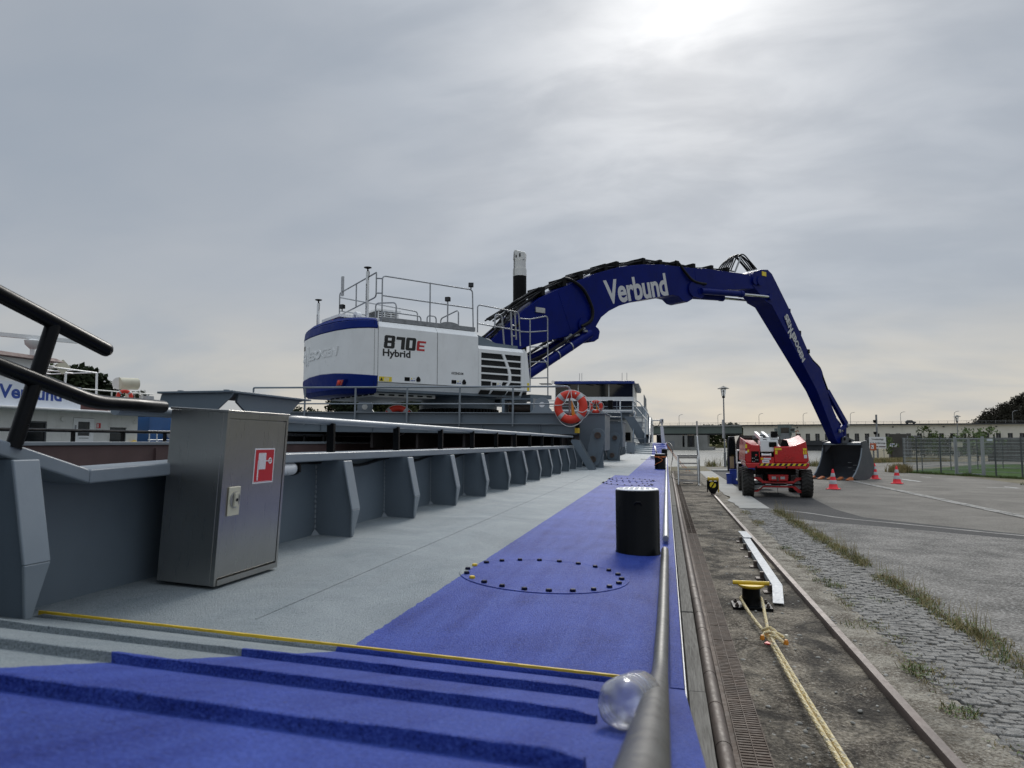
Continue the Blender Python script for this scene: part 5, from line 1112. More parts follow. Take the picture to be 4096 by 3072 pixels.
# walkway in front with railing
H(B(-2.6, 2.6, -5.2, -.02, 1.74, 1.82), 'walkway', 'light_grey_paint'); H(B(-2.2, 2.4, -4.9, -.3, 1.5, 1.73), 'walkway_beam', 'hull_grey')
m = MB().tube(fillet([(-2.6, -4.6, 2.42), (2.55, -4.6, 2.42), (2.75, -4.6, 2.25), (2.78, -4.6, 1.6)], .1), .022, 8).tube([(-2.6, -4.6, 2.1), (2.76, -4.6, 2.1)], .016, 6).tube([(-2.6, -4.6, 1.95), (2.76, -4.6, 1.95)], .012, 6)
for k in range(7): m.tube([(-2.5 + k * .84, -4.6, 1.8), (-2.5 + k * .84, -4.6, 2.42)], .018, 6)
m.tube([(2.5, -4.6, 2.42), (2.5, 0, 2.42)], .02, 6)
H(m, 'walkway_railing', 'light_grey_paint')
H(B(1.22, 1.48, -4.7, -4.56, 1.95, 2.45), 'speaker_case', 'matt_black', bevel=.02)
# stair down to the raised deck
m = MB()
for x in (2.66, 3.26):
    m.hexa([(x, -4.9, 1.45), (x + .05, -4.9, 1.45), (x + .05, -4.9, 1.80), (x, -4.9, 1.80), (x, -7.0, .02), (x + .05, -7.0, .02), (x + .05, -7.0, .40), (x, -7.0, .40)])
H(m, 'stair_stringer', 'hull_grey')
H(MB().prism([(2.2, 1.5), (2.7, 1.5), (3.55, .12), (3.0, .12)], -6.3, -6.24, 'y'), 'stair_side', 'hull_grey')
for k in range(5): H(B(2.72, 3.25, -5.2 - k * .36, -5.0 - k * .36, 1.45 - k * .28, 1.49 - k * .28), 'tread', 'dull_galvanised')
m = MB()
m.tube(fillet([(2.75, -4.7, 2.42), (2.95, -4.9, 2.30), (3.45, -6.4, 1.60), (3.48, -6.5, .5)], .12), .03, 8).tube(fillet([(2.75, -4.7, 2.05), (3.42, -6.4, 1.25)], .1), .02, 6).tube([(3.1, -5.5, 1.0), (3.1, -5.5, 2.08)], .02, 6)
H(m, 'stair_railing', 'hull_grey')
# lower front: hatch opening, black fittings
H(B(-1.6, 2.2, .42, .498, .25, .75), 'dark_recess', 'matt_black'); H(MB().prism([(1.2, .2), (1.5, 1.2), (1.6, 1.2), (1.3, .2)], .2, .3, 'y'), 'chute_edge', 'white_paint')
H(B(1.75, 1.82, .1, .2, .3, 1.35), 'marker_board', 'yellow_paint')
dh = thing('deckhouse', 'white deckhouse with grey mast rails aft of the wheelhouse', 'deckhouse', (-2.0, 52, .5))
H(MB().box(-2.4, .95, 0, 9, .05, 1.95), 'wall', 'old_white', dh); H(MB().box(-1.7, .55, 1.0, 7, 1.951, 2.75), 'upper_wall', 'light_grey_paint', dh); H(B(-.2, .3, -.03, -.005, .5, 1.6), 'door', 'light_grey_paint', dh)
H(B(.951, .97, 1.5, 2.2, .4, 1.7), 'door', 'dark_rubber_grey', dh); H(B(.951, .97, 4.2, 4.8, .9, 1.5), 'window', 'window_glass', dh)
m = MB()
for k in range(8): m.tube([(.45, 1.2 + k * .8, 2.75), (.45, 1.2 + k * .8, 3.6)], .03, 6)
m.tube([(.45, 1.2, 3.6), (.45, 6.8, 3.6)], .025, 6)
H(m, 'roof_railing', 'dull_galvanised', dh); H(MB().box(-.55, -.15, .6, 1.0, 2.76, 3.55), 'loud_hailer', 'old_white', dh); H(Tb([(-.35, .8, 2.7), (-.9, .8, 3.2)], .05, 6), 'stay', 'dull_galvanised', dh)
m = MB()
rnd = random.Random(3)
for k in range(9): m.lathe([(.01, 0), (.06, .04), (.05, .10), (.01, .14)], 7, Matrix.Translation((-.62 + rnd.uniform(-.06, .06), -.06, .9 + k * .12)))
H(m, 'blue_net', 'container_blue', dh)
cp = thing('camera_post', 'white slanting post carrying a white camera and side arm on the deck edge', 'camera post', (-.12, 38.4, .56))
MB().hexa([(-.24, 38.3, .55), (-.05, 38.3, .55), (-.05, 38.5, .55), (-.24, 38.5, .55), (-.30, 38.3, 1.45), (-.14, 38.3, 1.45), (-.14, 38.5, 1.45), (-.30, 38.5, 1.45)]).build('post', 'white_plain', cp)
Tb([(-.21, 38.4, 1.45), (-.21, 38.4, 1.66)], .025, 8).build('stem', 'white_plain', cp)
B(-.29, -.12, 38.28, 38.52, 1.68, 1.87).build('camera_head', 'white_plain', cp, bevel=.02); B(-.22, -.15, 38.265, 38.279, 1.71, 1.81).build('lens', 'window_glass', cp); MB().lathe([(.05, 1.55), (.09, 1.66), (.09, 1.68)], 10, Matrix.Translation((-.21, 38.4, 0))).build('mount', 'old_white', cp)
Tb([(-.29, 38.4, 1.78), (-.72, 38.6, 1.78)], .03, 8).build('side_arm', 'old_white', cp); Tb(smooth_path([(-.3, 38.4, 1.74), (-.38, 38.4, 1.52), (-.55, 38.45, 1.46), (-.75, 38.5, 1.58)], 4), .022, 6).build('cable', 'rubber_hose', cp)
# deck clutter by the far ramp: black hose, orange lines to the quay
tag(Tb(smooth_path([(-.06, 37.6, .62), (.15, 37.4, .58), (.28, 36.8, .40), (.30, 36.0, -.05), (.22, 35.2, -.45), (.15, 34, -.8), (.3, 33.4, -1.02), (.9, 33.2, -1.06)], 5), .022, 7).build('shore_hose', 'rubber_hose'), 'black shore hose hanging over the deck edge by the far ramp', 'hose')
for k, (a, b) in enumerate((((-.02, 37.4, .56), (1.15, 43.0, -1.05)), ((.0, 37.4, .56), (1.32, 42.8, -1.05)))):
    P = [Vector(a).lerp(Vector(b), i / 8) - Vector((0, 0, .12 * math.sin(math.pi * i / 8))) for i in range(9)]
    tag(Tb(P, .014, 6).build('mooring_line', 'orange_rope'), 'thin orange mooring line running from the barge down to the quay', 'rope', 'orange lines to the quay')
dbx = thing('deck_case', 'flat grey case lying on the deck before the wrapped bollard', 'case', (-.42, 27.4, .02))
B(-.58, -.22, 26.9, 27.9, dz(-.4) + .004, .14).build('case_body', 'reflective', dbx, bevel=.015); B(-.30, -.24, 26.88, 26.898, .06, .10).build('case_latch', 'black_paint', dbx)
tag(MB().hexa([(-.44, 33.2, .02), (-.39, 33.2, .02), (-.39, 33.26, .02), (-.44, 33.26, .02), (-.56, 33.9, .46), (-.50, 33.9, .46), (-.50, 33.96, .46), (-.56, 33.96, .46)]).tube([(-.415, 33.23, .0), (-.415, 33.23, .03)], .05, 8).build('lever', 'black_paint'), 'black lever standing slanted on the deck before the far ramp', 'lever')
rb_ = thing('ramp_box', 'narrow light grey steel box beside the far ramp', 'box', (-1.72, 35.6, .06)); B(-1.9, -1.52, 35.15, 36.2, .09, .62).build('body', 'light_grey_paint', rb_, bevel=.01); B(-1.72, -1.66, 35.1, 35.14, .02, .12).build('foot', 'matt_black', rb_); B(-1.92, -1.50, 35.14, 36.22, .622, .635).build('lid', 'hull_grey', rb_)
# spud pole
sp = thing('spud_pole', 'tall spud pole with black shaft and dented white head behind the boom', 'spud pole', (-5.33, 26.0, -2.8))
MB().lathe([(.255, 0), (.255, 9.69)], 28).build('shaft', 'matt_black', sp, local=True); MB().lathe([(.262, 9.70), (.262, 9.98), (.235, 9.985), (.235, 10.30)], 28).build('head_sleeve', 'old_white', sp, local=True)
MB().prism([(-.23, 10.301), (.22, 10.301), (.235, 10.60), (.12, 10.63), (.02, 10.66), (-.10, 10.70), (-.17, 10.71), (-.20, 10.64)], -.18, .18, 'y').build('head_plate', 'old_white', sp, local=True, bevel=.03)
MB().box(.02, .07, -.19, -.181, 10.42, 10.56).box(-.12, -.08, -.19, -.181, 10.40, 10.50).build('cut_out', 'matt_black', sp, local=True)
Tb([(-.18, -.20, 9.72), (-.18, -.19, 10.6)], .012, 5).build('cable', 'rubber_hose', sp, local=True)
# ================================================================== WHITE WORKBOAT ON THE LEFT
wb = thing('workboat', 'white workboat with deckhouse, blue lettered banner and red roofed wheelhouse moored beyond the hold', 'boat', (-30, 26, -2.8))
def V(m, name, mat, par=None, **k): return m.build(name, mat, par or wb, **k)
V(MB().prism([(4, -3.2), (44, -3.2), (45, -.4), (3, -.4)], -35, -24.8, 'x'), 'hull', 'dark_red_trim'); V(B(-34.8, -24.85, 3.2, 44.6, -.395, -.30), 'deck', 'light_grey_paint')
WX_ = -26.0
# deckhouse wall with door and window openings
holes = [(24.35, 25.62, .55, 1.52), (27.0, 28.22, -.2, 1.74), (29.1, 30.3, .5, 1.42)]
m = MB(); prev = 14.0
for (a, b, c, d) in holes: m.box(WX_ - .1, WX_, prev, a, -.298, 1.99); m.box(WX_ - .1, WX_, a, b, d, 1.99); m.box(WX_ - .1, WX_, a, b, -.298, c); prev = b
m.box(WX_ - .1, WX_, prev, 31.0, -.298, 1.99); m.box(-33.5, WX_ - .101, 30.9, 31.0, -.298, 1.99)
V(m, 'deckhouse_wall', 'old_white')
for (a, b, c, d), nm in zip((holes[0], holes[2]), ('window', 'window')):
    wd_ = V(MB().box(WX_ - .06, WX_ + .02, a, b, d - .08, d).box(WX_ - .06, WX_ + .02, a, b, c, c + .08).box(WX_ - .06, WX_ + .02, a, a + .08, c + .081, d - .081).box(WX_ - .06, WX_ + .02, b - .08, b, c + .081, d - .081), nm, 'dark_rubber_grey' if a < 26 else 'old_white', bevel=.02)
    V(B(WX_ - .05, WX_ - .03, a + .08, b - .08, c + .08, d - .08), 'pane', 'window_glass', wd_)
dd = V(MB().box(WX_ - .05, WX_ + .015, 27.02, 27.28, -.2, 1.72).box(WX_ - .05, WX_ + .015, 27.96, 28.2, -.2, 1.72).box(WX_ - .05, WX_ + .015, 27.281, 27.959, 1.56, 1.72).box(WX_ - .05, WX_ + .015, 27.281, 27.959, -.2, .92), 'door', 'white_paint')
V(B(WX_ - .04, WX_ - .02, 27.28, 27.96, .92, 1.56), 'pane', 'window_glass', dd); V(B(WX_ + .016, WX_ + .05, 27.1, 27.16, 1.2, 1.4), 'handle', 'galvanised', dd); V(B(WX_ + .016, WX_ + .02, 27.35, 27.9, .80, .83), 'seam', 'dull_galvanised', dd)
V(B(WX_ + .001, WX_ + .012, 28.36, 28.60, 1.28, 1.52), 'notice', 'sign_red'); V(B(WX_ + .013, WX_ + .016, 28.39, 28.46, 1.31, 1.49), 'notice_field', 'white_plain')
V(B(-33.6, -25.2, 13.8, 31.7, 1.992, 2.07), 'eave', 'white_paint', bevel=.02); V(B(-33, -26.6, 14.2, 30.6, 2.072, 2.5), 'upper_trim', 'dark_red_trim')
for y in (26.4, 30.8): V(MB().lathe([(.12, 0), (.1, .08)], 10, Matrix.Translation((WX_ + .001, y, 1.65)) @ Matrix.Rotation(R(90), 4, 'Y')), 'wall_lamp', 'old_white')
bn = V(B(-25.62, -25.58, 19.0, 26.93, 2.09, 3.07), 'banner', 'banner_white')
text('Verbund', frame3((-25.578, 22.9, 2.38), (0, 1, 0), (0, 0, 1)), 3.0, .56, 'banner_blue', bn, local=False, ext=.003, bold=.03)
# wheelhouse with leaning windows and red roof
V(MB().hexa([(-31, 17, 2.5), (-26.6, 17, 2.5), (-26.6, 25.2, 2.5), (-31, 25.2, 2.5), (-31, 16.8, 4.12), (-26.4, 16.8, 4.12), (-26.3, 25.75, 4.12), (-31, 25.75, 4.12)]), 'wheelhouse_wall', 'white_paint')
for a, b in ((22.4, 23.05), (23.4, 24.45), (24.65, 25.2)):
    f = V(MB().hexa([(-26.58, a, 3.05), (-26.53, a, 3.05), (-26.53, b, 3.05), (-26.58, b, 3.05), (-26.50, a, 3.78), (-26.40, a, 3.78), (-26.40, b + .12, 3.78), (-26.50, b + .12, 3.78)]), 'wheelhouse_window', 'window_glass', bevel=.03)
V(MB().hexa([(-31.5, 16.2, 4.13), (-25.9, 16.2, 4.13), (-25.9, 26.3, 4.13), (-31.5, 26.3, 4.13), (-31.4, 16.2, 4.34), (-26.0, 16.2, 4.34), (-26.0, 25.95, 4.27), (-31.4, 25.95, 4.27)]), 'wheelhouse_roof', 'dark_red_trim')
rd = V(MB().lathe([(.10, 4.27), (.10, 4.60), (.30, 4.80), (.33, 4.97), (.2, 5.02)], 12, Matrix.Translation((-26.5, 25.2, 0))), 'radar', 'white_paint')
V(MB().box(-1.7, 1.7, -.08, .08, 5.03, 5.20, Matrix.Translation((-26.5, 25.2, 0)) @ Matrix.Rotation(R(62), 4, 'Z')), 'radar_bar', 'white_paint', rd)
# awning frame, diamond mark, upper rails, searchlight, blue deck gear
m = MB()
for x in (-26.3, -27.6, -28.9): m.tube([(x, 25.5, 3.93), (x, 28.55, 3.90)], .035, 5)
for y in (26.3, 27.4, 28.55): m.tube([(-26.3, y, 3.92), (-29, y, 3.9)], .03, 5)
m.tube([(-26.3, 28.55, 3.9), (-26.3, 28.6, 2.3)], .05, 6)
V(m, 'awning_frame', 'white_paint')
V(MB().prism([(26.2, 4.0), (26.62, 3.65), (27.04, 4.0), (26.62, 4.32)], -26.35, -26.31, 'x'), 'diamond_mark', 'rudder_beige'); V(Tb([(-26.3, 26.75, 2.5), (-26.3, 26.78, 3.75)], .05, 6), 'mark_post', 'white_paint')
m = MB().tube([(-25.6, 27.0, 3.02), (-25.6, 31.5, 3.06)], .03, 6).tube([(-25.6, 28.0, 2.6), (-25.6, 31.3, 2.6)], .022, 5)
for y in (28.75, 29.8, 30.75, 31.1): m.tube([(-25.6, y, 2.08), (-25.6, y, 3.05)], .035, 5)
V(m, 'upper_railing', 'old_white')
sl_ = V(MB().tube([(-26.35, 30.02, 3.52), (-26.0, 30.85, 3.55)], .30, 18), 'searchlight', 'rudder_beige'); V(MB().tube([(-26.2, 30.4, 3.25), (-26.2, 30.4, 2.7)], .07, 8).box(-26.5, -25.9, 30.2, 30.6, 2.5, 2.72), 'searchlight_stand', 'rudder_beige', sl_)
V(MB().lathe([(.305, 0), (.305, .04), (.25, .05)], 18, Matrix.Translation((-26.355, 30.01, 3.519)) @ Matrix.Rotation(R(-67), 4, 'Z') @ Matrix.Rotation(R(-90), 4, 'Y') @ Matrix.Identity(4)), 'searchlight_rim', 'old_white', sl_)
V(B(-25.9, -25.4, 30.9, 31.35, 2.55, 2.95), 'rail_box', 'reflective')
V(MB().box(-29, -26.3, 32.2, 34.4, -.2, 1.95), 'blue_store', 'container_blue'); V(MB().box(-28.5, -26.0, 34.45, 36.4, -.2, 1.85), 'grey_store', 'light_grey_paint'); V(B(-25.995, -25.985, 34.9, 35.7, .95, 1.25), 'store_sign', 'sticker_yellow')
m = MB()
for k in range(5): m.tube([(-25.7, 31.5 + k * .55, -.2), (-25.7, 31.5 + k * .55, 1.2)], .03, 5)
for z in (.3, .75, 1.2): m.tube([(-25.7, 31.4, z), (-25.7, 33.9, z)], .025, 5)
V(m, 'stern_railing', 'white_paint'); V(MB().lathe([(.22, 0), (.22, .5)], 14, Matrix.Translation((-25.8, 33.2, 1.05)) @ Matrix.Rotation(R(-90), 4, 'X')), 'pump_motor', 'reflective'); V(B(-25.9, -25.5, 32.9, 33.8, -.2, .5), 'pump_base', 'light_grey_paint'); V(MB().tube(smooth_path([(-25.6, 34, .3), (-25.55, 34.4, .7), (-25.6, 34.9, .5), (-25.55, 35.2, .1)], 4), .10, 7), 'deck_hose', 'rubber_hose')
V(MB().tube([(-25.9, 30.4, .5), (-25.9, 30.75, .62)], .13, 10), 'yellow_lamp', 'yellow_paint')
# ================================================================== QUAY EDGE AND FITTINGS
qt = thing('timber_fender', 'grey weathered timber fender planks along the quay edge', 'fender', (.16, 20, -1.3))
y = 2.4
for k in range(9):
    L = [1.12, 1.6, 2.3, 3.0, 4.0, 5, 6, 6, 6][k]; B(.118, .232, y + .006, y + L - .006, -1.30, -1.03 - .004 * (k % 3)).build('plank', 'weathered_timber', qt, bevel=.008); y += L
qp = thing('quay_pipe', 'rusty brown pipe running along the quay edge', 'pipe', (.28, 20, -1.1)); y = 2.4
for k in range(16):
    L = .62 if k < 10 else 5.0; P = [(.283 + .004 * math.sin(k), y, -1.055), (.283 + .004 * math.sin(k + 1), y + L - .004, -1.055)]
    Tb(P, .046, 14).build('pipe_length', 'rust_pipe', qp)
    Tb([(.283 + .004 * math.sin(k), y - .008, -1.055), (.283 + .004 * math.sin(k), y + .008, -1.055)], .0485, 14).build('collar', 'rust_pipe', qp); y += L
sheet('pipe_bed', [(.235, 2.4), (.54, 2.4), (.54, 44), (.235, 44)], GZ + .004, 'joint_soil')
dg_ = thing('drain_grating', 'brown cast iron grating strip set in the quay', 'grating', (.45, 20, GZ))
m = MB(); n_ = 0
y = 2.6
while y < 30:
    for (a, b) in ((.372, .447), (.453, .528)): m.box(a, b, y, y + .020, GZ + .0, GZ + .026)
    y += .036 if y < 14 else .11
m.build('slot_bars', 'grating_iron', dg_, kind='stuff')
for x in (.366, .4475, .528): B(x, x + .0055 if x != .4475 else x + .0055, 2.6, 44, GZ, GZ + .030).build('edge_bar', 'grating_iron', dg_)
B(.335, .365, 2.6, 44, GZ, GZ + .020).build('frame', 'grating_iron', dg_)
for k in range(60): B(.366, .534, 2.6 + k * .5, 2.612 + k * .5, GZ + .0265, GZ + .0285).build('joint_bar', 'grating_iron', dg_)
cr = thing('crane_rail', 'brown steel crane rail laid along the quay', 'rail', (1.46, 14, GZ)); y = 2.4
for L in (4.72, 5.0, 6.0, 6.0):
    MB().prism([(1.425, GZ - .02), (1.515, GZ - .02), (1.50, GZ + .012), (1.506, GZ + .05), (1.497, GZ + .068), (1.441, GZ + .068), (1.432, GZ + .05), (1.438, GZ + .012)], y, min(y + L - .008, 24.2), 'y').build('rail_section', 'rail_steel', cr); y += L
# rail end stop, black with yellow disc
es = thing('rail_end_stop', 'black and yellow rail end stop at the end of the crane rail', 'rail stop', (1.47, 24.35, GZ))
MB().prism([(-.05, .02), (.05, .02), (.165, .22), (.175, .46), (-.175, .46), (-.165, .22)], -.06, .10, 'y').build('body', 'black_paint', es, local=True, bevel=.012)
MB().prism(arc((0, .34), .095, -120, 60, 10, lambda a, b: (a, b)), -.066, -.0605, 'y').build('disc_half', 'sticker_yellow', es, local=True); MB().prism(arc((0, .34), .095, 60, 240, 10, lambda a, b: (a - .012, b)), -.066, -.0605, 'y').build('disc_half', 'sticker_yellow', es, local=True)
MB().hexa([(-.075, -.07, .26), (-.035, -.07, .25), (.075, -.07, .42), (.035, -.07, .43), (-.075, -.066, .26), (-.035, -.066, .25), (.075, -.066, .42), (.035, -.066, .43)]).build('disc_stripe', 'black_paint', es, local=True)
Tb([(-.17, 0, .53), (.19, 0, .53)], .055, 10).build('buffer', 'yellow_paint', es, local=True)
for x in (-.16, -.02, .12): Tb([(x, 0, .53), (x + .05, 0, .53)], .075, 10).build('buffer_ring', 'yellow_paint', es, local=True)
for x in (-.19, .16): B(x, x + .03, -.03, .05, .10, .50).build('strap', 'yellow_paint' if x > 0 else 'black_paint', es, local=True)
Tb([(-.26, 0, .30), (-.18, 0, .30)], .015, 6).build('pin', 'rust_pipe', es, local=True); B(-.06, .06, -.1, .12, .0, .06).build('clamp', 'rail_steel', es, local=True)
# galvanised channel lying on brackets
ch = thing('steel_channel', 'pale galvanised steel channel lying beside the crane rail', 'steel beam', (1.27, 11, GZ))
a0, a1 = Vector((1.315, 13.2, -.985)), Vector((1.215, 8.75, -.985)); d_ = (a1 - a0).normalized(); T = frame3(a0, d_, (-d_.y, d_.x, 0)); Lc = (a1 - a0).length
MB().box(0, Lc, -.055, .055, -.008, 0, T).box(0, Lc, .047, .0555, -.07, -.0085, T).box(0, Lc, -.0555, -.047, -.07, -.0085, T).build('beam', 'bright_galvanised', ch)
T3 = T @ Matrix.Translation((Lc + .002, 0, 0)) @ Matrix.Rotation(R(7), 4, 'Y') @ Matrix.Rotation(R(-6), 4, 'Z'); MB().box(0, .62, -.055, .055, -.008, 0, T3).box(0, .5, .047, .0555, -.05, -.0085, T3).build('bent_end', 'bright_galvanised', ch)
T4 = T @ Matrix.Translation((-.02, .01, .012)) @ Matrix.Rotation(R(2), 4, 'Z'); MB().box(-.45, .42, -.07, .07, -.006, 0.004, T4).build('splice_plate', 'bright_galvanised', ch)
for k in range(6):
    q = a0 + d_ * (.15 + k * .85); B(q.x - .10, q.x + .05, q.y - .03, q.y + .03, GZ - .005, -.995).build('bracket', 'rust_pipe', ch); B(q.x - .15, q.x + .06, q.y - .07, q.y + .07, GZ - .005, GZ + .03).build('foot_plate', 'rust_pipe', ch)
# quay mooring bollard with yellow cap
yb = thing('quay_bollard', 'rusty quay bollard with yellow crossbar cap and a rope around it', 'bollard', (.85, 8.02, GZ))
B(-.20, .20, -.15, .15, -.02, .038).build('base_plate', 'black_paint', yb, local=True, bevel=.006); MB().lathe([(.10, .039), (.095, .06), (.092, .20), (.10, .215)], 28).build('post', 'black_paint', yb, local=True)
MB().lathe([(.11, .216), (.135, .235), (.135, .25), (.001, .252)], 28).build('cap', 'yellow_paint', yb, local=True); MB().tube([(-.185, 0, .262), (.185, 0, .262)], .022, 12).build('crossbar', 'yellow_paint', yb, local=True)
for x, y in ((-.155, .10), (-.155, -.10), (.155, -.10), (.155, .10)): MB().lathe([(.02, .0385), (.02, .056), (.012, .058), (.012, .075), (.001, .075)], 6, Matrix.Translation((x, y, 0))).build('anchor_nut', 'rust_pipe', yb, local=True)
# mooring rope: two twisted lines from the bollard to the knot and on past the frame
def twist(path, R_, r, pitch, mat, name, parent):
    P = smooth_path(path, 14); m = MB(); dist = [0]
    for a, b in zip(P, P[1:]): dist.append(dist[-1] + (b - a).length)
    n = max(8, int(dist[-1] / (pitch / 7))); S_ = []
    j = 0
    for i in range(n + 1):
        d = dist[-1] * i / n
        while j < len(dist) - 2 and dist[j + 1] < d: j += 1
        q = (d - dist[j]) / max(1e-9, dist[j + 1] - dist[j]); S_.append((P[j].lerp(P[j + 1], q), (P[j + 1] - P[j]).normalized(), d))
    for s_ in range(3):
        pts = []
        for p, tg_, d in S_:
            u = tg_.cross(Vector((0, 0, 1))).normalized(); v = u.cross(tg_); a = 2 * math.pi * (d / pitch + s_ / 3); pts.append(p + (u * math.cos(a) + v * math.sin(a)) * R_)
        m.tube(pts, r, 5)
    return m.build(name, mat, parent, smooth=70)
rp = thing('mooring_rope', 'pale yellow twisted mooring rope looped over the yellow capped bollard', 'rope', (.85, 6, GZ))
kn = (.838, 6.62, -1.0)
twist([(.83, 8.13, -.99), (.755, 8.08, -1.0), (.742, 7.92, -1.005), (.78, 7.3, -1.03), (.826, 6.62, -1.03), (.822, 5.7, -1.01), (.822, 4.8, -.985), (.815, 3.0, -.90)], .0075, .0088, .07, 'mooring_rope_fibre', 'rope_line', rp)
twist([(.85, 8.13, -.985), (.935, 8.08, -.99), (.945, 7.9, -1.0), (.89, 7.2, -1.03), (.842, 6.58, -1.01), (.846, 5.7, -1.0), (.850, 4.8, -.975), (.848, 3.0, -.89)], .0075, .0088, .07, 'mooring_rope_fibre', 'rope_line', rp)
twist([(.80, 6.72, -1.0), (.86, 6.66, -.965), (.90, 6.60, -1.0), (.85, 6.54, -1.03), (.80, 6.58, -1.0), (.85, 6.50, -.965), (.90, 6.46, -1.0)], .007, .0085, .07, 'mooring_rope_fibre', 'knot', rp)
for p in (((.86, 6.60, -.99), (.95, 6.52, -1.01)), ((.84, 6.5, -.99), (.93, 6.38, -1.02)), ((.82, 6.65, -1.0), (.77, 6.52, -1.03))): twist([p[0], tuple((Vector(p[0]) + Vector(p[1])) / 2 + Vector((0, 0, .015))), p[1]], .007, .0082, .07, 'mooring_rope_fibre', 'rope_end', rp)
for p, mt in (((.965, 6.50, -1.015), 'rudder_beige'), ((.94, 6.36, -1.02), 'orange_plastic'), ((.77, 6.51, -1.03), 'orange_plastic')): MB().lathe([(.018, 0), (.02, .02), (.012, .04)], 8, Matrix.Translation(p)).build('end_whipping', mt, rp)
MB().prism([(.77, 6.38), (.83, 6.35), (.80, 6.44)], -1.03, -1.02).build('tag', 'sign_red', rp)
# aluminium gangway stair
sa = thing('gangway_stair', 'aluminium stair with five mesh treads and handrail standing on the quay', 'stair', (.86, 30.4, GZ))
for x in (-.42, .38):
    MB().hexa([(x, -.62, 0.02), (x + .04, -.62, 0.02), (x + .04, -.52, 0.02), (x, -.52, 0.02), (x, .30, 1.17), (x + .04, .30, 1.17), (x + .04, .45, 1.17), (x, .45, 1.17)]).build('stringer', 'aluminium', sa, local=True)
    B(x + .04 * (x < 0), x + .04 + .04 * (x < 0), .46, .52, .02, 1.17).build('rear_leg', 'aluminium', sa, local=True); B(x - .03, x + .09, -.66, -.5, 0, .018).build('foot', 'aluminium', sa, local=True)
for k in range(5):
    yk = -.58 + k * .235; zk = .16 + k * .235 * .97
    td = B(-.379, .379, yk, yk + .24, zk, zk + .03).build('tread', 'dull_galvanised', sa, local=True); B(-.379, .379, yk - .012, yk - .001, zk - .02, zk + .04).build('nosing', 'aluminium', td, local=True)
    m = MB()
    for j in range(12): m.box(-.37 + j * .062, -.34 + j * .062, yk + .02, yk + .21, zk + .0305, zk + .034)
    m.build('grip_pattern', 'dark_rubber_grey', td, local=True)
B(-.42, .42, .30, .95, 1.175, 1.21).build('top_platform', 'dull_galvanised', sa, local=True); B(-.42, .42, .285, .299, 1.12, 1.215).build('platform_nosing', 'aluminium', sa, local=True)
Tb(fillet([(.43, -.56, .1), (.43, -.60, 1.05), (.41, .35, 2.02), (.41, .4, 1.2)], .12), .026, 8).build('handrail', 'aluminium', sa, local=True)
B(.385, .45, .55, .60, 1.2, 2.62).build('handrail_post', 'aluminium', sa, local=True); Tb([(.43, -.25, .55), (.43, -.25, 1.4)], .02, 6).build('handrail_post', 'aluminium', sa, local=True)
MB().box(-.2, .2, .2, .4, 0, .05).build('ballast', 'dark_rubber_grey', sa, local=True)
# ================================================================== VEHICLES
J = thing('boom_lift', 'red self propelled boom lift parked on the dark asphalt with its counterweight toward the barge', 'boom lift', (3.42, 24.15, GZ), R(-2))
def Jb(m, name, mat, par=None, **k): return m.build(name, mat, par or J, local=True, **k)
wt_ = MB(); rT, wT = .44, .35
TX = Matrix.Rotation(R(90), 4, 'Y')
for (x, yy_) in ((-.87, 0), (.87, -.05), (-.84, 2.5), (.84, 2.5)):
    T = Matrix.Translation((x, yy_, rT)) @ TX
    whl = Jb(MB().lathe([(.22, -wT / 2 + .02), (.33, -wT / 2), (rT - .05, -wT / 2 + .01), (rT - .02, -wT / 2 + .05), (rT - .02, wT / 2 - .05), (rT - .05, wT / 2 - .01), (.33, wT / 2), (.22, wT / 2 - .02)], 40, T), 'tyre', 'tyre')
    Jb(MB().lathe([(.225, -.13), (.225, .13), (.20, .15), (.19, .10), (.08, .09), (.08, .13), (.001, .13)], 24, T if x > 0 else T @ Matrix.Rotation(R(180), 4, 'X')), 'rim', 'white_paint', whl)
    lg = MB()
    for k in range(22):
        a = 2 * math.pi * k / 22
        for sgn in (-1, 1):
            off = .5 * (2 * math.pi / 22) * (0.35 if sgn > 0 else 0)
            Tk = T @ Matrix.Rotation(a + off, 4, 'Z')
            lg.hexa([(rT - .035, -.028, 0), (rT, -.022, 0), (rT, .022, 0), (rT - .035, .028, 0), (rT - .05, -.028 + .085, sgn * wT / 2 * .98), (rT - .012, -.022 + .085, sgn * wT / 2 * .95), (rT - .012, .022 + .085, sgn * wT / 2 * .95), (rT - .05, .028 + .085, sgn * wT / 2 * .98)], Tk)
    Jb(lg, 'tread_lugs', 'tyre', whl)
Jb(MB().box(-.42, .42, -.15, 2.7, .45, .70), 'chassis', 'matt_black'); Jb(MB().lathe([(.55, .70), (.55, .86)], 28, Matrix.Translation((0, 1.1, 0))), 'turntable_bearing', 'matt_black')
axl = MB().prism([(-.70, .64), (-.50, .62), (-.42, .52), (-.15, .50), (.2, .50), (.48, .52), (.56, .62), (.76, .64), (.76, .58), (.56, .50), (.48, .44), (-.45, .44), (-.52, .50), (-.70, .58)], -.30, -.18, 'y')
Jb(axl, 'axle_beam', 'red_paint', bevel=.012); Jb(MB().prism([(-.70, .16), (-.58, .17), (-.42, .31), (.45, .31), (.60, .15), (.74, .14), (.74, .19), (.52, .36), (-.42, .36), (-.56, .21), (-.70, .21)], -.28, -.16, 'y'), 'lower_frame', 'red_paint', bevel=.01)
Jb(MB().tube([(-.70, -.30, .41), (.76, -.30, .41)], .028, 10), 'tie_rod', 'black_paint'); 
for a in (-.36, .27): Jb(B(a, a + .16, -.335, -.325, .40, .415), 'reflector', 'white_plain')
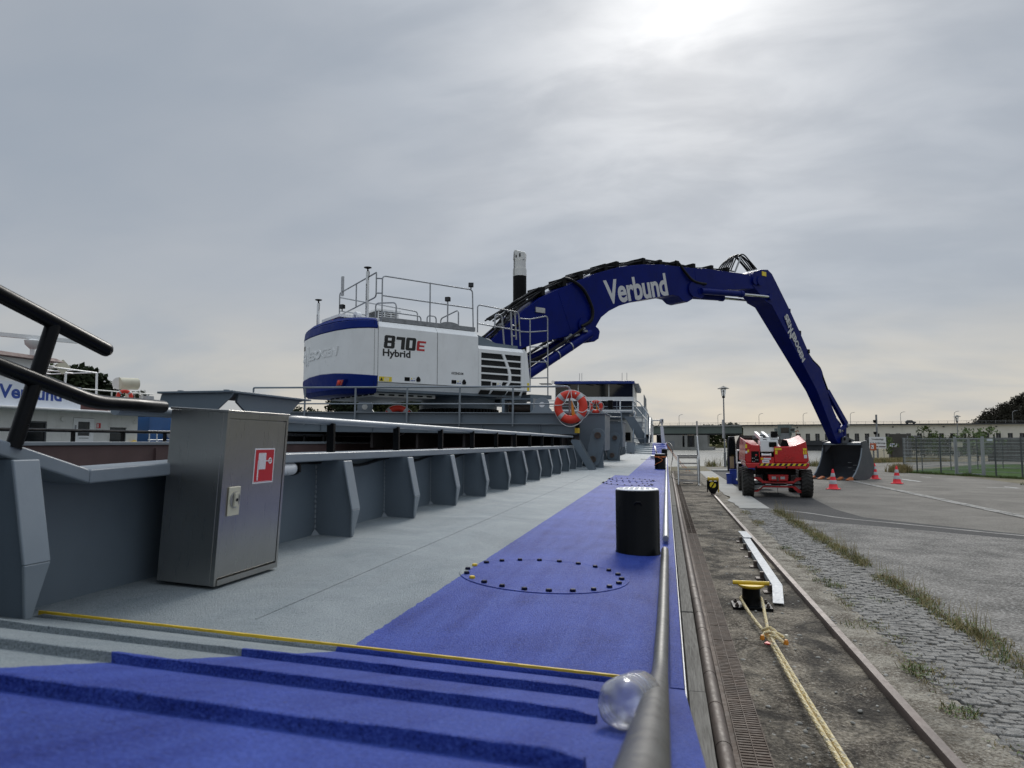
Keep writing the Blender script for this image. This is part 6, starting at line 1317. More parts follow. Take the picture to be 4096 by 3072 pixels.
for a in (-.64, .62): Jb(MB().tube([(a, -.12, .38), (a + .02, .1, .38)], .13, 14), 'wheel_motor', 'galvanised')
rbx = Jb(MB().prism([(-.27, .52), (.30, .52), (.32, .72), (-.29, .72)], -.42, -.20, 'y'), 'tow_block', 'red_paint', bevel=.02)
for a in (-.18, .08): Jb(B(a, a + .13, -.424, -.4205, .58, .66), 'data_plate', 'reflective', rbx)
Jb(B(-.02, .02, -.45, -.4205, .52, .64), 'tow_hook', 'rust_pipe', rbx); Jb(MB().box(-.62, .58, -.1, .3, .70, .90).box(-.35, .30, -.30, -.1, .72, .80), 'underbody', 'matt_black')
# hoods
def tap(P, q): return [(x * q, z) for x, z in P]
RH = [(-.10, 1.09), (.86, 1.09), (.92, 1.16), (.84, 1.77), (.70, 1.70), (.52, 1.63), (.34, 1.60), (-.10, 1.59)]
Jb(MB().prism([(x, z) for x, z in RH], -.55, 1.5, 'y', None, [(x * 1.0 + .08 * (x > .5), z + .22 * (z > 1.5)) for x, z in RH]), 'hood', 'red_paint', bevel=.03)
LH = [(-.98, 1.16), (-.93, 1.09), (-.52, 1.09), (-.52, 1.64), (-.77, 1.66), (-.93, 1.76)]
Jb(MB().prism(LH, -.50, 1.5, 'y', None, [(x - .06 * (x < -.6), z + .16 * (z > 1.5)) for x, z in LH]), 'hood', 'red_paint', bevel=.03)
Jb(MB().prism([(-.90, .93), (.84, .90), (.90, .97), (.93, 1.087), (-.98, 1.087), (-.95, 1.0)], -.60, 1.6, 'y'), 'counterweight', 'red_paint', bevel=.025)
Jb(MB().prism([(-.56, 1.0), (.83, 1.0), (.86, 1.075), (-.55, 1.075)], -.606, -.6005, 'y'), 'warning_stripe', 'lettering_black')
for k in range(9): a = -.54 + k * .158; Jb(MB().prism([(a, 1.002), (a + .075, 1.002), (a + .125, 1.073), (a + .05, 1.073)], -.610, -.6065, 'y'), 'stripe_block', 'sticker_yellow')
Jb(B(-.78, -.55, -.515, -.5005, 1.10, 1.45), 'control_panel', 'black_paint'); Jb(MB().lathe([(.032, 0), (.032, .03), (.02, .035)], 12, Matrix.Translation((-.635, -.516, 1.33)) @ Matrix.Rotation(R(90), 4, 'X')), 'stop_button', 'red_paint')
for k in range(7): Jb(B(-.76 + .05 * (k % 4), -.735 + .05 * (k % 4), -.522, -.5155, 1.12 + .05 * (k // 2), 1.145 + .05 * (k // 2)), 'switch', 'reflective')
Jb(B(-.515, -.105, -.40, 1.2, 1.10, 1.42), 'recess', 'matt_black'); Jb(MB().tube([(-.47, -.44, 1.335), (-.20, -.44, 1.335)], .04, 12), 'roller', 'white_paint')
for a in (-.47, -.22): Jb(MB().tube([(a, -.44, 1.335), (a + .04, -.44, 1.335)], .055, 12), 'roller_end', 'white_paint')
Jb(MB().box(-.50, .04, -.46, .35, 1.44, 1.80), 'turret', 'white_paint', bevel=.015); Jb(MB().prism([(-.24, 1.60), (-.22, 1.58), (-.03, 1.58), (-.01, 1.60), (-.01, 1.72), (-.03, 1.74), (-.22, 1.74), (-.24, 1.72)], -.468, -.4605, 'y'), 'turret_opening', 'matt_black')
bmm = MB()
for x in (-.50, -.28): bmm.hexa([(x, -.40, 1.80), (x + .09, -.40, 1.80), (x + .09, 1.7, 1.98), (x, 1.7, 1.98), (x, -.40, 1.90), (x + .09, -.40, 1.90), (x + .09, 1.7, 2.10), (x, 1.7, 2.10)])
for k in range(4): bmm.box(-.41, -.28, -.35 + k * .5, -.28 + k * .5, 1.83 + k * .048, 1.87 + k * .048)
Jb(bmm, 'boom_rails', 'white_paint'); Jb(MB().box(-.46, -.32, -.2, 3.0, 1.86, 1.97), 'lower_boom', 'dark_rubber_grey')
Jb(B(-.16, .04, -.40, -.15, 1.90, 2.08), 'control_box', 'black_paint', bevel=.01); Jb(MB().tube([(-.16, -.3, 1.85), (.08, -.3, 1.85)], .05, 12), 'roller', 'white_paint'); Jb(MB().box(-.22, -.17, -.35, .1, 1.78, 2.0), 'link_plate', 'white_paint')
Jb(MB().prism([(.10, 1.60), (.36, 1.60), (.30, 1.80), (.16, 1.82)], -.45, .8, 'y'), 'tool_tray', 'matt_black')
m = MB().tube([(-1.0, 3.4, .95), (-1.0, 3.4, 2.0 - .57)], .03, 8).tube([(-1.0, 3.4, 1.43), (-.3, 3.4, 1.43)], .03, 8).tube([(-1.0, 3.4, .97), (-.3, 3.4, .97)], .03, 8).tube([(-.98, 3.4, .97), (-.98, 3.4, .35)], .028, 8).tube([(-.3, 3.4, .35), (-.3, 3.4, 1.43)], .028, 8)
Jb(m, 'platform_frame', 'white_paint'); Jb(B(-1.0, .2, 3.35, 4.2, .30, .345), 'platform_floor', 'dull_galvanised'); Jb(MB().box(-.3, -.2, 2.4, 3.36, .35, 1.5), 'platform_mast', 'matt_black')
for (a, c, mt, s_) in ((-.955, 1.55, 'sticker_yellow', .12), (-.90, 1.42, 'sticker_yellow', .08), (-.955, 1.38, 'banner_white', .08)): Jb(B(a, a + .055, -.519, -.5005, c, c + s_), 'decal', mt)
for (a, b, c, d, mt) in ((-.08, .12, 1.49, 1.555, 'sticker_yellow'), (-.07, 0, 1.36, 1.475, 'sticker_yellow'), (.75, .85, 1.48, 1.55, 'sticker_yellow'), (.75, .79, 1.36, 1.465, 'sticker_yellow'), (.81, .85, 1.36, 1.465, 'sticker_yellow'), (.77, .86, 1.24, 1.345, 'banner_white'), (-.50, -.43, 1.19, 1.245, 'sticker_yellow'), (-.42, -.2, 1.19, 1.245, 'banner_white')): Jb(B(a, b, -.556, -.5505 if a > -.2 else -.54, c, d), 'decal', mt)
Jb(B(-.515, -.105, -.545, -.41, 1.088, 1.27), 'lower_panel', 'red_paint'); sg_ = Jb(B(-.46, -.25, -.556, -.5455, 1.085, 1.175), 'owner_plate', 'white_plain')
text('Verbund', frame3((-.43, -.5565, 1.115), (1, 0, 0), (0, 0, 1)), .15, .03, 'banner_blue', sg_, ext=.001, bold=.03); text('JLG', frame3((.10, -.551, 1.17), (1, 0, 0), (0, 0, 1)), .42, .11, 'red_paint', J, ext=.012, bold=.02, shear=.4, name='raised_letters')
Jb(Tb([(.0, -.25, .30), (.015, -.25, .08)], .008, 5), 'earth_strap', 'matt_black')
for a in (-.65, .25): Jb(MB().lathe([(.03, 0), (.03, .02)], 10, Matrix.Translation((a, -.601, .955)) @ Matrix.Rotation(R(90), 4, 'X')), 'bolt_cover', 'matt_black')
# black van with open rear door
vn = thing('delivery_van', 'black van with its rear door swung open behind the boom lift', 'van', (3.9, 32.2, GZ), R(-2))
def Vb(m, name, mat, par=None, **k): return m.build(name, mat, par or vn, local=True, **k)
body = [(-.98, .45), (-1.0, .9), (-.93, 1.75), (-.80, 2.02), (.80, 2.02), (.93, 1.75), (1.0, .9), (.98, .45)]
inner = [(-.86, .52), (-.88, .9), (-.82, 1.72), (-.70, 1.90), (.70, 1.90), (.82, 1.72), (.88, .9), (.86, .52)]
n_ = len(body); m = MB()
m.add([(x, 0, z) for x, z in body] + [(x, 0, z) for x, z in inner] + [(x, 5.0, z) for x, z in body] + [(x, 3.0, z) for x, z in inner],
      [(i, (i + 1) % n_, n_ + (i + 1) % n_, n_ + i) for i in range(n_)] + [(i, 2 * n_ + i, 2 * n_ + (i + 1) % n_, (i + 1) % n_) for i in range(n_)] + [(n_ + i, n_ + (i + 1) % n_, 3 * n_ + (i + 1) % n_, 3 * n_ + i) for i in range(n_)] + [tuple(3 * n_ + i for i in range(n_)), tuple(2 * n_ + i for i in reversed(range(n_)))])
Vb(m, 'body', 'van_black', smooth=50)
for x in (-.86, .86):
    for y in (.9, 3.9): w_ = Vb(MB().lathe([(.20, -.11), (.32, -.11), (.34, -.08), (.34, .08), (.32, .11), (.20, .11)], 24, Matrix.Translation((x, y, .34)) @ TX), 'tyre', 'tyre'); Vb(MB().lathe([(.2, -.10), (.2, .10)], 16, Matrix.Translation((x, y, .34)) @ TX), 'rim', 'galvanised', w_)
TD = Matrix.Translation((-.99, -.02, 0)) @ Matrix.Rotation(R(-118), 4, 'Z')
dr_ = Vb(MB().prism([(0, .48), (.74, .50), (.76, 1.0), (.70, 1.75), (.60, 1.97), (.08, 1.99), (0, 1.7)], -.03, .03, 'y', TD), 'rear_door', 'van_black', bevel=.02)
Vb(MB().prism([(.10, 1.25), (.64, 1.25), (.60, 1.78), (.14, 1.82)], -.036, -.031, 'y', TD), 'door_window', 'window_glass', dr_); Vb(MB().prism([(.22, .62), (.62, .62), (.62, 1.12), (.22, 1.12)], -.036, -.031, 'y', TD), 'door_panel', 'cardboard', dr_)
Vb(MB().prism([(.22, .62), (.62, .62), (.62, 1.12), (.22, 1.12)], .031, .036, 'y', TD), 'door_panel', 'cardboard', dr_); Vb(MB().prism([(.10, 1.25), (.64, 1.25), (.60, 1.78), (.14, 1.82)], .031, .036, 'y', TD), 'door_window', 'window_glass', dr_)
Vb(B(-.92, .92, -.12, 0, .36, .52), 'bumper', 'matt_black', bevel=.02); Vb(B(-.84, -.78, .05, .2, .95, 1.7), 'load_rack', 'van_inside'); Vb(MB().lathe([(.06, 1.25), (.06, 1.55), (.02, 1.6)], 10, Matrix.Translation((-.72, .2, 0))), 'extinguisher', 'red_paint')
Vb(B(-.7, .2, .25, .9, .53, 1.05), 'load_box', 'blue_plastic', bevel=.02); Vb(MB().tube([(-.62, .1, 1.14), (-.52, .1, 1.14)], .03, 8), 'lamp', 'sticker_yellow')
for k, (x, y, w_, h, lb) in enumerate(((2.72, 30.9, .34, .58, 'tall blue plastic bin standing behind the open van'), (2.50, 30.7, .20, .42, 'small blue plastic bin standing behind the open van'))):
    o = thing('storage_bin', lb, 'bin', (x, y, GZ)); MB().hexa([(-w_ / 2 * .85, -.14, 0), (w_ / 2 * .85, -.14, 0), (w_ / 2 * .85, .14, 0), (-w_ / 2 * .85, .14, 0), (-w_ / 2, -.17, h), (w_ / 2, -.17, h), (w_ / 2, .17, h), (-w_ / 2, .17, h)]).build('tub', 'blue_plastic', o, local=True, bevel=.01); B(-w_ / 2 - .015, w_ / 2 + .015, -.185, .185, h, h + .03).build('lid', 'blue_plastic', o, local=True)
# traffic cones
cgl = 'red and white traffic cones in the yard'
def cone(x, y, label):
    o = thing('traffic_cone', label, 'traffic cone', (x, y, GZ + .005), R(random.uniform(0, 90)), cgl)
    B(-.21, .21, -.21, .21, 0, .03).build('base', 'cone_red', o, local=True, bevel=.012)
    pr = lambda z: .165 - .135 * (z - .03) / .70
    zs = [.03, .19, .36, .49, .62, .735]; nm = ['cone_red', 'reflective', 'cone_red', 'reflective', 'cone_red']
    MB().lathe([(.185, .03), (.17, .05)] + [(pr(z), z) for z in (.06, .19, .36, .49, .62, .72)] + [(.02, .74), (.001, .742)], 28).build('body', 'cone_red', o, local=True)
    for a, b in ((.19, .335), (.46, .59)): MB().lathe([(pr(a) + .001, a), (pr(a) + .004, a + .003), (pr(b) + .004, b - .003), (pr(b) + .001, b)], 28, cap=False).build('reflective_band', 'reflective', o, local=True)
    return o
cone(6.0, 28.35, 'red and white traffic cone standing before the excavator bucket beside the boom lift'); cone(9.55, 36.45, 'red and white traffic cone close beside the bucket side plate'); cone(9.4, 32.64, 'red and white traffic cone standing free on the yard short of the fence')
# car on the roof road
ca = thing('passing_car', 'small dark hatchback driving on the road over the power station', 'car', (*dloc(63.1, 2.2, 0)[:2], 7.75), DR)
MB().prism([(-1.75, .3), (1.9, .3), (1.95, .75), (1.0, .92), (.55, 1.42), (-1.2, 1.46), (-1.75, 1.0)], -.85, .85, 'y').build('body', 'dark_grey_car', ca, local=True, bevel=.08)
MB().prism([(.95, .93), (.5, 1.36), (-.2, 1.38), (-.2, .95)], -.86, -.852, 'y').build('window', 'window_glass', ca, local=True); MB().prism([(-.3, .95), (-.3, 1.38), (-1.15, 1.38), (-1.5, .98)], -.86, -.852, 'y').build('window', 'window_glass', ca, local=True)
for x in (-1.1, 1.25):
    for y in (-.75, .75): MB().lathe([(.31, -.1), (.31, .1)], 16, Matrix.Translation((x, y, .31)) @ Matrix.Rotation(R(90), 4, 'X')).build('wheel', 'tyre', ca, local=True)
# hoist cabin in front of the power station
x, y = at(3139, 205); hc_ = thing('hoist_cabin', 'grey green hoist cabin on a pier before the cream power station', 'hoist cabin', (x, y, -2.8), R(-10))
MB().box(-2.6, 2.6, -2, 3, 0, 4.2).build('pier', 'dam_concrete', hc_, local=True); MB().box(-1.5, 1.4, -1.0, 2, 4.2, 5.9).build('machine_base', 'dull_galvanised', hc_, local=True)
MB().box(-2.0, -1.2, -1.2, 2, 5.2, 8.2).box(1.0, 1.7, -1.2, 2, 5.2, 8.2).box(-1.2, 1.0, -1.2, 2, 7.5, 8.2).box(-2.1, 2.3, -1.3, 2.1, 8.2, 8.45).build('cabin_frame', 'machine_green', hc_, local=True)
B(-1.2, 1.0, -.7, 1.9, 5.9, 7.49).build('cabin_window', 'window_glass', hc_, local=True); MB().box(1.2, 2.6, -1.8, -1.21, 6.0, 7.4).build('side_cabin', 'machine_green', hc_, local=True); B(1.4, 2.4, -1.83, -1.801, 6.5, 7.1).build('side_window', 'window_glass', hc_, local=True)
MB().box(-2.9, -2.1, -1.0, .5, 6.2, 7.3).build('vent_box', 'machine_green', hc_, local=True); Tb([(2.6, -1.5, 6.3), (3.4, -1.5, 6.6), (3.6, -1.5, 6.2)], .12, 6).build('hoist_arm', 'rust_orange', hc_, local=True); Tb([(2.9, -1.5, 6.3), (2.8, -1.5, 4.3)], .09, 6).build('hoist_leg', 'rust_orange', hc_, local=True)
# ================================================================== LAMPS, SIGNS, WALLS, FENCE
def lantern(x, y, hgt, label):
    o = thing('lantern_post', label, 'street lamp', (x, y, GZ), group='lantern posts on the quay'); h = hgt
    MB().tube([(0, 0, 0), (0, 0, 1.0), (0, 0, 1.02), (0, 0, h - .85)], [.085, .085, .055, .045], 12).build('pole', 'dull_galvanised', o, local=True)
    MB().lathe([(.09, h - .85), (.10, h - .83), (.10, h - .74), (.08, h - .73)], 16).build('collar', 'matt_black', o, local=True)
    MB().lathe([(.12, h - .729), (.19, h - .22)], 20, cap=False).build('glass', 'clear_glass', o, local=True)
    m = MB()
    for k in range(4): a = k * math.pi / 2 + .4; m.tube([(.125 * math.cos(a), .125 * math.sin(a), h - .73), (.195 * math.cos(a), .195 * math.sin(a), h - .21)], .008, 5)
    m.build('frame', 'dull_galvanised', o, local=True); MB().lathe([(.05, h - .728), (.03, h - .60), (.025, h - .45), (.05, h - .40), (.04, h - .30), (.001, h - .28)], 10).build('bulb', 'dark_rubber_grey', o, local=True)
    MB().lathe([(.40, h - .20), (.41, h - .19), (.25, h - .10), (.07, h - .03), (.04, h), (.001, h + .005)], 28).build('hood', 'fence_grey', o, local=True)
    return o
l1 = lantern(4.0, 52.0, 5.68, 'tall lantern lamp with wide metal hood at the end of the quay'); B(-.14, -.04, -.06, .06, 2.0, 3.3).build('cable_box', 'reflective', l1, local=True)
lantern(32.0, 88.7, 4.75, 'lantern lamp with wide metal hood standing behind the mesh fence')
sg1 = thing('information_sign', 'white board reading Umsetzanlage on posts beyond the bucket', 'sign', (21.3, 79.8, GZ), R(-14))
for x in (-.35, .55): Tb([(x, .05, 0), (x, .05, 2.2)], .035, 6).build('post', 'galvanised', sg1, local=True)
bd_ = B(-.78, .78, -.02, .02, 1.05, 2.25).build('board', 'white_plain', sg1, local=True)
text('Umsetzanlage', frame3((-.52, -.023, 1.87), (1, 0, 0), (0, 0, 1)), 1.08, .24, 'lettering_black', bd_, ext=.002, bold=.02); text('für Ruderfahrzeuge', frame3((-.72, -.023, 1.47), (1, 0, 0), (0, 0, 1)), 1.44, .24, 'lettering_black', bd_, ext=.002, bold=.02)
for k, (a, b) in enumerate(((-.70, -.45), (-.38, .05), (.10, .72))): B(a, b, -.025, -.021, 1.19, 1.29).build('print_line', 'dark_red_trim', bd_, local=True)
x, y = at(3504, 79); sp_ = thing('signal_pole', 'tall grey pole carrying two dark signal lamps behind the bucket', 'pole', (x, y, GZ)); Tb([(0, 0, 0), (0, 0, 4.75)], .10, 10).build('pole', 'dull_galvanised', sp_, local=True)
for z in (3.85, 2.55): MB().lathe([(.12, 0), (.15, .16), (.17, .30), (.04, .32)], 12, Matrix.Translation((-.22, -.1, z))).build('signal_lamp', 'matt_black', sp_, local=True); Tb([(-.2, -.05, z - .02), (0, 0, z - .1)], .03, 6).build('lamp_arm', 'dull_galvanised', sp_, local=True)
x, y = at(3487, 60); eb = thing('emergency_phone', 'orange emergency telephone box with white handset symbol beside the bucket', 'telephone box', (x, y, GZ), R(-14)); Tb([(0, .1, 0), (0, .1, 1.1)], .05, 8).build('post', 'dull_galvanised', eb, local=True); B(-.24, .24, -.1, .2, 1.02, 1.62).build('box', 'orange_sign', eb, local=True, bevel=.02); B(-.16, .04, -.106, -.101, 1.15, 1.48).build('symbol_field', 'white_plain', eb, local=True); Tb(smooth_path([(-.12, -.11, 1.42), (-.11, -.11, 1.3), (-.02, -.11, 1.22)], 4), .018, 5).build('handset_symbol', 'lettering_black', eb, local=True)
x, y = at(3594, 78); pl = thing('concrete_block', 'dark weathered concrete block with a small white sign beyond the yard', 'wall', (x, y, GZ), R(-14)); B(-1.08, 1.08, 0, 1.6, 0, 2.62).build('block', 'old_concrete', pl, local=True, bevel=.05); sb = B(-1.02, -.28, -.03, -.005, 1.18, 1.56).build('small_sign', 'white_plain', pl, local=True)
for k, (a, b, z) in enumerate(((-.94, -.36, 1.42), (-.80, -.46, 1.27))): B(a, b, -.034, -.031, z, z + .06).build('print_line', 'banner_blue', sb, local=True)
MB().box(.7, .8, -.06, -.005, .3, 2.4).build('conduit', 'dull_galvanised', pl, local=True)
gt = thing('bar_fence', 'dark vertical bar fence between the concrete block and the mesh fence', 'fence', (*at(3640, 79), GZ), R(-14))
for k in range(9): B(-.75 + k * .19, -.70 + k * .19, 0, .05, .25, 2.35).build('bar', 'dark_slab', gt, local=True)
B(-.8, .9, 0, .05, 2.3, 2.42).build('top_rail', 'dull_galvanised', gt, local=True); B(-.8, .9, 0, .05, .2, .3).build('bottom_rail', 'dull_galvanised', gt, local=True); B(-.8, -.7, -.02, .08, 0, 2.4).build('fence_post', 'dull_galvanised', gt, local=True)
cw_ = thing('concrete_wall', 'long dark concrete retaining wall behind the fenced lawn', 'wall', (24, 66, GZ))
A0, A1 = Vector((*at(3942, 66), GZ)), Vector((*at(4420, 56), GZ)); dd_ = (A1 - A0).normalized(); Tw = frame3(A0, dd_, (-dd_.y, dd_.x, 0)); Lw = (A1 - A0).length
k = 0
for k in range(9): MB().box(k * Lw / 9 + .01, (k + 1) * Lw / 9 - .01, 0, .4, 0, 2.12, Tw).build('wall_panel', 'old_concrete', cw_, bevel=.02)
B(23.2, 24.0, 65.6, 65.7, 1.3 + GZ, 1.75 + GZ).build('wall_plate', 'rudder_beige', cw_)
# mesh fence with double gate
fn = thing('mesh_fence', 'grey welded wire mesh fence with double gate around the lawn', 'fence', (14.8, 41.7, GZ))
def fpost(x, y, r=.025, h=2.0, name='fence_post', mat='fence_grey'): return B(x - r, x + r, y - r, y + r, GZ, GZ + h).build(name, mat, fn)
def panel(p, q, nv=True, h=1.95, name='mesh_panel'):
    p, q = Vector(p), Vector(q); L = (q - p).length; d = (q - p).normalized(); T = frame3((p.x, p.y, GZ), (d.x, d.y, 0), (-d.y, d.x, 0)); m = MB()
    z = .06
    while z < h: m.box(0, L, -.008, .008, z, z + .018, T); z += .205
    if nv:
        k = 0
        while k * .05 < L: m.box(k * .05, k * .05 + .0026, -.002, .002, .04, h + .03, T); k += 1
    return m.build(name, 'fence_light', fn)
f0, f1 = Vector((13.55, 44.4)), Vector((18.8, 33.0)); fd = (f1 - f0).normalized()
def fp(s_): return f0 + fd * s_
st_ = [.45, 2.11, 3.11, 4.78, 5.48, 6.9, 9.3, 11.7]
for i, s_ in enumerate(st_): q = fp(s_); fpost(q.x, q.y, .055 if i in (2, 3) else .03, 2.02, mat='fence_light' if i in (2, 3) else 'fence_grey')
for i, (a, b) in enumerate(zip(st_, st_[1:])):
    if i != 2: panel(fp(a), fp(b))
for k in range(2):
    a, b = fp(3.11 + .06 + k * .80), fp(3.11 + .82 + k * .80); d = fd; T = frame3((a.x, a.y, GZ), (d.x, d.y, 0), (-d.y, d.x, 0)); L = (b - a).length
    lf = MB().box(0, L, -.025, .025, .08, .14, T).box(0, L, -.025, .025, 1.88, 1.94, T).box(0, .05, -.025, .025, .141, 1.879, T).box(L - .05, L, -.025, .025, .141, 1.879, T).build('gate_leaf', 'fence_light', fn)
    m = MB(); z = .25
    while z < 1.85: m.box(.05, L - .05, -.006, .006, z, z + .013, T); z += .205
    for j in range(int(L / .05)): m.box(.05 + j * .05, .055 + j * .05, -.002, .002, .14, 1.88, T)
    m.build('gate_mesh', 'fence_light', lf)
    if k == 0: MB().box(L - .12, L + .02, -.05, -.026, 1.08, 1.11, T).build('gate_handle', 'chrome', lf)
q = fp(5.0); MB().box(q.x + .02, q.x + .28, q.y - .05, q.y - .04, GZ + 1.78, GZ + 1.90).build('fence_sign', 'banner_white', fn)
cur = [tuple(fp(.45)), (13.62, 44.25), (13.45, 44.9), (13.5, 45.5), (13.75, 46.0), (14.2, 46.35), (14.8, 46.5)]
for a, b in zip(cur, cur[1:]): panel(a, b)
for k, (x, y) in enumerate(((13.5, 45.5), (14.8, 46.5), (17, 48.4), (19.2, 50.3), (21.4, 52.2), (23.6, 54.1), (25.8, 56.0))): fpost(x, y)
bk_ = [(14.8, 46.5), (17, 48.4), (19.2, 50.3), (21.4, 52.2), (23.6, 54.1), (25.8, 56.0)]
for a, b in zip(bk_, bk_[1:]): panel(a, b)
# ================================================================== WEEDS, GRASS, PEBBLES
def blades(m, x, y, z, n, h, spread, rnd, lean=.5, wd=.004):
    for _ in range(n):
        a = rnd.uniform(0, 6.28); d = spread * math.sqrt(rnd.random()); bx, by = x + d * math.cos(a), y + d * math.sin(a)
        hh = h * rnd.uniform(.45, 1.15); la = rnd.uniform(0, 6.28); l = hh * lean * rnd.uniform(.2, 1.0); w_ = wd * rnd.uniform(.7, 1.4); pa = rnd.uniform(0, 6.28); ux, uy = math.cos(pa) * w_, math.sin(pa) * w_
        mx, my = bx + l * .35 * math.cos(la), by + l * .35 * math.sin(la); tx, ty = bx + l * math.cos(la), by + l * math.sin(la)
        m.add([(bx - ux, by - uy, z), (bx + ux, by + uy, z), (mx + ux * .7, my + uy * .7, z + hh * .6), (mx - ux * .7, my - uy * .7, z + hh * .6), (tx, ty, z + hh * (1 - .15 * lean))], [(0, 1, 2, 3), (3, 2, 4)])
rnd = random.Random(21)
g1, g2_, st2 = MB(), MB(), MB()
def edge_noise(y, s): return mnoise.noise(Vector((y * .9, s, 0)))
y = 3.6
lf_ = MB()
def leaves(x, y, n, r, h):
    for _ in range(n):
        a = rnd.uniform(0, 6.28); d = r * math.sqrt(rnd.random()); z = GZ + .004 + h * rnd.random() * (1 - .6 * d / r); l = rnd.uniform(.010, .026); b = rnd.uniform(0, 6.28); t_ = rnd.uniform(-.5, .8)
        c_, s_ = math.cos(b), math.sin(b); w_ = l * .38; px, py = x + d * math.cos(a), y + d * math.sin(a)
        lf_.add([(px, py, z), (px + c_ * l * .5 - s_ * w_, py + s_ * l * .5 + c_ * w_, z + l * t_ * .5), (px + c_ * l, py + s_ * l, z + l * t_ * .7), (px + c_ * l * .5 + s_ * w_, py + s_ * l * .5 - c_ * w_, z + l * t_ * .5)], [(0, 1, 2, 3)])
while y < 19.6:
    dens = edge_noise(y, 1.0); x = 2.64 + .10 * edge_noise(y * 1.3, 7)
    if dens > -.30:
        k = .6 + dens
        blades(g1, x + rnd.uniform(-.06, .14), y, GZ, int(9 * k), .06 + .09 * max(0, dens), .09, rnd, .9); blades(g2_, x + rnd.uniform(-.10, .18), y, GZ, int(26 * k), .07 + .08 * max(0, dens), .11, rnd, 1.3, .0035)
        leaves(x + rnd.uniform(-.08, .14), y, int(14 * k), .09, .05 + .06 * max(0, dens))
        if rnd.random() < .14: blades(st2, x + rnd.uniform(0, .1), y, GZ, 5, .34, .05, rnd, .4, .0025); leaves(x + .05, y, 22, .05, .26)
    dl_ = edge_noise(y, 33.0); xl = 1.90 + .05 * edge_noise(y * 2, 3)
    if dl_ > .02: blades(g2_, xl + rnd.uniform(-.10, .08), y, GZ, int(12 * (dl_ + .5)), .05 + .06 * dl_, .07, rnd, 1.2, .0035); leaves(xl + rnd.uniform(-.08, .06), y, int(16 * (dl_ + .3)), .08, .05)
    y += .035
for (x, y, n) in ((1.82, 6.05, 90), (1.95, 9.3, 80), (1.86, 9.6, 60), (1.80, 5.2, 90), (2.2, 4.55, 70), (2.62, 5.9, 160), (2.75, 6.15, 200), (2.7, 5.6, 160), (2.25, 8.6, 20), (1.72, 7.4, 24), (1.84, 12.4, 50)):
    blades(g1, x, y, GZ, n // 2, .09, .11, rnd, .9); blades(g2_, x, y, GZ, n // 2, .09, .13, rnd, 1.3, .0035); leaves(x, y, n * 2, .13, .07)
for k in range(220): blades(g1 if k % 2 else g2_, rnd.uniform(1.92, 2.56), rnd.uniform(4, 19), GZ, 3, .025, .015, rnd, .6)
# verge tufts at the water's edge, fence foot and the wall
def tuft(m, x, y, n, h, sp): blades(m, x, y, GZ, n, h, sp, rnd, .5, .012)
for k in range(260):
    q = rnd.random(); x = 2.8 + q * 8.5; y = 52.8 + q * 2.2 + rnd.uniform(-.8, .8)
    if abs(x - 4) > .3: tuft(g1 if rnd.random() < .5 else g2_, x, y, 9, .30 + .35 * (mnoise.noise(Vector((x * 1.2, 4, 0))) + .3), .25)
for k in range(50): tuft(st2, rnd.uniform(2.8, 11), rnd.uniform(52.6, 55), 5, .75, .12)
for k in range(420): s_ = rnd.uniform(-.3, 11); q = fp(s_); tuft(g1, q.x - .15 + rnd.uniform(-.25, .15), q.y + rnd.uniform(-.2, .2), 9, .10 + .16 * max(0, mnoise.noise(Vector((s_ * 1.3, 9, 0))) + .1), .12)
for k in range(70): a = rnd.random(); tuft(g2_ if k % 2 else st2, 12.9 + rnd.uniform(-.3, .6), 44.6 + rnd.uniform(-.6, .8), 12, .55, .2)
for k in range(700): a = rnd.random(); tuft(g2_ if rnd.random() < .8 else g1, 15.5 + a * 9 + rnd.uniform(-.5, .5), 64.5 + a * 6.5 + rnd.uniform(-1.2, 2.5), 9, .42, .35)
for k in range(120): tuft(g1, 14.3 + rnd.uniform(-.2, .3), rnd.uniform(28.5, 33), 10, .14, .15)
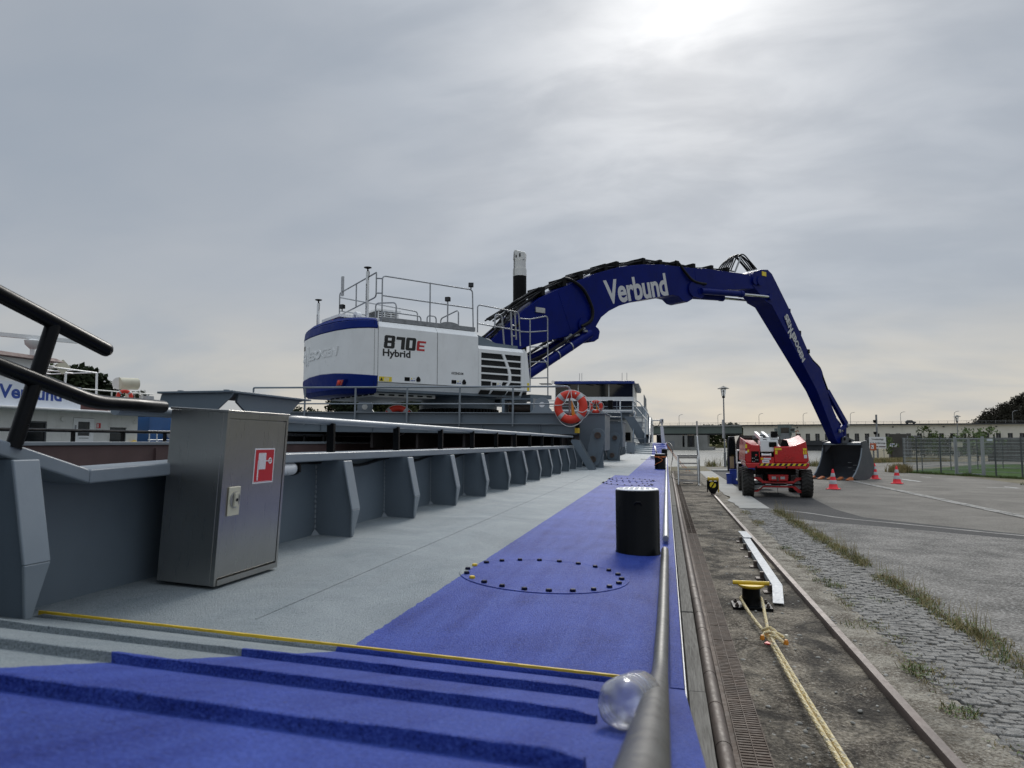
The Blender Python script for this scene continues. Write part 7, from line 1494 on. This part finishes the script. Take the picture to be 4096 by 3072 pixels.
for m, nm, mt, lb in ((g1, 'green_weeds', 'weed_green', 'green weeds and grass growing along the cobbles and edges'), (g2_, 'dry_grass', 'weed_dry', 'dry yellow grass growing along the cobbles and edges'), (st2, 'tall_stalks', 'weed_dry', 'tall thin weed stalks growing among the grass'), (lf_, 'leafy_weeds', 'weed_green', 'low leafy weeds growing in the cobble joints and edges')):
    tag(m.build(nm, mt, smooth=180, kind='stuff'), lb, 'grass')
pb = MB()
for k in range(1500):
    x = rnd.uniform(.56, 1.86); y = 3.0 + 16 * rnd.random() ** 1.7
    if 1.41 < x < 1.53: continue
    s_ = .003 + .014 * rnd.random() ** 4; T = Matrix.Translation((x, y, GZ + .012 + s_ * .1)) @ Matrix.Rotation(rnd.uniform(0, 6.28), 4, 'Z') @ Matrix.Diagonal((s_ * 1.5, s_, s_ * .75, 1))
    pb.lathe([(.1, -.95), (.75, -.6), (1, 0), (.72, .6), (.1, .95)], 6, T)
tag(pb.build('pebbles', 'pebble', smooth=80, kind='stuff'), 'loose grey pebbles scattered on the quay soil', 'pebbles')
# young sumac-like plants behind the fence
sh = make_tree('young_plant', 'leafy green young plant growing behind the mesh fence', 2.6, 2.4, 'round', 'weed_green', 31, 'young plants behind the fence', .3, 16, 16, .055); sh['category'] = 'plant'
for k, (px, d, s_) in enumerate(((3870, 62, 1.05), (3945, 64, 1.1), (3905, 66, .95), (3690, 72, 1.2), (3745, 70, .9), (3560, 76, .8))):
    x, y = at(px, d)
    if k == 0: sh.location = (x, y, GZ); sh.scale = (s_,) * 3
    else: dup(sh, (x, y, GZ), k * 1.1, scale=s_)

# dark bushes below the power station, behind the fenced lawn
hb = make_tree('hedge_bush', 'dark bush in the row of bushes below the cream wall behind the fence', 2.1, 4.2, 'round', 'foliage_c', 41, 'dark bushes behind the fence', .04, 30, 44, .045); hb['category'] = 'bush'
for k in range(11):
    x, y = at(3655 + k * 31, 92 + 5 * math.sin(k * 2.1)); s_ = .95 + .18 * math.sin(k * 1.7)
    if k == 0: hb.location = (x, y, GZ); hb.scale = (s_,) * 3
    else: dup(hb, (x, y, GZ), k * .9, scale=s_)
